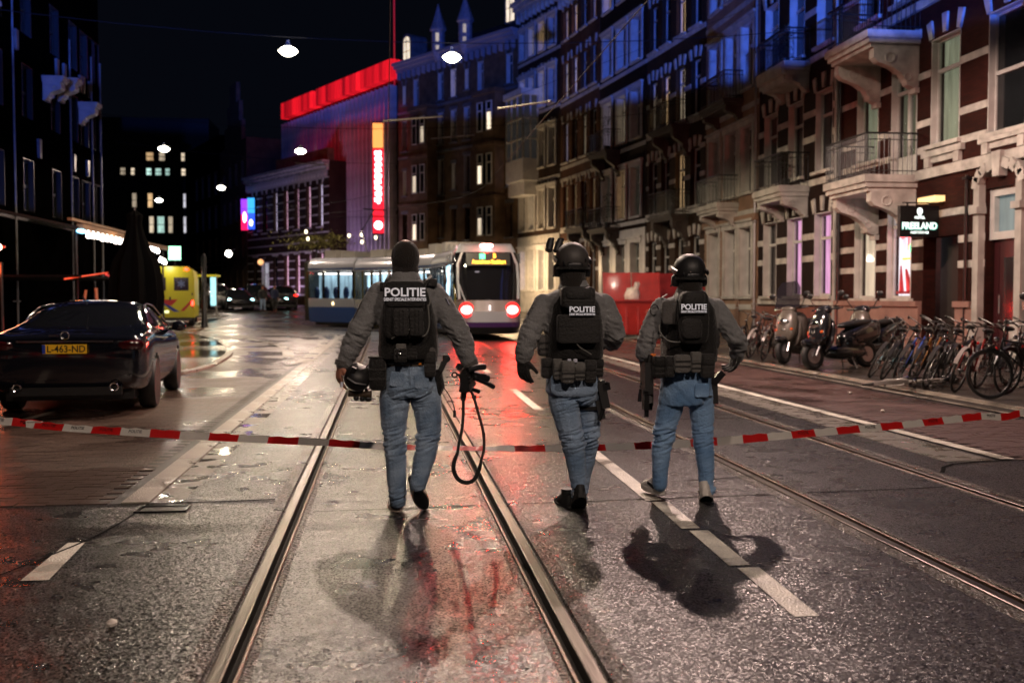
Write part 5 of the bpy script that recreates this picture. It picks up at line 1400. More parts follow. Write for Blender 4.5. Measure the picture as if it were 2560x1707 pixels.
# lantern at the brownstone entrance, right of the tram
wl = empty('entrance_lantern', (7.5, 64.5, 0), 0, 'bright cream entrance lantern just right of the tram', 'lamp')
obj('globe', MB().ellip((0, 0, 3.5), (.42, .2, .24), 14, 8), mat('cream_lantern', (1, .8, .5), .5, emit=(1, .72, .40), estr=9), wl); obj('arm', MB().cyl((0, 0, 3.7), (1.6, 4.0, 4.1), .03, 5), m_blackp, wl)
lamp('entrance_light', 'POINT', (7.5, 64.0, 3.2), 1100, (1, .66, .36), .25)
wl = empty('entrance_lantern', (-3.6, 77.5, 0), 0, 'warm wall lantern left of the tram on the striped building', 'lamp')
obj('globe', MB().ellip((0, 0, 3.9), (.38, .2, .3), 14, 8), mat('amber_lantern', (1, .7, .4), .5, emit=(1, .60, .30), estr=7), wl); obj('arm', MB().cyl((0, 0, 4.2), (-1.2, 9.5, 4.3), .03, 5), m_blackp, wl)
lamp('entrance_light', 'POINT', (-3.6, 77.0, 3.7), 200, (1, .66, .4), .25)

# ---- red waste containers on the right
m_binr = mat('container_red', (.34, .014, .010), .38, noise_s=2.5, noise_amt=.25, coat=.3)
m_bind = mat('container_dark_red', (.20, .008, .010), .45, noise_s=2, noise_amt=.3)
def container(loc, rz, label, w=2.0, d=1.3, open_=True, bag=True, m=m_binr):
    r_ = empty('waste_container', loc, rz, label, 'container', 'red waste containers')
    b = MB(); b.loft([[(-w / 2 * k1, -d / 2 * k1, z), (w / 2 * k1, -d / 2 * k1, z), (w / 2 * k1, d / 2 * k1, z), (-w / 2 * k1, d / 2 * k1, z)] for z, k1 in ((.16, .88), (.9, .97), (1.28, 1.0), (1.34, 1.05), (1.38, 1.05))])
    o = obj('body', b, m, r_, smooth=False); bevel(o, .03, 2)
    for i in range(5): obj('rib', MB().box((-w * .4 + i * w * .2, -d / 2 * .975, .72), (.07, .06, 1.0), M3(-.06, 0, 0)), m, r_, smooth=False)
    obj('rim_bar', MB().cyl((-w / 2 - .06, -d / 2 - .02, 1.32), (w / 2 + .06, -d / 2 - .02, 1.32), .035, 8), m_bind, r_)
    for sx in (-1, 1):
        L0 = MB().bx(-w * .24, w * .24, -.02, .03, 0, d * .78).bx(-w * .24, -w * .21, -.06, -.02, 0, d * .78).bx(w * .21, w * .24, -.06, -.02, 0, d * .78).cyl((0, -.05, d * .35), (0, -.02, d * .35), .09, 12)
        obj('lid', L0, m, r_, loc=(sx * w * .25, d / 2, 1.36), rot=(R(-14 if open_ else 68), 0, 0))
        for sy in (-1, 1): obj('castor', MB().cyl((sx * w * .36 - .03, sy * d * .33, .09), (sx * w * .36 + .03, sy * d * .33, .09), .09, 12), m_blackpl, r_)
    for i in range(4): obj('print_line', MB().box((w * .22, -d / 2 * .985 - .035, .80 + i * .07), (.42 - .05 * (i % 2), .01, .028), M3(-.06, 0, 0)), mat('faded_print', (.6, .18, .13), .6), r_, smooth=False)
    if bag:
        q = MB().ellip((-.12, .0, 1.52), (.34, .30, .30), 16, 10, p=.9).ellip((.02, -.1, 1.80), (.10, .10, .2), 10, 8).ellip((.16, .0, 1.9), (.06, .06, .1), 8, 6)
        rr = random.Random(5); q.v = [(x + rr.uniform(-.03, .03), y + rr.uniform(-.03, .03), z + rr.uniform(-.03, .03)) for x, y, z in q.v]
        q.v = [(x * .8, y, z) for x, y, z in q.v]
        bg = obj('rubbish_bag', q, mat('white_plastic_bag', (.62, .55, .50), .45, noise_s=8, noise_amt=.2), None, loc=loc, rot=(0, 0, rz), label='crumpled white rubbish bag bulging out of the open red container', cat='bag')
    return r_
container((8.7, 35.4, 0), R(-4), 'red open-lidded waste container with a white bag sticking out', w=2.1, open_=True)
container((10.75, 36.2, 0), R(3), 'red waste container with raised lids behind the right-hand walker', w=2.1, open_=True, bag=False, m=m_bind)

# ---- bicycles
m_bsteel = mat('bicycle_steel', (.12, .115, .11), .3, .9)
m_spoke = mat('spoke_steel', (.10, .10, .10), .35, .7)
def bike(loc, rz, lean, label, fc, guard=None, rot3=None, chrome=False, basket=False, group='bicycles and scooters parked along the pavement', seed=0, skirt=None):
    r_ = empty('bicycle', loc, 0, label, 'bicycle', group, rot=rot3 or (R(lean) * 1.0, 0, rz)) if rot3 else empty('bicycle', loc, 0, label, 'bicycle', group)
    if not rot3:
        r_.rotation_mode = 'XYZ'
        # lean sideways about the bike's long axis, then turn
        r_.rotation_euler = (Matrix.Rotation(rz, 4, 'Z') @ Matrix.Rotation(R(-lean), 4, 'X')).to_euler()
    fm = mat('bike_frame_' + '_'.join('%02d' % int(c * 99) for c in fc), fc, .28, .2, coat=.5)
    R0 = .345; fx_, rx = .56, -.54
    def wh():
        b = MB().torus((0, 0, 0), R0 - .018, .019, (0, 1, 0), 40, 6); return b.mesh('wheel', True)
    def rimm():
        b = MB().torus((0, 0, 0), R0 - .042, .010, (0, 1, 0), 36, 4)
        for i in range(24):
            a = 2 * math.pi * i / 24; s = (.02 if i % 2 else -.02)
            b.tube([(0, s, 0), ((R0 - .045) * math.cos(a), 0, (R0 - .045) * math.sin(a))], .0016, 3)
        b.cyl((0, -.045, 0), (0, .045, 0), .018, 8); return b.mesh('rim', True)
    for x in (fx_, rx):
        w_ = obj('wheel', cached('bw', wh), m_tyre, r_, loc=(x, 0, R0)); obj('rim', cached('br', rimm), m_spoke, w_)
    hx, hz = .34, .86; bb = (-.07, 0, .29); st_ = (-.22, 0, .80)
    def fr():
        b = MB()
        b.tube([(hx, 0, hz), (hx + .05, 0, hz - .17)], .017, 8)
        b.tube([(hx + .04, 0, hz - .15), bb], .016, 8); b.tube([st_, bb], .015, 8)
        if seed % 2: b.tube([(hx + .01, 0, hz - .04), (-.20, 0, .74)], .014, 8)
        else: b.tube([(hx + .02, 0, hz - .08), (.06, 0, .58), (-.15, 0, .5)], .014, 8)
        for s in (-1, 1):
            b.tube([bb, (rx, s * .05, R0)], .009, 6); b.tube([(-.20, 0, .72), (rx, s * .05, R0)], .008, 6)
            b.tube([(hx + .05, s * .02, hz - .17), (hx + .10, s * .045, hz - .26), (fx_, s * .05, R0)], .011, 6)
        return b.mesh('frame', True)
    obj('frame', cached(('bfr', seed % 2), fr), fm, r_)
    def hb():
        b = MB().tube([(hx, 0, hz), (hx - .03, 0, hz + .16)], .012, 6)
        b.tube([(hx - .20, -.30, hz + .17), (hx - .08, -.28, hz + .21), (hx + .0, -.16, hz + .20), (hx + .02, 0, hz + .15), (hx + .0, .16, hz + .20), (hx - .08, .28, hz + .21), (hx - .20, .30, hz + .17)], .011, 6)
        b.ellip((hx + .02, .10, hz + .21), (.03, .03, .03), 10, 6)
        return b.mesh('handlebar', True)
    obj('handlebar', cached('bhb', hb), m_bsteel, r_)
    obj('grip', cached('bgr', lambda: MB().cyl((hx - .22, -.30, hz + .165), (hx - .11, -.287, hz + .20), .017, 8).cyl((hx - .22, .30, hz + .165), (hx - .11, .287, hz + .20), .017, 8).mesh('grip', True)), m_blackpl, r_)
    obj('saddle', cached('bsd', lambda: MB().ellip((-.27, 0, .93), (.14, .085, .04), 14, 8).ellip((-.14, 0, .935), (.09, .03, .028), 10, 6).cyl((-.22, 0, .78), (-.25, 0, .92), .012, 6).mesh('saddle', True)), m_blackpl, r_)
    def mg(front):
        b = MB()
        for x, a0, a1 in (((fx_, R(20), R(170)),) if front else ((rx, R(-10), R(175)),)):
            pts = []
            for i in range(15):
                a = a0 + (a1 - a0) * i / 14; pts.append((x + (R0 + .018) * math.cos(a), (R0 + .018) * math.sin(a) + R0))
            for i in range(14):
                (x0, z0), (x1, z1) = pts[i], pts[i + 1]
                b.quad((x0, -.028, z0), (x0, .028, z0), (x1, .028, z1), (x1, -.028, z1)); b.quad((x0, -.028, z0), (x1, -.028, z1), (x1 * 1.0, -.032, z1 - .012), (x0, -.032, z0 - .012)); b.quad((x0, .028, z0), (x0, .032, z0 - .012), (x1, .032, z1 - .012), (x1, .028, z1))
        return b.mesh('mudguard', False, fix=False)
    for f_ in (True, False): obj('mudguard', cached(('bmg', f_), lambda: mg(f_)), guard or m_blackpl, r_)
    obj('rack', cached('brk', lambda: MB().tube([(-.25, -.06, .72), (-.80, -.07, .74), (-.80, .07, .74), (-.25, .06, .72)], .006, 5).cyl((rx, -.07, R0), (-.62, -.07, .74), .005, 5).cyl((rx, .07, R0), (-.62, .07, .74), .005, 5).mesh('rack', True)), m_chrome if chrome else m_blackpl, r_)
    obj('chain_case', cached('bcc', lambda: MB().box((-.30, -.055, .32), (.60, .02, .10), M3(0, R(4), 0)).cyl((-.07, -.045, .29), (-.07, -.065, .29), .095, 16).mesh('chain_case', False)), skirt or m_blackpl, r_)
    obj('pedal', cached('bpd', lambda: MB().tube([(-.07, -.08, .29), (.04, -.09, .17)], .009, 5).tube([(-.07, .08, .29), (-.18, .09, .41)], .009, 5).bx(0, .09, -.17, -.09, .155, .18).bx(-.22, -.14, .09, .17, .40, .425).mesh('pedal', False)), m_chrome, r_)
    obj('bike_lamp', cached('blp', lambda: MB().ellip((hx + .10, 0, hz - .02), (.045, .035, .035), 10, 6).mesh('bike_lamp', True)), m_chrome, r_)
    obj('rear_reflector', cached('brf', lambda: MB().ellip((-.93, 0, .62), (.012, .03, .03), 8, 5).mesh('rear_reflector', True)), mat('red_reflector', (.5, .01, .01), .2), r_)
    if basket: obj('crate', MB().bx(.36, .70, -.2, .2, .80, .82).bx(.36, .38, -.2, .2, .8, 1.0).bx(.68, .70, -.2, .2, .8, 1.0).bx(.38, .68, -.2, -.18, .8, 1.0).bx(.38, .68, .18, .2, .8, 1.0), m_blackpl, r_, smooth=False)
    return r_
m_steelg = mat('steel_mudguard', (.10, .095, .09), .3, .6); m_whiteg = mat('pale_mudguard', (.30, .26, .24), .45)
m_ltblue = mat('pale_blue_guard', (.22, .52, .62), .4)
PI_ = math.pi
BK = [((8.92, 13.30, .03), R(176), -6, 'large black bicycle seen side-on, its whole round front wheel in view', (.015, .015, .017), None, 1, None),
      ((8.85, 14.75, .03), R(222), 14, 'bicycle with dark red frame and short pale front mudguard', (.20, .015, .012), m_whiteg, 0, None),
      ((8.75, 15.5, .03), R(226), 18, 'black bicycle left of the red-framed one', (.02, .02, .02), m_steelg, 1, None),
      ((8.85, 16.15, .03), R(226), 20, 'ochre-framed bicycle leaning over the lying one', (.28, .12, .03), None, 0, None),
      ((8.85, 16.7, .03), R(228), 22, 'blue-framed bicycle leaning in the thick of the row', (.05, .10, .42), m_steelg, 1, m_ltblue),
      ((8.85, 17.2, .03), R(230), 24, 'leaning black bicycle with pale blue coat guard', (.02, .02, .02), m_blackpl, 0, m_ltblue),
      ((8.85, 17.7, .03), R(232), 26, 'bicycle leaning next to the black scooter, leftmost of the near row', (.05, .045, .04), m_steelg, 1, m_ltblue),
      ((10.6, 14.6, .03), R(200), 5, 'dark bicycle behind the red-framed one, near the hotel plinth', (.03, .03, .03), None, 0, None),
      ((10.7, 16.0, .03), R(205), 8, 'dark bicycle standing against the hotel plinth', (.02, .03, .04), None, 1, None),
      ((9.9, 13.1, .03), R(190), 8, 'black bicycle cut by the right edge of the photo', (.02, .02, .02), m_steelg, 0, None),
      ((8.75, 22.7, .03), R(235), 10, 'bicycle with shiny handlebar beside the windscreen scooter', (.10, .09, .08), m_steelg, 1, None),
      ((8.8, 23.6, .03), R(230), 12, 'bicycle with curved pale mudguard behind the right-hand walker', (.06, .03, .03), m_whiteg, 0, None),
      ((9.1, 24.6, .03), R(240), 14, 'dark bicycle farther back between the walker and the scooters', (.02, .02, .02), m_whiteg, 1, None),
      ((9.3, 25.8, .03), R(235), 9, 'farthest dark bicycle of the row, close to the container', (.02, .02, .02), m_steelg, 0, None)]
BK += [((9.6, 15.3, .03), R(215), 9, 'black bicycle in the second rank behind the red-framed one', (.015, .015, .015), None, 0, None),
       ((9.7, 16.6, .03), R(222), 12, 'black bicycle in the second rank behind the ochre one', (.02, .02, .02), None, 1, None),
       ((9.9, 17.9, .03), R(226), 14, 'black bicycle in the second rank, nearest to the black scooter', (.02, .02, .025), None, 0, None),
       ((9.5, 14.2, .03), R(205), 4, 'dark bicycle standing just behind the one with the big round wheel', (.02, .02, .02), None, 1, None)]
for i, (lc, rz, ln, lb, fc, gd, sd, sk) in enumerate(BK):
    bike(lc, rz, ln, lb, fc, gd, seed=sd, chrome=bool(i % 2), skirt=sk, basket=(i in (9,)))
bike((8.15, 15.65, .06), 0, 0, 'pale grey bicycle lying flat on the ground in front of the row', (.40, .37, .34), m_whiteg, rot3=(Matrix.Rotation(R(198), 4, 'Z') @ Matrix.Rotation(R(-82), 4, 'X')).to_euler(), seed=1, chrome=True)

# ---- scooters
m_sgrey = mat('scooter_grey_panel', (.10, .085, .07), .3, coat=.6); m_sblk = mat('scooter_black_panel', (.012, .012, .014), .16, coat=.9)
def scooter(loc, rz, label, main, nose, screen=False, apron=False, lean=5):
    r_ = empty('scooter', loc, 0, label, 'scooter', 'bicycles and scooters parked along the pavement'); r_.scale = (1.14, 1.14, 1.12)
    r_.rotation_euler = (Matrix.Rotation(rz, 4, 'Z') @ Matrix.Rotation(R(lean), 4, 'X')).to_euler()
    for x in (.66, -.62):
        w_ = obj('wheel', cached('sw', lambda: MB().torus((0, 0, 0), .19, .058, (0, 1, 0), 28, 10).mesh('wheel', True)), m_tyre, r_, loc=(x, 0, .25))
        obj('rim', cached('sr', lambda: MB().cyl((0, -.045, 0), (0, .045, 0), .14, 18).cyl((0, -.06, 0), (0, .06, 0), .04, 10).mesh('rim', 'auto')), m_alu, w_)
    def el(x, z, rx_, ry, rz_, ang, p=.8): return dict(c=(x, 0, z), r=(rx_, ry, rz_), M=M3(0, R(ang), 0), p=p)
    def E(nm, parts, m):
        b = MB()
        for q in parts: b.ellip(q['c'], q['r'], 18, 12, p=q['p'], M=q['M'])
        return obj(nm, b, m, r_, smooth=True)
    E('front_shield', [el(.46, .72, .13, .21, .34, -18)], nose); E('leg_shield', [el(.36, .60, .06, .24, .32, -16)], main)
    E('front_mudguard', [el(.66, .46, .24, .085, .09, -6, .9)], nose if not apron else m_sblk)
    E('floor_board', [el(.0, .28, .34, .17, .07, 0)], m_blackpl); E('belly', [el(-.1, .30, .50, .16, .13, 0), el(-.28, .48, .30, .17, .2, 0)], main)
    E('rear_body', [el(-.48, .60, .50, .19, .21, 14, .85)], main); E('side_panel', [el(-.36, .52, .26, .185, .12, 20)], main)
    E('seat', [el(-.38, .80, .40, .14, .065, 6, .85)], m_blackpl); E('tail', [el(-.86, .78, .10, .10, .09, 0)], main)
    obj('chrome_strip', MB().tube([(-.12, -.185, .60), (-.4, -.195, .70), (-.78, -.12, .80)], .014, 6).tube([(-.12, .185, .60), (-.4, .195, .70), (-.78, .12, .80)], .014, 6), m_chrome, r_)
    obj('headlight', MB().ellip((.565, 0, .80), (.05, .11, .075), 14, 8).ellip((.60, 0, .66), (.03, .05, .035), 10, 6), m_chrome, r_)
    obj('indicator', MB().ellip((.56, .15, .66), (.04, .03, .03), 8, 6).ellip((.56, -.15, .66), (.04, .03, .03), 8, 6), mat('orange_lens', (.7, .12, .02), .2), r_)
    obj('fork', MB().tube([(.44, .07, .6), (.66, .09, .25)], .022, 8).tube([(.44, -.07, .6), (.66, -.09, .25)], .022, 8), m_alu, r_)
    E('handlebar_cowl', [el(.34, 1.04, .10, .16, .08, 20)], main)
    obj('handlebar', MB().tube([(.26, -.36, 1.07), (.32, -.15, 1.06), (.32, .15, 1.06), (.26, .36, 1.07)], .016, 6), m_blackpl, r_)
    obj('brake_lever', MB().tube([(.30, -.33, 1.05), (.36, -.16, 1.05)], .008, 5).tube([(.30, .33, 1.05), (.36, .16, 1.05)], .008, 5), m_chrome, r_)
    for s in (-1, 1):
        mo = obj('mirror', MB().tube([(.30, s * .22, 1.08), (.30, s * .34, 1.26)], .008, 5).ellip((.29, s * .36, 1.32), (.02, .075, .05), 12, 6), m_blackpl, r_)
        obj('mirror_glass', MB().ellip((.272, s * .36, 1.32), (.004, .065, .042), 12, 6), m_chrome, mo)
    if screen:
        o = obj('windscreen', MB().prism([(-.26, 0), (.26, 0), (.24, .38), (.16, .52), (-.16, .52), (-.24, .38)], 0, .008, M=Matrix.Rotation(R(-90), 3, 'Z') @ M3(R(18), 0, 0)), glass_mat('smoked_screen', (.02, .018, .024), .62, .08), r_, loc=(.40, 0, 1.08), smooth=False)
    if apron: E('leg_cover', [el(.20, .66, .16, .27, .34, -10, .7)], mat('scooter_leg_cover', (.05, .042, .035), .7, bump=.6, bump_s=8))
    obj('stand', MB().tube([(-.15, -.12, .2), (-.22, -.16, .0)], .014, 5).tube([(-.15, .12, .2), (-.22, .16, .0)], .014, 5), m_zinc, r_)
    obj('exhaust', MB().tube([(-.3, -.16, .28), (-.85, -.2, .36)], [.04, .055], 10), m_alu, r_)
    return r_
def rz_of(dx, dy): return math.atan2(dy, dx)
scooter((8.95, 19.35, .03), rz_of(-1.06, -.42), 'large black scooter with twin headlamps in the middle of the parked row', m_sblk, m_sblk)
scooter((8.95, 21.3, .03), rz_of(-1.0, -.8), 'grey-nosed scooter with a tall smoked windscreen and leg cover', m_sgrey, m_sgrey, screen=True, apron=True)
scooter((10.35, 20.7, .03), rz_of(-1, -.6), 'scooter with round mirrors half hidden behind the black one', m_sblk, m_sgrey)
scooter((8.95, 12.35, .03), rz_of(-1, -.5), 'dark motor scooter with chrome headlamp cut by the right edge', m_sblk, m_sblk)

# ---- tape across the street, tied to two iron bollards
def bollard(x, y, lb):
    r_ = obj('bollard', MB().lathe([(.13, 0), (.13, .08), (.10, .12), (.085, .75), (.105, .78), (.105, .84), (.07, .90), (.02, .96)], n=16), mat('brown_bollard_paint', (.09, .035, .022), .4), loc=(x, y, 0), label=lb, cat='bollard', group='bollards the tape is tied to')
bollard(-7.2, 9.2, 'iron bollard at the left end of the police tape'); bollard(7.7, 9.6, 'iron bollard at the right end of the police tape')
anch = [(-7.15, 9.25, .80)]
for (a, c, Y_) in ((0, 966, 8.75), (60, 973, 8.7), (160, 983, 8.62), (300, 992, 8.5), (440, 1000, 8.4), (600, 1009, 8.25), (750, 1016, 8.15), (900, 1026, 8.05), (1050, 1029, 8.0), (1200, 1030, 8.0), (1350, 1028, 8.0), (1500, 1022, 8.05), (1650, 1013, 8.15), (1800, 1000, 8.3), (1950, 987, 8.5), (2100, 973, 8.7), (2250, 956, 8.95), (2352, 945, 9.1)):
    p_ = at(a, c, Y_); anch.append((p_.x, p_.y, p_.z))
anch.append((7.62, 9.6, .82))
def smooth_path3(p, n=6):
    out = []
    for i in range(len(p) - 1):
        a = Vector(p[max(0, i - 1)]); b_ = Vector(p[i]); c = Vector(p[i + 1]); d = Vector(p[min(len(p) - 1, i + 2)])
        for k_ in range(n):
            t = k_ / n; out.append(0.5 * ((2 * b_) + (-a + c) * t + (2 * a - 5 * b_ + 4 * c - d) * t * t + (-a + 3 * b_ - 3 * c + d) * t ** 3))
    out.append(Vector(p[-1])); return out
tp = smooth_path3(anch, 24)
# resample by length so that each colour block is 0.25 m
cum = [0]
for i in range(1, len(tp)): cum.append(cum[-1] + (tp[i] - tp[i - 1]).length)
def at_len(s):
    import bisect
    i = min(len(tp) - 2, max(0, bisect.bisect_right(cum, s) - 1)); t = (s - cum[i]) / max(1e-9, cum[i + 1] - cum[i]); return tp[i].lerp(tp[i + 1], t)
SEG = .245; step = SEG / 8; n_ = int(cum[-1] / step)
def tape_frame(s):
    p_ = at_len(s); q = (at_len(s + .02) - at_len(s - .02)).normalized()
    tw = R(20 + 34 * math.exp(-((p_.x - .2) / 2.2) ** 2) + 10 * math.sin(s * 1.7) + 5 * math.sin(s * 4.1)); up = Vector((0, 0, 1)); side = up.cross(q).normalized()
    u = (up * math.cos(tw) + side * math.sin(tw)); return p_, q, u
wd = .033; bands = {}
for i in range(n_):
    (p0, q0, u0), (p1, q1, u1) = tape_frame(i * step), tape_frame((i + 1) * step)
    f0 = .004 * math.sin(i * 1.3); f1 = .004 * math.sin((i + 1) * 1.3)
    bands.setdefault(int(i / 8), MB()).quad(p0 - u0 * wd, p1 - u1 * wd, p1 + u1 * wd + Vector((0, 0, f1)), p0 + u0 * wd + Vector((0, 0, f0)))
tape = empty('police_tape', tuple(tp[0]), 0, 'red and white striped police barrier tape stretched across the whole street at knee height', 'tape')
def rel(b): b.v = [tuple(Vector(v) - tp[0]) for v in b.v]; return b
m_tw = mat('tape_white', (.62, .59, .55), .3, bump=.2, bump_s=14); m_tr = mat('tape_red', (.55, .012, .012), .3, bump=.2, bump_s=14)
for k_, q in bands.items(): obj('red_band' if k_ % 2 else 'white_band', rel(q), m_tr if k_ % 2 else m_tw, tape, smooth=False)
for k_ in range(int(cum[-1] / SEG) - 1):
    s = (k_ + .5) * SEG; p_, q, u = tape_frame(s)
    if abs(p_.x) > 6.5: continue
    word = ('POLITIE', 'NIET BETREDEN')[(k_ // 1) % 2] if k_ % 2 == 0 else 'POLITIE'
    if -2.0 < p_.x < 3.0 or (p_.x > 0 and k_ % 3): continue
    me = cached(('tape', word), lambda: text_mesh(word, .036, 0, .0006, squash=.9 if word == 'POLITIE' else .62))
    nrm = q.cross(u).normalized()
    M_ = Matrix((q, u, nrm)).transposed().to_4x4(); 
    o = obj('tape_lettering', me, m_blackp, tape, smooth=False); c_ = p_ - tp[0] + nrm * .003 + u * .006
    o.matrix_local = Matrix.Translation(c_) @ M_

# ---- left terrace and its lamps
m_bulb = mat('white_bulb_glow', (1, .95, .9), .4, emit=(1, .88, .78), estr=14)
ter = empty('cafe_awning', (-9.2, 30.2, 0), 0, 'dark cafe awning with a brown front beam carrying a row of lit bulbs', 'awning')
obj('canvas', MB().prism([(-3.7, 4.4), (.6, 3.45), (.62, 3.40), (-3.7, 4.3)], 0, 6.2), mat('dark_canvas', (.015, .013, .012), .8), ter, smooth=False)
obj('beam', MB().bx(.55, .72, 0, 6.2, 3.38, 3.52).bx(.3, .42, 0, 6.2, 3.62, 3.70), mat('brown_beam', (.22, .12, .06), .5, noise_s=3, noise_amt=.3), ter, smooth=False)
obj('post', MB().cyl((.5, .1, 0), (.5, .1, 3.4), .04, 8).cyl((.5, 6.1, 0), (.5, 6.1, 3.4), .04, 8), m_blackp, ter)
bl = MB().ellip((0, 0, 0), (.075, .075, .085), 12, 8).cyl((0, 0, .07), (0, 0, .14), .025, 8).mesh('bulb', True)
for i in range(11): obj('bulb', bl, m_bulb, ter, loc=(.66, .75 + i * .50, 3.24 + .015 * (i % 3)))
obj('blue_lamp', MB().ellip((.66, .05, 3.32), (.1, .34, .06), 14, 6), mat('blue_lamp_glow', (.3, .7, 1), .4, emit=(.22, .62, 1), estr=7), ter)
lamp('awning_bulbs_light', 'POINT', (-8.3, 33.3, 3.05), 70, (1, .72, .5), .3)
ter2 = empty('cafe_awning', (-9.6, 39.4, 0), 0, 'farther cafe awning with a short double row of lit bulbs', 'awning')
obj('canvas', MB().prism([(-3.4, 4.4), (.6, 3.45), (.62, 3.40), (-3.4, 4.3)], 0, 4.2), mat('dark_canvas', (.015, .013, .012), .8), ter2, smooth=False)
obj('beam', MB().bx(.55, .72, 0, 4.2, 3.4, 3.54), mat('brown_beam', (.2, .1, .05), .5), ter2, smooth=False); obj('post', MB().cyl((.5, .1, 0), (.5, .1, 3.4), .04, 8).cyl((.5, 4.1, 0), (.5, 4.1, 3.4), .04, 8), m_blackp, ter2)
for i in range(9): obj('bulb', bl, m_bulb, ter2, loc=(.66, .3 + i * .43, 3.42 - .03 * i - (.3 if i > 5 else 0)))
# red heaters at the far left
m_hb = mat('heater_bulb_glow', (1, .6, .5), .4, emit=(1, .50, .36), estr=12)
rh = empty('heat_lamp_rack', (-9.4, 24.8, 0), 0, 'rack of small glowing red heat lamps at the far left', 'heater')
obj('rail', MB().cyl((-1.6, 0, 2.72), (.65, .2, 2.62), .03, 6).cyl((-1.4, 0, 2.7), (-1.4, 0, 4.4), .02, 5).cyl((-.2, 0, 2.6), (-.2, 0, 4.4), .02, 5), mat('rail_red', (.4, .05, .03), .4), rh)
for (x, z) in ((-.30, 2.50), (-.02, 2.60), (.32, 2.55), (.60, 2.60)): obj('heat_bulb', MB().ellip((x, -.1, z), (.08, .08, .085), 12, 8), m_hb, rh)
for (x, z) in ((-.42, 2.20), (.38, 2.12)): obj('heat_bulb', MB().ellip((x, -.1, z), (.18, .1, .07), 12, 8), mat('heater_warm_glow', (1, .8, .5), .4, emit=(1, .62, .30), estr=12), rh)
lamp('heater_light', 'POINT', (-9.4, 24.0, 2.2), 110, (1, .10, .03), .15); lamp('heater_light', 'POINT', (-10.2, 27.5, 2.2), 60, (1, .12, .03), .15)
obj('terrace_screen', MB().bx(-11.6, -10.35, 26.6, 26.75, .05, 1.9).bx(-11.6, -10.35, 26.55, 26.6, 1.0, 1.05), mat('orange_brown_panel', (.26, .075, .03), .55, noise_s=3, noise_amt=.3), label='orange lit wooden screen of the terrace at the far left', cat='screen', smooth=False)
bar = empty('terrace_canopy', (-8.9, 27.5, 0), 0, 'low terrace roof edged with thin red glowing tubes behind the black car', 'canopy')
obj('roof_slab', MB().bx(-4, 1.0, .2, 6.5, 1.98, 2.04), m_shade_trim, bar, smooth=False)
_o = Vector((-8.9, 27.5, 0))
obj('red_tube', MB().cyl(at(147, 641, 27.6) - _o, at(248, 626, 28.5) - _o, .022, 6), mat('red_tube_dim', (1, .15, .08), .5, emit=(1, .12, .05), estr=.35), bar)
obj('red_tube', MB().cyl(at(243, 630, 28.3) - _o, at(292, 653, 29.5) - _o, .026, 6), mat('red_tube_glow', (1, .1, .08), .5, emit=(1, .10, .09), estr=.7), bar)
obj('post', MB().cyl((-.9, .2, 0), (-.9, .2, 2.35), .04, 8).cyl((0, 6.2, 0), (0, 6.2, 2.35), .04, 8).cyl((-3.6, .2, 0), (-3.6, .2, 2.35), .04, 8), m_blackp, bar)
ch = empty('terrace_chair', (-7.75, 27.9, .05), R(-20), 'orange lit chair with curved back seen over the black car', 'chair')
obj('seat', MB().ellip((0, 0, .95), (.36, .24, .05), 16, 6, p=.8), mat('orange_chair', (.45, .17, .09), .5), ch)
obj('backrest', MB().tube([(-.28, .15, .98), (-.24, .2, 1.3), (-.2, .22, 1.6)], .035, 7).tube([(.1, .18, .98), (.12, .22, 1.35), (.1, .22, 1.65)], .04, 7).tube([(-.4, 0, 1.2), (-.42, 0, 1.0), (-.2, .0, .95)], .04, 7), MATS['orange_chair'], ch)
obj('leg', MB().cyl((-.2, 0, 0), (-.2, 0, .93), .03, 6).cyl((.2, 0, 0), (.2, 0, .93), .03, 6), MATS['orange_chair'], ch)
lamp('chair_glow', 'POINT', (-7.8, 27.2, 1.8), 10, (1, .3, .1), .1)
# folded parasol: black, tall
ps = empty('folded_parasol', (-6.70, 28.6, .02), 0, 'tall black folded parasol standing behind the black car', 'parasol')
rp = random.Random(4); secs = []
for (z, r) in ((.75, .40), (.9, .60), (1.3, .66), (1.75, .62), (2.15, .55), (2.45, .38), (2.8, .24), (3.1, .17), (3.3, .20), (3.42, .06)):
    secs.append([(r * (1 + .12 * math.sin(9 * a)) * math.cos(a), r * (1 + .12 * math.sin(9 * a)) * math.sin(a), z) for a in (2 * PI_ * i / 36 for i in range(36))])
obj('cloth', MB().loft(secs), mat('black_parasol_cloth', (.0018, .0018, .002), 1.0, spec=.05), ps); obj('pole', MB().cyl((0, 0, 0), (0, 0, 3.5), .035, 8), m_blackp, ps); ps.scale = (1, 1, 1.1); obj('foot', MB().bx(-.35, .35, -.35, .35, 0, .1), m_blackp, ps)
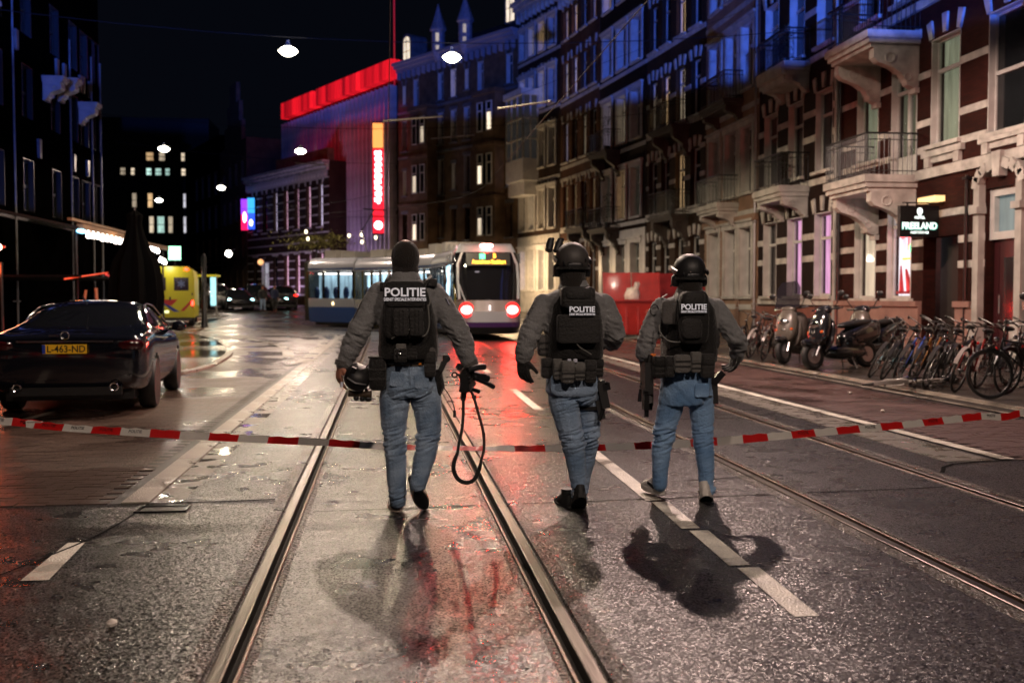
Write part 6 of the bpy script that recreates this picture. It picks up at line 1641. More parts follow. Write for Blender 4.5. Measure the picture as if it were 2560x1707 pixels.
# distant hanging garland of leaves with lights over the tram roof
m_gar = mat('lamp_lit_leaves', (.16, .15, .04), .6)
gd = MB(); rr = random.Random(8)
for i in range(900):
    c = Vector((rr.gauss(0, .9), rr.gauss(0, .35), rr.gauss(0, .26))); d = Vector((rr.uniform(-1, 1), rr.uniform(-1, 1), rr.uniform(-1, 1))).normalized() * .16; e = d.cross(Vector((.3, .2, 1))).normalized() * .06
    gd.quad(c, c + d * .5 + e, c + d, c + d * .5 - e)
tcr = empty('small_street_tree', (-4.0, 60.0, gz(60)), 0, 'yellow-green leafy crown lit by lamps above the tram roof', 'tree')
obj('crown', gd, m_gar, tcr, loc=(0, 0, 4.35), smooth=False); obj('trunk', MB().tube([(0, 0, 0), (.05, 0, 2.5), (0, 0, 4.3)], [.10, .07, .04], 8), m_blackp, tcr)
for i, (x, z) in enumerate(((-.5, 4.9), (-.4, 4.5), (1.9, 4.7), (2.6, 4.75), (3.4, 4.6), (2.62, 4.35))):
    g_ = empty('festoon_bulb', (-4.0 + x, 59.0, gz(59) + z), 0, ('leftmost glowing bulb in the leafy crown above the tram roof', 'lower left bulb in the leafy crown above the tram roof', 'first small bulb right of the leafy crown', 'upper of two bulbs near the balaclava', 'small bulb closest to the balaclava', 'lower of two bulbs near the balaclava')[i], 'bulb', 'bulbs strung above the tram roof'); obj('glass', MB().ellip((0, 0, 0), (.08, .08, .11), 10, 6), mat('festoon_glow', (1, .9, .6), .4, emit=(1, .84, .5), estr=5), g_)
    obj('cord', MB().cyl((0, 0, .1), (0, 0, 5.75 - z), .008, 4), m_blackp, g_)
wire([(-6.5, 59, 5.75 + gz(59)), (1.5, 59, 5.75 + gz(59))], .01, 'cable the festoon bulbs hang from')
# drop a few small things on the ground
rr = random.Random(21)
for i in range(5):
    x, y = ((6.9, 14.6), (8.0, 18.4), (-1.2, 4.6), (7.1, 21.0), (6.2, 12.2))[i]
    obj('litter', MB().ellip((0, 0, .02), (rr.uniform(.03, .06), .025, .018), 8, 5), mat('crumpled_paper', (.5, .45, .4), .7), loc=(x, y, .0), rot=(0, 0, rr.uniform(0, 6)), label='small crumpled scrap of paper lying on the wet street', cat='litter', group='scraps of litter on the ground')
# ================================================================== PEOPLE
def cloth_mat(name, c, rough=.85, weave=75, bump=.45, fold=0.0, c2=None, patch=6, amt=.18, sheen=.2):
    if name in MATS: return MATS[name]
    m = mat(name, c, rough, noise_s=patch, noise_amt=amt, color2=c2, bump=bump, bump_s=weave, sheen=sheen, spec=.3)
    return m
m_jacket = cloth_mat('grey_tactical_cloth', (.195, .198, .205), .8, amt=.12)
m_jacket_dk = cloth_mat('charcoal_cloth', (.085, .08, .078), .8)
m_black = cloth_mat('black_nylon', (.007, .0065, .0065), .65, amt=.3)
m_black2 = cloth_mat('worn_black_nylon', (.020, .019, .019), .62, amt=.3)
m_greyn = cloth_mat('grey_nylon_pouch', (.13, .126, .12), .7)
m_knit = cloth_mat('black_knit', (.018, .014, .012), .9, weave=110, bump=.6)
m_skin = mat('skin', (.42, .18, .12), .5, noise_s=18, noise_amt=.12, bump=.15, bump_s=120)
m_jean1 = cloth_mat('blue_grey_denim', (.085, .15, .25), .85, c2=(.30, .40, .54), patch=7)
m_jean2 = cloth_mat('light_denim', (.15, .24, .38), .85, c2=(.36, .48, .66), patch=4)
m_jean3 = cloth_mat('bright_blue_denim', (.07, .17, .35), .85, c2=(.26, .42, .66), patch=4)
m_sole = mat('cream_rubber_sole', (.52, .42, .34), .6); m_dsole = mat('dark_rubber_sole', (.02, .02, .02), .6)
m_shoeb = mat('black_shoe_canvas', (.018, .018, .018), .6); m_shoew = mat('white_shoe_leather', (.62, .58, .54), .4)
m_gun = mat('gun_metal', (.022, .022, .024), .33, .5); m_gunp = mat('gun_polymer', (.014, .014, .015), .5)
m_txt = mat('reflective_white_print', (.85, .85, .88), .5, emit=(.9, .9, 1), estr=.25)
m_hose = mat('grey_drinking_tube', (.16, .16, .15), .4)

def union(parts, voxel, name='mesh', it=4, fac=.5):
    me = parts.mesh(name, False); o = bpy.data.objects.new('tmp', me); COL.objects.link(o)
    md = o.modifiers.new('r', 'REMESH'); md.mode = 'VOXEL'; md.voxel_size = voxel; md.use_smooth_shade = True
    if it:
        ms = o.modifiers.new('s', 'SMOOTH'); ms.iterations = it; ms.factor = fac
    bake(o); me = o.data; bpy.data.objects.remove(o)
    me.polygons.foreach_set('use_smooth', [True] * len(me.polygons)); me.materials.clear()
    return me
def folds(me, amp, fz=26, fx=9, knees=(), seed=0, base=.35):
    """real cloth folds pushed into the surface"""
    n = len(me.vertices); co = np.zeros(n * 3, 'f'); me.vertices.foreach_get('co', co); co = co.reshape(-1, 3)
    no = np.zeros(n * 3, 'f'); me.vertices.foreach_get('normal', no); no = no.reshape(-1, 3); out = co.copy()
    off = Vector((seed * 3.1, seed * 1.7, seed * .9))
    for i in range(n):
        p = co[i]; w = base
        for (kx, kz, rr, kw) in knees:
            w += kw * math.exp(-(((p[2] - kz) / rr) ** 2 + ((p[0] - kx) / (rr * 1.6)) ** 2))
        sl = p[0] * 14 * (1 if seed % 2 else -1)
        q = Vector((p[0] * fx, p[1] * fx, p[2] * fz + sl)) + off
        r = noise.noise(q); r = 1 - abs(r) * 2.6; q2 = noise.noise(q * .45 + Vector((5, 5, 5)))
        out[i] = p + no[i] * amp * w * (max(-.6, r) * .8 + q2 * .9)
    me.vertices.foreach_set('co', out.reshape(-1)); me.update()
    return me
def ell_sec(c, hw, d, n=24, p=.85):
    out = []
    for i in range(n):
        t = 2 * math.pi * i / n; cs, sn = math.cos(t), math.sin(t)
        out.append((c.x + hw * math.copysign(abs(cs) ** p, cs), c.y + d * math.copysign(abs(sn) ** p, sn), c.z))
    return out
def torso(b, P, secs, p=.85, dy=0):
    b.loft([ell_sec(P(x, y, dy), hw, d, p=p) for (x, y, hw, d) in secs]); return b
def limb(b, P, pts, n=14):
    """(px, py, dy, r) along the limb, ball joints at the ends"""
    c = [P(x, y, dy) for (x, y, dy, r) in pts]; r = [q[3] for q in pts]
    b.tube(c, r, n); b.ellip(c[0], (r[0],) * 3, 12, 8); b.ellip(c[-1], (r[-1],) * 3, 12, 8); return b
def rel_to(me, o):
    for v in me.vertices: v.co -= o
    return me
def hand_parts(b, wrist, down, palm_n, side, L=.185, curl=.5, spread=.10, w=1.0):
    """palm, four unequal fingers with knuckles, a thumb from the side of the palm"""
    d = Vector(down).normalized(); nrm = Vector(palm_n); nrm = (nrm - d * nrm.dot(d)).normalized(); s = d.cross(nrm).normalized() * side
    M = Matrix((s, nrm, d)).transposed(); pl = L * .50
    b.ellip(Vector(wrist) + d * pl * .52, (.040 * w, .017 * w, pl * .60), 14, 10, p=.75, M=M)
    b.tube([Vector(wrist) - d * .03, Vector(wrist) + d * .03], [.026 * w, .028 * w], 10)
    for i, (off, fl) in enumerate(((.030, .88), (.010, 1.0), (-.011, .94), (-.030, .74))):
        p = Vector(wrist) + d * pl * .93 + s * off * w; ln = L * .5 * fl; ang = curl * (.55 + .12 * i); dirv = (d + s * (off * spread * 20)).normalized(); pts = [p - d * .02, p]
        for seg in (.42, .33, .25):
            dirv = (dirv * math.cos(ang) + nrm * math.sin(ang)).normalized(); p = p + dirv * ln * seg; pts.append(p.copy()); ang *= 1.05
            dirv = dirv
        b.tube(pts, [.0098 * w, .0100 * w, .0092 * w, .0085 * w, .0072 * w], 8); b.ellip(pts[-1], (.0075 * w,) * 3, 8, 6)
    p = Vector(wrist) + d * pl * .28 + s * .030 * w; d2 = (d * .62 + s * .62 + nrm * .35).normalized(); pts = [p]
    for seg in (.035, .030, .024): p = p + d2 * seg; pts.append(p.copy()); d2 = (d2 + d * .35 + nrm * .15).normalized()
    b.tube(pts, [.015 * w, .0125 * w, .0105 * w, .009 * w], 8); b.ellip(pts[-1], (.009 * w,) * 3, 8, 6)
    return b
def head_parts(b, c, s=1.0):
    """skull, jaw, nose, ears, brow; faces +y (away from the photographer)"""
    c = Vector(c)
    b.ellip(c + Vector((0, -.008, .018)) * s, (.076 * s, .094 * s, .102 * s), 20, 14)
    b.ellip(c + Vector((0, .028, -.052)) * s, (.056 * s, .062 * s, .068 * s), 16, 10)
    b.ellip(c + Vector((0, .100, -.012)) * s, (.013 * s, .022 * s, .022 * s), 8, 6); b.ellip(c + Vector((0, .090, .022)) * s, (.042 * s, .012 * s, .012 * s), 10, 6)
    b.ellip(c + Vector((0, .088, -.052)) * s, (.025 * s, .010 * s, .008 * s), 10, 6)
    for sx in (-1, 1): b.ellip(c + Vector((sx * .078, -.004, -.002)) * s, (.010 * s, .019 * s, .031 * s), 8, 8)
    return b
def eyes(parent, c, base, s=1.0):
    for sx in (-1, 1): obj('eye', MB().ellip(Vector(c) + Vector((sx * .030, .078, .004)) * s - base, (.012 * s, .010 * s, .009 * s), 10, 6), mat('eye_white', (.6, .6, .6), .2), parent)
def shoe(parent, heel, toe_dir, up, upper, sole, L=.285, base=None, stripe=None, tread=None, w=1.0):
    """heel = point under the heel; sole outline, foxing, toe cap, heel counter and collar"""
    f = Vector(toe_dir).normalized(); u = Vector(up); u = (u - f * u.dot(f)).normalized(); s = f.cross(u).normalized(); M = Matrix((s, f, u)).transposed(); h_ = Vector(heel) - (base or Vector())
    def out(z, k=1.0, lift=0):
        r = []
        for i in range(20):
            t = 2 * math.pi * i / 20; y = (1 - math.cos(t)) / 2; wd = (.036 + .016 * math.sin(math.pi * min(1, y * 1.02)) * (1 if y < .7 else .9)) * w
            x = wd * math.sin(t) ** 1 if abs(math.sin(t)) > 0 else 0; x = math.copysign(abs(math.sin(t)) ** .55, math.sin(t)) * wd
            r.append(M @ Vector((x * k, y * L * (1 if k == 1 else .985) + (L * .0075 if k != 1 else 0), z + lift * y * y)) + h_)
        return r
    obj('sole', MB().loft([out(0, .985, .012), out(.012, 1.0, .012), out(.034, 1.0, .012), out(.038, .97, .012)]), sole, parent)
    obj('tread', MB().loft([out(-.004, .80, .012), out(.002, .82, .012)]), tread or m_dsole, parent)
    def ring_(y0, y1, wd, z, p=.8):
        r = []
        for i in range(18):
            t = 2 * math.pi * i / 18; cs, sn = math.cos(t), math.sin(t)
            r.append(M @ Vector((wd * math.copysign(abs(cs) ** p, cs), (y0 + y1) / 2 * L + (y1 - y0) / 2 * L * math.copysign(abs(sn) ** p, sn), z)) + h_)
        return r
    b = MB().loft([ring_(.01, .99, .045 * w, .03), ring_(.015, .96, .046 * w, .052), ring_(.02, .80, .044 * w, .072), ring_(.03, .60, .040 * w, .092), ring_(.045, .46, .037 * w, .112)])
    o = obj('shoe', b, upper, parent)
    obj('heel_tab', MB().box(M @ Vector((0, .022 * L / .285, .085)) + h_, (.020, .012, .05), M), stripe or sole, parent)
    if stripe:
        for sx in (-1, 1): obj('side_stripe', MB().box(M @ Vector((sx * .045 * w, L * .36, .062)) + h_, (.006, .085, .022), M @ M3(R(18), 0, 0)), stripe, parent)
    obj('ankle', MB().tube([M @ Vector((0, .085, .075)) + h_, M @ Vector((0, .080, .15)) + h_], [.038, .040], 12), upper, parent)
    return o

class Person:
    def __init__(s, Y0, base_px, label, group='walking special police officers'):
        s.Y = Y0; s.base = at(*base_px, Y0); s.base.z = 0
        s.root = empty('person', tuple(s.base), 0, label, 'person', group)
    def P(s, x, y, dy=0): return at(x, y, s.Y + dy)
    def L(s, x, y, dy=0): return s.P(x, y, dy) - s.base
    def put(s, nm, me, m, **kw):
        if isinstance(me, MB): me.v = [tuple(Vector(v) - s.base) for v in me.v]; me = me.mesh(nm, kw.pop('smooth', 'auto'))
        else: rel_to(me, s.base); kw.pop('smooth', None)
        return obj(nm, me, m, s.root, **kw)
    def pouch(s, nm, x0, y0, x1, y1, dy, th, m, p=.28, flap=False, tilt=0, parent=None, seam=True):
        """soft box covering a pixel rectangle, its back at depth Y+dy (towards the camera is negative)"""
        a = s.L(x0, y0, dy); b_ = s.L(x1, y1, dy); c = (a + b_) / 2; sx = abs(b_.x - a.x) / 2; sz = abs(a.z - b_.z) / 2
        b = MB().ellip((0, 0, 0), (sx, th / 2, sz), 20, 12, p=p)
        if flap: b.ellip((0, -th * .14, sz * .55), (sx * 1.04, th * .46, sz * .48), 18, 8, p=p)
        o = obj(nm, b, m, parent or s.root, loc=c, rot=(0, R(tilt), 0))
        if seam:
            q = MB()
            for zz in ((-.3, .25) if not flap else (-.55, -.1)): q.bx(-sx * .93, sx * .93, -th / 2 - .002, -th / 2 + .004, sz * zz - .007, sz * zz + .007)
            obj('webbing', q, m_black2, o, smooth=False)
        return o
    def strap(s, nm, pts, w, m, th=.004, parent=None):
        c = [s.L(*q) for q in pts]; c = smooth_path3(c, 5) if len(c) > 2 else c
        b = MB().tube(c, th, 8, r2=w / 2, up=(0, 1, 0)); return obj(nm, b, m, parent or s.root)
    def text(s, line, size, x, y, dy, squash=1.0, bold=.002, parent=None, nm='lettering', tilt=0):
        me = text_mesh(line, size, .0006, bold, squash=squash)
        return obj(nm, me, m_txt, parent or s.root, loc=s.L(x, y, dy), rot=(R(90), R(tilt), 0), smooth=False)

def px2m(Y): return K * Y / 2560 * 1.012

# ------------------------------------------------------------------ officer on the left: black balaclava, helmet in one hand, rifle in the other
p = Person(6.90, (940, 1180), 'officer in a black balaclava carrying a spare helmet and a rifle with hanging sling')
P = p.P
b = MB(); head_parts(b, P(931, 592)); b.tube([P(931, 615), P(932, 650)], [.062, .075], 14)
torso(b, P, [(932, 645, .08, .07), (932, 665, .17, .09), (932, 700, .165, .10), (936, 780, .14, .09), (940, 830, .14, .09), (942, 880, .15, .10), (942, 905, .13, .09)])
limb(b, P, [(870, 674, 0, .052), (822, 764, -.04, .042), (788, 842, -.02, .028)]); limb(b, P, [(996, 674, 0, .052), (1055, 762, -.04, .042), (1080, 838, -.02, .028)])
limb(b, P, [(912, 885, 0, .07), (907, 1003, 0, .045), (914, 1150, 0, .032)]); limb(b, P, [(972, 885, 0, .07), (984, 1003, -.02, .045), (960, 1112, -.10, .032)])
hand_parts(b, P(785, 838, -.02), (P(780, 872, -.03) - P(787, 838, -.02)), (1, .5, 0), 1, curl=.75, w=1.15)
hand_parts(b, P(1080, 838, -.02), (P(1086, 866, -.03) - P(1080, 838, -.02)), (-.8, .6, 0), -1, curl=.9, w=1.1)
body = p.put('body', union(b, .0065, 'body', 2), m_skin); eyes(body, P(931, 592), p.base)
b = MB(); c = P(931, 592)
b.ellip(c + Vector((0, -.004, .006)), (.094, .108, .110), 22, 16, p=.92); b.ellip(c + Vector((0, .02, -.05)), (.070, .08, .075), 18, 12); b.tube([P(931, 600), P(931, 640)], [.086, .092], 18)
for sx in (-1, 1): b.ellip(c + Vector((sx * .084, -.004, -.01)), (.012, .022, .035), 8, 8)
me = union(b, .006, 'balaclava', 5)
import bmesh
bm = bmesh.new(); bm.from_mesh(me)
bmesh.ops.delete(bm, geom=[f for f in bm.faces if abs(f.calc_center_median().x - c.x) < .052 and abs(f.calc_center_median().z - c.z - .004) < .02 and f.calc_center_median().y > c.y + .04], context='FACES'); bm.to_mesh(me); bm.free()
p.put('balaclava', me, m_knit)
# jacket
b = MB(); torso(b, P, [(931, 630, .078, .078), (931, 642, .105, .10), (932, 654, .175, .12), (933, 668, .225, .13), (934, 700, .215, .14), (937, 760, .19, .135), (940, 815, .185, .135), (940, 834, .18, .13)])
limb(b, P, [(872, 676, 0, .083), (846, 720, -.02, .076), (822, 766, -.04, .072), (804, 806, -.03, .064), (790, 836, -.02, .052)]); limb(b, P, [(994, 676, 0, .083), (1026, 718, -.02, .078), (1055, 764, -.04, .072), (1068, 800, -.03, .064), (1079, 834, -.02, .053)])
me = folds(union(b, .0085, 'jacket', 2), .0115, 34, 14, knees=((P(822, 766).x, P(822, 766).z, .10, .9), (P(1055, 764).x, P(1055, 764).z, .10, .9)), seed=1)
jk = p.put('jacket', me, m_jacket)
p.put('collar', MB().loft([ell_sec(P(931, y), hw, d) for y, hw, d in ((640, .105, .10), (628, .088, .092), (624, .080, .086))]), m_jacket)
for (pts) in ([(790, 828, -.02), (787, 840, -.02)], [(1077, 826, -.02), (1081, 840, -.02)]):
    p.put('cuff', MB().tube([P(*q) for q in pts], .057, 14), m_jacket_dk)
for sx, (x0, y0, x1, y1) in ((-1, (846, 690, 822, 740)), (1, (1018, 690, 1040, 735))):
    p.strap('sleeve_patch', [(x0 + sx * 14, y0, -.045), (x1 + sx * 14, y1, -.055)], .05, m_black, .004)
p.strap('flag_patch', [(1024, 684, -.08), (1032, 700, -.085)], .03, mat('flag_patch_white', (.45, .5, .7), .6), .003)
# jeans
b = MB(); torso(b, P, [(942, 818, .165, .115), (942, 838, .165, .118), (942, 862, .178, .130), (943, 888, .185, .135), (943, 906, .16, .115)])
limb(b, P, [(910, 888, 0, .104), (905, 930, 0, .099), (905, 968, 0, .086), (907, 1003, 0, .073), (909, 1045, 0, .072), (911, 1100, 0, .062), (914, 1150, 0, .054)])
limb(b, P, [(974, 888, 0, .104), (981, 930, 0, .098), (984, 968, -.02, .086), (984, 1003, -.04, .074), (975, 1050, -.08, .071), (965, 1090, -.11, .060), (960, 1112, -.12, .055)])
for s_ in ((914, 890), (968, 890)): b.ellip(P(*s_, -.045), (.085, .095, .10), 16, 10)
me = folds(union(b, .0070, 'jeans', 2), .0150, 46, 8, knees=((P(907, 1010).x, P(907, 1010).z, .075, 1.3), (P(984, 1006).x, P(984, 1006).z, .075, 1.3), (P(913, 1140).x, P(913, 1140).z, .05, 1.0), (P(940, 912).x, P(940, 912).z, .07, 1.0)), seed=2, base=.22)
jn = p.put('jeans', me, m_jean1)
p.strap('seam', [(941, 838, -.13), (942, 870, -.155), (943, 900, -.12)], .006, m_jean1, .003)
for (x, y) in ((912, 864), (968, 868)):
    p.pouch('pocket', x - 17, y - 10, x + 17, y + 24, -.137, .012, m_jean1, p=.35, seam=False, tilt=(4 if x < 940 else -4))
p.put('jeans_belt', MB().loft([ell_sec(P(942, y), .172, .125) for y in (838, 830)]), mat('leather_belt', (.22, .17, .13), .5))
p.pouch('orange_tab', 961, 826, 968, 838, -.132, .012, mat('orange_tab', (.75, .22, .02), .5), seam=False)
# shoes
shoe(p.root, P(913, 1181), (-.10, 1, 0), (0, 0, 1), m_shoeb, m_sole, base=p.base, stripe=mat('shoe_stripe', (.5, .48, .45), .6))
h_ = P(955, 1122, -.16); t_ = P(982, 1178, .06); shoe(p.root, h_, (t_ - h_), (-.18, .85, .55), m_shoeb, m_sole, base=p.base, stripe=mat('shoe_stripe', (.5, .48, .45), .6))
# vest
b = MB(); torso(b, P, [(936, 662, .125, .17), (935, 672, .150, .180), (935, 700, .170, .185), (937, 745, .192, .185), (938, 800, .200, .185), (938, 822, .197, .180)], p=.6)
vs_ = p.put('plate_carrier', folds(union(b, .010, 'plate_carrier', 2), .007, 18, 8, seed=3), m_black)
for x0, x1 in ((884, 902), (975, 994)):
    p.strap('shoulder_strap', [(x0 - 2, 668, -.17), (x0 + 2, 650, -.15), ((x0 + x1) / 2 - (2 if x0 < 930 else -2), 640, -.06), ((x0 + x1) / 2, 636, .05)], .055, m_black, .012)
p.pouch('shoulder_pad', 872, 648, 898, 664, -.10, .06, m_black2, seam=False); p.pouch('shoulder_radio', 972, 640, 1004, 658, -.09, .06, m_black2, seam=False)
bp = p.pouch('back_panel', 883, 646, 976, 778, -.205, .07, m_black, p=.22, seam=False)
p.pouch('name_panel', 887, 657, 975, 704, -.243, .016, m_black, p=.2, seam=False)
p.text('POLITIE', .076, 930, 672, -.257, squash=1.02, bold=.0022); p.text('DIENST SPECIALE INTERVENTIES', .027, 930.5, 688, -.257, squash=.70, bold=.0008)
for (x0, x1) in ((904, 939), (941, 973)):
    m_p = p.pouch('magazine_pouch', x0, 708, x1, 772, -.262, .060, m_black2, p=.30, flap=False)
    q = MB()
    for k_ in (-.012, .012): q.bx(k_ - .004, k_ + .004, -.034, -.028, -.085, .075)
    obj('elastic_cord', q, m_black, m_p, smooth=False)
p.strap('drinking_tube', [(983, 700, -.25), (986, 740, -.25), (982, 762, -.25), (972, 772, -.25), (958, 770, -.255), (950, 760, -.255), (940, 757, -.255), (925, 764, -.25), (899, 778, -.24)], .010, m_hose, .005)
p.strap('side_cord', [(981, 664, -.22), (988, 690, -.24), (985, 702, -.25)], .008, m_hose, .004)
p.put('tube_clip', MB().torus(P(951, 764, -.265), .012, .004, (0, 1, 0), 14, 5), m_hose)
# belt kit
p.put('duty_belt', MB().loft([ell_sec(P(939, y), .192, .15) for y in (830, 812)]), m_black)
p.pouch('back_pouch', 905, 800, 935, 832, -.19, .08, m_black); p.pouch('grey_buckle', 909, 789, 933, 801, -.20, .03, m_greyn, seam=False)
p.put('key_ring', MB().torus(P(919, 807, -.245), .014, .003, (0, 1, 0), 16, 5), m_chrome)
p.strap('pen', [(911, 812, -.24), (914, 824, -.24)], .008, m_chrome, .003)
p.pouch('radio_pouch', 936, 800, 958, 826, -.175, .06, m_black); p.pouch('jacket_hem', 930, 796, 1000, 822, -.145, .05, m_jacket_dk, p=.5, seam=False)
dp = p.pouch('dump_pouch', 846, 818, 888, 896, -.08, .13, m_black, p=.45); p.put('pouch_mouth', MB().torus(P(867, 820, -.08), .058, .006, (0, 0, 1), 20, 5), m_black2)
p.pouch('hip_pouch', 974, 806, 1001, 866, -.12, .09, m_black2, p=.35, flap=True)
p.put('holster', MB().tube([P(1000, 850, -.02), P(1010, 888, -.03), P(1006, 906, -.02)], [.040, .036, .02], 10, r2=[.05, .045, .03]), m_black)
p.put('holstered_pistol', MB().tube([P(1002, 872, -.06), P(1020, 832, -.07)], [.016, .020], 8).ellip(P(1024, 822, -.07), (.022, .02, .024), 12, 8, p=.6).box(P(1017, 838, -.07), (.03, .04, .09), M3(0, R(28), 0)), m_gunp)
p.put('pistol_lamp', MB().torus(P(1026, 824, -.085), .019, .005, (0, 1, 0), 16, 6), m_gun)
p.strap('radio_lead', [(1013, 882, -.05), (1030, 905, -.06), (1041, 928, -.06), (1044, 942, -.06)], .006, m_black, .003); p.put('lead_plug', MB().cyl(P(1044, 942, -.06), P(1044, 958, -.06), .010, 8), m_black)

def gun(nm, label, Y, cat='rifle', base=None):
    r_ = empty(nm, tuple(base), 0, label, cat, 'rifles carried by the officers')
    def add(n, b, m, **kw): b.v = [tuple(Vector(v) - Vector(base)) for v in b.v]; return obj(n, b, m, r_, **kw)
    return r_, add
# rifle in the right hand, muzzle pointing ahead and to the right
Yg = p.Y - .08; A = lambda x, y, dy=0: at(x, y, Yg + dy)
rf, add = gun('rifle', 'short black rifle held low by the officer in the balaclava, its sling looping down', Yg, base=A(1075, 870))
add('receiver', MB().box(A(1074, 872), (.055, .20, .125), M3(R(10), R(-8), R(-18))).box(A(1070, 858), (.04, .16, .05), M3(R(10), R(-8), R(-18))), m_gunp)
add('barrel', MB().tube([A(1090, 869, -.02), A(1128, 885, .10)], .0135, 12).tube([A(1124, 883, .09), A(1133, 888, .12)], .017, 12), m_gun)
add('handguard', MB().tube([A(1084, 860, -.02), A(1119, 869, .08)], .026, 12).box(A(1100, 858, .03), (.10, .03, .012), M3(0, R(12), 0)), m_gun)
add('torch', MB().tube([A(1076, 890, -.03), A(1100, 899, .02)], [.012, .015], 10), m_gun)
add('magazine', MB().box(A(1066, 893, .0), (.035, .07, .14), M3(R(12), R(6), 0)), m_gunp)
add('stock', MB().tube([A(1074, 850, -.06), A(1098, 843, -.02), A(1112, 842, .02)], [.018, .020, .022], 10), m_gunp)
add('pistol_grip', MB().box(A(1062, 884, -.05), (.03, .05, .085), M3(R(20), R(10), 0)), m_gunp)
add('optic', MB().tube([A(1055, 842, -.09), A(1057, 847, .06)], .022, 16).torus(A(1055, 842, -.095), .020, .004, (0, 1, 0), 18, 6), m_gun); add('optic_lens', MB().tube([A(1055, 842, -.092), A(1055, 842, -.09)], .015, 14), m_chrome)
add('sight', MB().torus(A(1044, 861, -.07), .016, .005, (0, 1, 0), 16, 6).tube([A(1050, 861, -.07), A(1062, 862, -.05)], .009, 8), m_gun)
add('bolt', MB().ellip(A(1078, 868, -.11), (.012, .01, .012), 8, 6).ellip(A(1078, 879, -.11), (.009, .01, .009), 8, 6).ellip(A(1092, 866, -.10), (.012, .01, .012), 8, 6), m_gun)
def sling(pts, w, th=.003):
    c = smooth_path3([A(*q) for q in pts], 6); return MB().tube(c, th, 8, r2=w, up=(0, 1, 0))
add('sling', sling([(1062, 890, -.03), (1064, 915, -.02), (1064, 950, -.02), (1061, 985, -.02), (1054, 1020, -.02), (1051, 1040, -.02)], [.012] * 31, .010), m_black2)
add('sling', sling([(1080, 895, 0), (1088, 912, 0), (1096, 940, 0), (1106, 975, 0), (1111, 1000, 0), (1112, 1020, 0), (1110, 1040, 0), (1104, 1060, 0)], .004, .009), m_black2)
add('sling_pad', MB().tube(smooth_path3([A(1051, 1040, -.02), A(1043, 1060, -.02), A(1042, 1080, -.02), A(1052, 1100, -.02), A(1070, 1108, -.02), A(1088, 1102, -.01), A(1099, 1082, 0), A(1106, 1055, 0)], 5), [.010, .011, .012, .013] + [.014] * 28 + [.012, .010, .008, .006][:4], 8, r2=.004, up=(0, 1, 0)), m_black)
add('sling_ring', MB().torus(A(1038, 1066, -.02), .012, .002, (0, 1, 0), 16, 5), m_chrome); add('sling_buckle', MB().box(A(1063, 912, -.02), (.03, .02, .018)).box(A(1089, 912, 0), (.03, .02, .02), M3(0, R(-18), 0)).box(A(1112, 1000, 0), (.014, .02, .04)), m_gunp)
# helmet with night vision tubes carried in the left hand
H = lambda x, y, dy=0: at(x, y, p.Y - .07 + dy)
hb_ = H(825, 870); hl = empty('carried_helmet', tuple(hb_), 0, 'black helmet hanging from the balaclava officer\'s left hand, goggles underneath', 'helmet')
def addh(n, b, m, **kw): b.v = [tuple(Vector(v) - hb_) for v in b.v]; return obj(n, b, m, hl, **kw)
Mh = M3(R(15), R(24), 0)
addh('shell', MB().ellip(H(822, 866), (.088, .12, .085), 20, 12, p=.9, M=Mh), m_gunp); addh('rail', MB().tube([H(797, 868, -.11), H(815, 880, -.12), H(840, 884, -.10)], .009, 6), m_gun)
addh('chin_strap', MB().tube(smooth_path3([H(785, 862), H(796, 876, -.05), H(800, 888, -.05)]), .003, 6, r2=.009, up=(0, 1, 0)).tube(smooth_path3([H(838, 850), H(846, 838), H(852, 846)]), .004, 6), m_black)
addh('mount', MB().box(H(828, 890), (.05, .05, .05), Mh).tube([H(835, 880), H(848, 906)], .005, 6).tube([H(842, 880), H(838, 905)], .005, 6), m_gun)
for dy in (0, .07): addh('goggle_tube', MB().tube([H(800, 903, dy), H(826, 905, dy)], [.022, .020], 12).tube([H(826, 906, dy), H(850, 905, dy)], [.018, .026], 12).torus(H(852, 905, dy), .022, .006, (1, 0, 0), 16, 6), mat('goggle_tan', (.06, .038, .022), .4) if dy == 0 else m_gun)
addh('goggle_foot', MB().ellip(H(818, 914), (.02, .02, .02), 8, 6).ellip(H(832, 916), (.02, .02, .02), 8, 6).ellip(H(846, 916), (.024, .02, .02), 8, 6), m_gun)
addh('tag', MB().box(H(785, 883, -.05), (.018, .006, .036), M3(0, R(8), 0)), mat('white_tag', (.6, .62, .75), .5)); addh('side_clip', MB().box(H(812, 850, -.1), (.03, .02, .04), Mh).box(H(848, 862, -.05), (.04, .02, .012), Mh), m_gun)

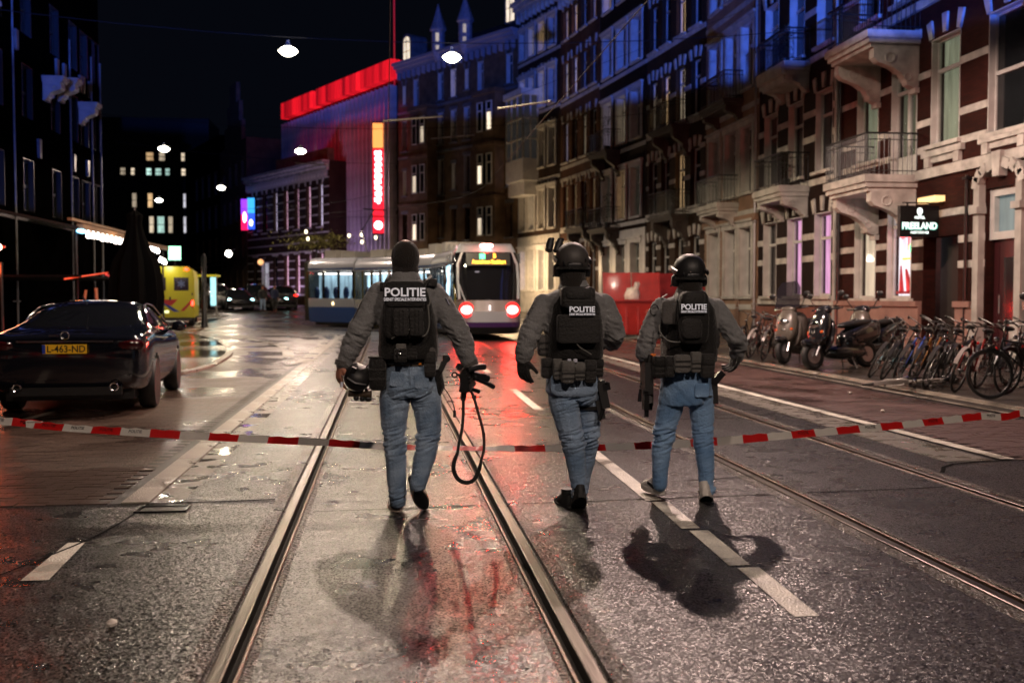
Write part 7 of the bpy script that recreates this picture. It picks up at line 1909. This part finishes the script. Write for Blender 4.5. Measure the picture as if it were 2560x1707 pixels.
def helmet(p, cx, cy, nvg=False, w=.113, tilt=0, flag=False):
    c = p.P(cx, cy); b = MB(); Mt = M3(R(6), R(tilt), 0)
    b.ellip(c + Vector((0, -.002, .028)), (w, .135, .118), 28, 16, p=.96, M=Mt, z0=-.42)
    me = union(b, .0065, 'helmet', 2); hl_ = p.put('helmet', me, m_gunp if flag else mat('helmet_cover', (.055, .050, .048), .6, noise_s=5, noise_amt=.2))
    q = MB().loft([ell_sec(c + Vector((0, -.002, z)), w + .004, .140) for z in (-.040, -.022)]); p.put('helmet_rim', q, m_black)
    for sx in (-1, 1):
        p.put('rail', MB().tube([c + Vector((sx * (w - .004), -.085, .008)), c + Vector((sx * (w + .006), .0, .030)), c + Vector((sx * (w - .006), .085, .045))], .010, 8, r2=.018, up=(0, 0, 1)), m_gun)
        p.put('ear_cup', MB().ellip(c + Vector((sx * (w - .014), .0, -.045)), (.030, .040, .045), 14, 10, p=.7).tube([c + Vector((sx * (w + .002), .01, -.06)), c + Vector((sx * (w + .008), .05, -.085))], .006, 6), m_gunp)
    p.put('neck_cover', MB().loft([ell_sec(c + Vector((0, -.012, z)), hw, d) for z, hw, d in ((-.03, .092, .10), (-.075, .088, .10), (-.12, .080, .09), (-.16, .085, .09))]), m_knit)
    p.put('rear_band', MB().ellip(c + Vector((0, -.118, -.018)), (.055, .018, .026), 14, 8, p=.5).ellip(c + Vector((.06, -.10, .02)), (.022, .015, .02), 10, 6).ellip(c + Vector((-.065, -.095, .0)), (.018, .015, .024), 10, 6), m_gun)
    p.put('chin_strap', MB().tube([c + Vector((-.09, .0, -.06)), c + Vector((-.075, -.06, -.10)), c + Vector((0, -.10, -.12)), c + Vector((.075, -.06, -.10)), c + Vector((.09, 0, -.06))], .004, 6, r2=.010, up=(0, 0, 1)), m_black)
    return c
# ------------------------------------------------------------------ officer in the middle: grey helmet with raised goggles
p = Person(6.84, (1322, 1178), 'officer in the middle wearing a grey helmet with raised night goggles and light jeans'); P = p.P
b = MB(); head_parts(b, P(1314, 622)); b.tube([P(1315, 640), P(1318, 672)], [.062, .075], 14)
torso(b, P, [(1318, 670, .08, .07), (1318, 688, .17, .09), (1318, 720, .165, .10), (1318, 790, .14, .09), (1318, 840, .14, .09), (1316, 890, .15, .10), (1316, 915, .13, .09)])
limb(b, P, [(1246, 696, 0, .052), (1214, 768, -.04, .042), (1201, 824, -.02, .03)]); limb(b, P, [(1390, 696, 0, .052), (1418, 764, 0, .042), (1400, 770, .24, .03)])
limb(b, P, [(1292, 895, 0, .07), (1314, 1003, 0, .045), (1331, 1140, 0, .032)]); limb(b, P, [(1344, 895, .04, .06), (1353, 1000, .09, .040), (1348, 1055, .15, .036), (1335, 1120, .25, .030)])
body = p.put('body', union(b, .008, 'body', 2), m_skin); eyes(body, P(1314, 622), p.base)
b = MB(); torso(b, P, [(1317, 652, .080, .078), (1317, 664, .105, .10), (1318, 674, .17, .12), (1318, 688, .225, .13), (1318, 720, .220, .14), (1318, 780, .195, .135), (1318, 830, .185, .135), (1318, 848, .18, .13)])
limb(b, P, [(1250, 700, 0, .076), (1230, 737, -.02, .073), (1215, 770, -.04, .069), (1206, 800, -.03, .062), (1202, 820, -.02, .054)])
limb(b, P, [(1386, 700, 0, .077), (1404, 737, -.01, .074), (1412, 768, .0, .070), (1405, 786, .10, .064), (1398, 780, .22, .055)])
me = folds(union(b, .0085, 'jacket', 2), .0115, 34, 14, knees=((P(1214, 770).x, P(1214, 770).z, .12, .8), (P(1414, 768).x, P(1414, 768).z, .12, .8)), seed=5); p.put('jacket', me, m_jacket)
p.put('collar', MB().loft([ell_sec(P(1318, y), hw, d) for y, hw, d in ((662, .11, .10), (650, .092, .094), (644, .084, .088))]), m_jacket)
p.put('cuff', MB().tube([P(1203, 812, -.02), P(1201, 824, -.02)], .056, 14), m_jacket_dk)
p.strap('sleeve_patch', [(1223, 700, -.07), (1211, 722, -.075)], .05, m_black, .004)
g = MB(); hand_parts(g, P(1201, 826, -.02), (P(1203, 862, -.03) - P(1201, 826, -.02)), (.7, .6, 0), 1, curl=.55, w=1.35, L=.18); p.put('glove', union(g, .0055, 'glove', 2), m_black)
g = MB(); hand_parts(g, P(1397, 779, .24), (-.5, .8, .1), (-.6, -.2, -.5), -1, curl=.8, w=1.3); p.put('glove', union(g, .006, 'glove', 2), m_black)
b = MB(); torso(b, P, [(1317, 832, .165, .115), (1316, 850, .168, .12), (1315, 872, .178, .130), (1314, 896, .180, .135), (1315, 916, .15, .115)])
limb(b, P, [(1293, 900, -.01, .108), (1298, 940, -.02, .098), (1306, 975, -.02, .085), (1313, 1005, -.02, .074), (1322, 1050, -.02, .070), (1328, 1100, -.02, .058), (1332, 1138, -.02, .050)])
limb(b, P, [(1344, 900, .03, .098), (1350, 940, .06, .090), (1353, 975, .08, .078), (1353, 1003, .08, .068), (1349, 1050, .14, .060), (1341, 1090, .2, .052), (1336, 1120, .25, .046)])
for s_ in ((1290, 895), (1342, 898)): b.ellip(P(*s_, -.04), (.085, .09, .095), 16, 10)
me = folds(union(b, .0070, 'jeans', 2), .0150, 46, 8, knees=((P(1313, 1008).x, P(1313, 1008).z, .07, 1.2), (P(1353, 1006).x, P(1353, 1006).z, .07, 1.5), (P(1332, 1135).x, P(1332, 1135).z, .05, 1.0), (P(1315, 915).x, P(1315, 915).z, .07, .9)), seed=6, base=.2); p.put('jeans', me, m_jean2)
p.pouch('shirt_tail', 1262, 850, 1372, 912, -.10, .10, m_jean2, p=.55, seam=False)
h_ = P(1336, 1140, -.14); t_ = P(1325, 1176, .08); shoe(p.root, h_, (t_ - h_), (.02, .6, .75), m_shoeb, m_dsole, base=p.base, stripe=mat('grey_shoe_trim', (.12, .12, .12), .4))
shoe(p.root, P(1312, 1176, .03), (-.2, 1, 0), (0, 0, 1), m_shoeb, m_dsole, base=p.base)
b = MB(); torso(b, P, [(1318, 680, .125, .165), (1318, 700, .165, .180), (1318, 745, .185, .182), (1318, 800, .192, .182), (1318, 822, .19, .178)], p=.6); p.put('plate_carrier', folds(union(b, .010, 'plate_carrier', 2), .007, 18, 8, seed=7), m_black)
for x in (1288, 1352): p.strap('shoulder_strap', [(x, 682, -.17), (x + (1318 - x) * .1, 668, -.13), (x + (1318 - x) * .2, 660, -.02), (x + (1318 - x) * .2, 660, .06)], .06, m_black, .010)
p.pouch('upper_back_pack', 1288, 658, 1366, 708, -.225, .10, m_black2, p=.35, flap=False); p.pouch('pack_lid', 1294, 660, 1360, 688, -.245, .09, m_black2, p=.5, seam=False)
p.pouch('back_plate_panel', 1279, 722, 1376, 788, -.215, .07, m_black2, p=.18); p.pouch('name_panel', 1309, 702, 1365, 726, -.258, .02, m_black, p=.2, seam=False)
p.text('POLITIE', .049, 1337, 711, -.272, squash=1.02, bold=.0014); p.text('DIENST SPECIALE INTERVENTIES', .0185, 1337.5, 722, -.272, squash=.64, bold=.0006)
p.strap('drinking_tube', [(1322, 784, -.235), (1330, 796, -.23), (1345, 806, -.22), (1358, 814, -.21)], .009, m_hose, .0045); p.strap('tube_cross', [(1316, 788, -.24), (1327, 776, -.24)], .006, m_hose, .003)
p.put('duty_belt', MB().loft([ell_sec(P(1317, y), .190, .15) for y in (838, 822)]), m_black)
for (nm, x0, y0, x1, y1, dy, th, m_) in (('ammo_pouch', 1243, 822, 1268, 868, -.08, .09, m_black2), ('grey_pouch', 1270, 824, 1290, 872, -.16, .07, m_greyn), ('medical_pouch', 1288, 828, 1318, 880, -.20, .08, m_greyn), ('tool_pouch', 1318, 832, 1342, 874, -.19, .08, m_greyn),
                                     ('side_pouch', 1342, 826, 1368, 880, -.15, .09, m_black2), ('hip_pouch', 1366, 824, 1384, 866, -.10, .08, m_black)):
    p.pouch(nm, x0, y0, x1, y1, dy, th, m_, p=.34, flap=True)
for x in (1303, 1317): p.pouch('white_tag', x, 824, x + 9, 832, -.235, .01, mat('white_tag', (.6, .62, .75), .5), seam=False)
p.pouch('canteen', 1234, 768, 1262, 818, -.03, .10, m_jacket_dk, p=.6)
p.put('holster', MB().box(P(1384, 905, -.04), (.055, .075, .19), M3(0, R(-12), 0)).box(P(1378, 940, -.03), (.045, .05, .13), M3(0, R(-12), 0)), m_gunp)
p.put('holstered_pistol', MB().box(P(1391, 887, -.05), (.05, .06, .05), M3(0, R(-12), 0)).tube([P(1386, 938, -.05), P(1376, 965, -.05)], .016, 8).ellip(P(1393, 880, -.07), (.018, .02, .012), 10, 6), m_gun)
p.put('leg_strap', MB().loft([ell_sec(P(1350, y, .05), .100, .104) for y in (938, 930)]), m_black); p.put('leg_strap', MB().tube([P(1366, 870, -.06), P(1376, 895, -.05)], .010, 8, r2=.025, up=(0, 1, 0)), m_black)
c = helmet(p, 1314, 606, tilt=-4)
p.put('strobe', MB().ellip(p.P(1321, 574, -.03), (.035, .04, .024), 14, 8, p=.7, M=M3(0, R(14), 0)), m_chrome if False else mat('strobe_glossy', (.10, .09, .085), .18, coat=.8))
p.put('goggle_arm', MB().tube([p.P(1300, 582, .10), p.P(1284, 572, .13)], .014, 8), m_gun)
for (x0, y0, x1, y1) in ((1266, 549, 1260, 576), (1288, 550, 1278, 578)):
    p.put('goggle_tube', MB().tube([p.P(x0, y0, .15), p.P((x0 + x1) / 2, (y0 + y1) / 2, .14), p.P(x1, y1, .12)], [.022, .027, .024], 14).torus(p.P(x0, y0, .15), .018, .006, (0, .2, 1), 14, 6), m_gunp)

# ------------------------------------------------------------------ officer on the right: black helmet, blue jeans, white trainers
p = Person(7.10, (1575, 1150), 'officer on the right in a black helmet, bright blue jeans and white trainers'); P = p.P
b = MB(); head_parts(b, P(1583, 640)); b.tube([P(1583, 655), P(1584, 682)], [.062, .075], 14)
torso(b, P, [(1584, 682, .08, .07), (1584, 696, .17, .09), (1584, 725, .165, .10), (1582, 790, .14, .09), (1580, 840, .14, .09), (1577, 890, .15, .10), (1577, 912, .13, .09)])
limb(b, P, [(1516, 702, 0, .052), (1488, 768, -.03, .042), (1480, 820, .02, .03)]); limb(b, P, [(1650, 704, 0, .052), (1690, 776, -.03, .042), (1688, 826, .10, .03)])
limb(b, P, [(1548, 895, 0, .07), (1523, 1003, 0, .045), (1516, 1112, 0, .032)]); limb(b, P, [(1604, 895, 0, .07), (1615, 1000, 0, .045), (1622, 1122, -.08, .032)])
body = p.put('body', union(b, .008, 'body', 2), m_skin); eyes(body, P(1583, 640), p.base)
b = MB(); torso(b, P, [(1584, 668, .080, .078), (1584, 678, .105, .10), (1584, 687, .165, .12), (1583, 700, .215, .13), (1583, 730, .215, .14), (1582, 790, .19, .135), (1580, 835, .185, .135), (1579, 852, .18, .13)])
limb(b, P, [(1520, 706, 0, .074), (1501, 740, -.02, .070), (1489, 770, -.03, .067), (1482, 795, -.01, .066), (1479, 812, .0, .058)])
limb(b, P, [(1645, 708, 0, .075), (1668, 744, -.02, .071), (1688, 776, -.03, .067), (1697, 796, .02, .060), (1692, 818, .08, .050)])
me = folds(union(b, .0085, 'jacket', 2), .0115, 34, 14, knees=((P(1489, 770).x, P(1489, 770).z, .12, .8), (P(1689, 776).x, P(1689, 776).z, .12, .9)), seed=9); p.put('jacket', me, m_jacket)
p.put('collar', MB().loft([ell_sec(P(1584, y), hw, d) for y, hw, d in ((678, .11, .10), (666, .094, .094), (660, .086, .088))]), m_jacket_dk)
p.put('sleeve_badge', MB().torus(P(1503, 712, -.085), .038, .004, (-.5, 1, .1), 20, 5), m_black2); p.strap('shoulder_flag', [(1520, 683, -.06), (1532, 676, -.055)], .03, mat('pale_flag_patch', (.45, .42, .42), .6), .003)
g = MB(); hand_parts(g, P(1479, 816, .0), (P(1483, 858, .0) - P(1479, 816, .0)), (.9, .3, 0), 1, curl=.6, w=1.4, L=.20); p.put('glove', union(g, .0055, 'glove', 2), m_black)
g = MB(); hand_parts(g, P(1694, 812, .06), (P(1682, 844, .06) - P(1694, 812, .06)), (-.8, -.2, 0), -1, curl=.75, w=1.35); p.put('glove', union(g, .0055, 'glove', 2), m_black)
p.put('glove_cuff', MB().tube([P(1694, 796, .03), P(1693, 816, .07)], [.052, .044], 12), m_black); p.put('glove_cuff', MB().tube([P(1481, 806, .0), P(1479, 824, .0)], [.060, .048], 12), m_black)
b = MB(); torso(b, P, [(1578, 838, .165, .115), (1577, 855, .168, .12), (1576, 876, .175, .130), (1576, 898, .175, .130), (1577, 912, .14, .11)])
limb(b, P, [(1548, 898, 0, .102), (1540, 935, 0, .092), (1530, 970, 0, .080), (1523, 1003, 0, .070), (1518, 1045, 0, .066), (1516, 1085, 0, .056), (1516, 1112, 0, .052)])
limb(b, P, [(1606, 898, 0, .102), (1611, 935, 0, .092), (1614, 970, -.01, .080), (1615, 1002, -.02, .070), (1619, 1045, -.05, .066), (1622, 1090, -.08, .056), (1622, 1124, -.09, .052)])
me = folds(union(b, .0070, 'jeans', 2), .0150, 46, 8, knees=((P(1523, 1000).x, P(1523, 1000).z, .08, 1.5), (P(1615, 1000).x, P(1615, 1000).z, .07, 1.0), (P(1622, 1118).x, P(1622, 1118).z, .045, 1.2), (P(1577, 912).x, P(1577, 912).z, .07, .9)), seed=10, base=.22); p.put('jeans', me, m_jean3)
b = MB(); torso(b, P, [(1578, 850, .178, .128), (1577, 880, .184, .140), (1575, 905, .184, .142), (1572, 922, .170, .138), (1565, 928, .15, .135)]); p.put('shirt_tail', folds(union(b, .009, 'shirt_tail', 2), .012, 16, 8, seed=11, base=.8), m_jean3)
b = MB(); p.pouch('pocket', 1596, 880, 1628, 912, -.150, .012, m_jean3, p=.25, seam=False)
h_ = P(1524, 1137, .0); shoe(p.root, h_, (-.30, 1, 0), (0, 0, 1), m_shoew, m_shoew, base=p.base, stripe=m_shoeb, L=.29)
h_ = P(1621, 1138, -.20); t_ = P(1624, 1164, .06); shoe(p.root, h_, (t_ - h_), (0, .5, 1), m_shoew, m_shoew, base=p.base, stripe=m_shoeb, L=.29)
b = MB(); torso(b, P, [(1584, 690, .12, .165), (1584, 710, .160, .180), (1583, 750, .182, .182), (1582, 805, .190, .182), (1581, 830, .188, .178)], p=.6); p.put('plate_carrier', folds(union(b, .010, 'plate_carrier', 2), .007, 18, 8, seed=12), m_black)
p.pouch('back_pack', 1560, 668, 1625, 790, -.235, .12, m_black, p=.4, seam=False); p.pouch('pack_pocket', 1566, 732, 1612, 778, -.295, .05, m_black2, p=.5, seam=False); p.pouch('pack_top', 1566, 670, 1618, 700, -.27, .09, m_black2, p=.5, seam=False)
p.pouch('side_panel', 1520, 690, 1556, 745, -.185, .05, m_jacket_dk, p=.4, seam=False)
for x in (1552, 1622): p.strap('shoulder_strap', [(x, 745, -.20), (x + (1584 - x) * .05, 700, -.19), (x + (1584 - x) * .15, 680, -.12), (x + (1584 - x) * .2, 672, .02)], .045, m_black, .010)
p.pouch('name_panel', 1561, 697, 1621, 722, -.302, .02, m_black, p=.2, seam=False); p.text('POLITIE', .053, 1594, 705.5, -.316, squash=1.0, bold=.0016); p.text('DIENST SPECIALE INTERVENTIES', .020, 1594, 716, -.316, squash=.63, bold=.0006)
p.strap('drinking_tube', [(1514, 745, -.17), (1516, 762, -.19), (1528, 778, -.20), (1545, 785, -.21), (1565, 785, -.22), (1577, 781, -.24)], .011, m_hose, .0055)
p.put('tube_valve', MB().ellip(P(1580, 780, -.245), (.018, .012, .010), 8, 6), m_chrome)
p.put('duty_belt', MB().loft([ell_sec(P(1580, y), .192, .15) for y in (842, 824)]), m_black)
for (nm, x0, y0, x1, y1, dy, th, m_, fl) in (('magazine_pouch', 1500, 818, 1528, 868, -.12, .10, m_black, True), ('radio_pouch', 1528, 818, 1548, 866, -.17, .07, m_black2, True), ('grey_flap_pouch', 1548, 814, 1585, 856, -.21, .05, m_greyn, False), ('phone_pouch', 1586, 808, 1608, 856, -.20, .06, m_greyn, True), ('bottle_pouch', 1609, 812, 1638, 868, -.17, .09, m_black2, True), ('side_pouch', 1622, 756, 1650, 800, -.10, .09, m_black2, False)):
    p.pouch(nm, x0, y0, x1, y1, dy, th, m_, p=.34, flap=fl)
p.put('press_stud', MB().ellip(P(1566, 847, -.237), (.006, .004, .006), 8, 6), m_chrome); p.put('key_ring', MB().torus(P(1546, 824, -.215), .010, .003, (1, 0, 0), 14, 5), m_chrome)
p.pouch('orange_clip', 1494, 812, 1506, 820, -.05, .02, mat('orange_clip', (.8, .2, .03), .5), seam=False)
p.put('holster', MB().box(P(1638, 900, -.02), (.045, .075, .17), M3(0, R(-3), 0)), m_gunp); p.put('holstered_pistol', MB().box(P(1648, 868, -.04), (.045, .05, .11), M3(0, R(42), 0)).box(P(1640, 882, -.03), (.04, .05, .06)), m_gun)
p.strap('leg_strap', [(1590, 916, -.12), (1612, 911, -.13), (1634, 910, -.09)], .028, m_black, .005)
p.put('leg_strap', MB().box(P(1634, 868, -.03), (.03, .04, .16)), m_black)
c = helmet(p, 1583, 630, flag=True)
p.put('helmet_camera', MB().ellip(p.P(1588, 596, -.03), (.026, .03, .026), 14, 8, p=.7).ellip(p.P(1592, 602, -.05), (.014, .012, .014), 10, 6), m_gun)
p.put('flag_patch', MB().box(p.P(1587, 617, -.118), (.044, .006, .013), M3(R(-30), R(8), 0)).box(p.P(1590, 624, -.128), (.032, .006, .012), M3(R(-20), R(8), 0)), mat('flag_patch_red', (.42, .10, .09), .5, noise_s=60, color2=(.6, .55, .55)))
# rifle pointing down in the left hand
Yg = p.Y - .06; A = lambda x, y, dy=0: at(x, y, Yg + dy)
rf, add = gun('rifle', 'black rifle pointing straight down in the left glove of the right-hand officer', Yg, base=A(1484, 880))
add('receiver', MB().box(A(1487, 868), (.065, .10, .22), M3(0, R(2), 0)).box(A(1481, 868), (.03, .14, .18)), m_gunp); add('handguard', MB().box(A(1487, 905), (.060, .07, .22), M3(0, R(1), 0)).box(A(1493, 905, -.01), (.020, .05, .20)), m_gun)
add('barrel', MB().tube([A(1484, 925), A(1485, 938)], [.026, .024], 12).tube([A(1485, 936), A(1485, 957)], .0165, 12), m_gun); add('torch', MB().tube([A(1471, 893), A(1470, 905)], .010, 10).tube([A(1470, 903), A(1469, 922)], [.012, .015], 10), m_gun)
add('vertical_grip', MB().tube([A(1475, 880, .03), A(1473, 888, .08)], .014, 8), m_gunp); add('magazine', MB().box(A(1484, 872, .09), (.03, .13, .07), M3(R(15), 0, 0)), m_gunp)
add('stock', MB().tube([A(1490, 845), A(1494, 815)], .018, 8), m_gunp); add('rail', MB().box(A(1498, 890, -.01), (.010, .03, .26)), m_gun)
q = MB()
for k_ in range(9): q.box(A(1493, 885 + k_ * 5, -.035), (.016, .006, .006))
add('rail_slot', q, m_alu); add('highlight_plate', MB().box(A(1495, 918, -.034), (.020, .006, .04)), m_alu)

# ------------------------------------------------------------------ small figures by the cars at the bend
def far_person(x, y, label, jacket, trousers, ph=0):
    base = Vector((x, y, gz(y))); r_ = empty('person', tuple(base), ph, label, 'person', 'people by the parked cars')
    V = Vector; b = MB(); head_parts(b, V((0, 0, 1.63))); b.tube([V((0, 0, 1.38)), V((0, 0, 1.58))], [.07, .055], 10)
    b.loft([ell_sec(V((0, 0, z)), hw, d, 14) for z, hw, d in ((.86, .15, .10), (1.1, .14, .10), (1.36, .18, .10), (1.44, .08, .07))])
    for s in (-1, 1):
        b.tube([V((s * .09, 0, .9)), V((s * .10, .05 * s, .5)), V((s * .11, -.08 * s, .08)), V((s * .11, .08 - .08 * s, .04))], [.085, .058, .042, .04], 10); b.tube([V((s * .19, 0, 1.38)), V((s * .24, -.03, 1.1)), V((s * .22, .08, .86)), V((s * .22, .09, .76))], [.05, .04, .03, .03], 8)
    obj('body', union(b, .016, 'body', 1), m_skin, r_)
    b = MB().loft([ell_sec(V((0, 0, z)), hw, d, 14) for z, hw, d in ((.82, .18, .13), (1.1, .17, .13), (1.38, .20, .12), (1.47, .09, .08))])
    for s in (-1, 1): b.tube([V((s * .19, 0, 1.38)), V((s * .25, -.03, 1.1)), V((s * .23, .07, .90))], [.068, .056, .045], 10)
    obj('coat', union(b, .016, 'coat', 1), jacket, r_)
    b = MB().loft([ell_sec(V((0, 0, z)), hw, d, 14) for z, hw, d in ((.78, .16, .11), (.92, .16, .11))])
    for s in (-1, 1): b.tube([V((s * .09, 0, .88)), V((s * .10, .05 * s, .5)), V((s * .11, -.08 * s, .10))], [.10, .075, .06], 10)
    obj('trousers', union(b, .016, 'trousers', 1), trousers, r_); obj('hair', MB().ellip((0, -.01, 1.67), (.085, .10, .10), 12, 8, z0=-.2), m_knit, r_)
far_person(-8.1, 69.0, 'small figure in a dark coat and light blue jeans near the cars at the bend', m_black2, m_jean2, .2)
far_person(-7.4, 69.6, 'small figure in a navy jacket beside the car with glowing tail lamps', cloth_mat('navy_coat', (.015, .02, .06), .8), m_black2, -.3)
# ------------------------------------------------------------------ sampling: glowing faces are seen and reflected, lamps do the lighting
for m_ in bpy.data.materials:
    try: m_.cycles.emission_sampling = 'NONE'
    except Exception: pass
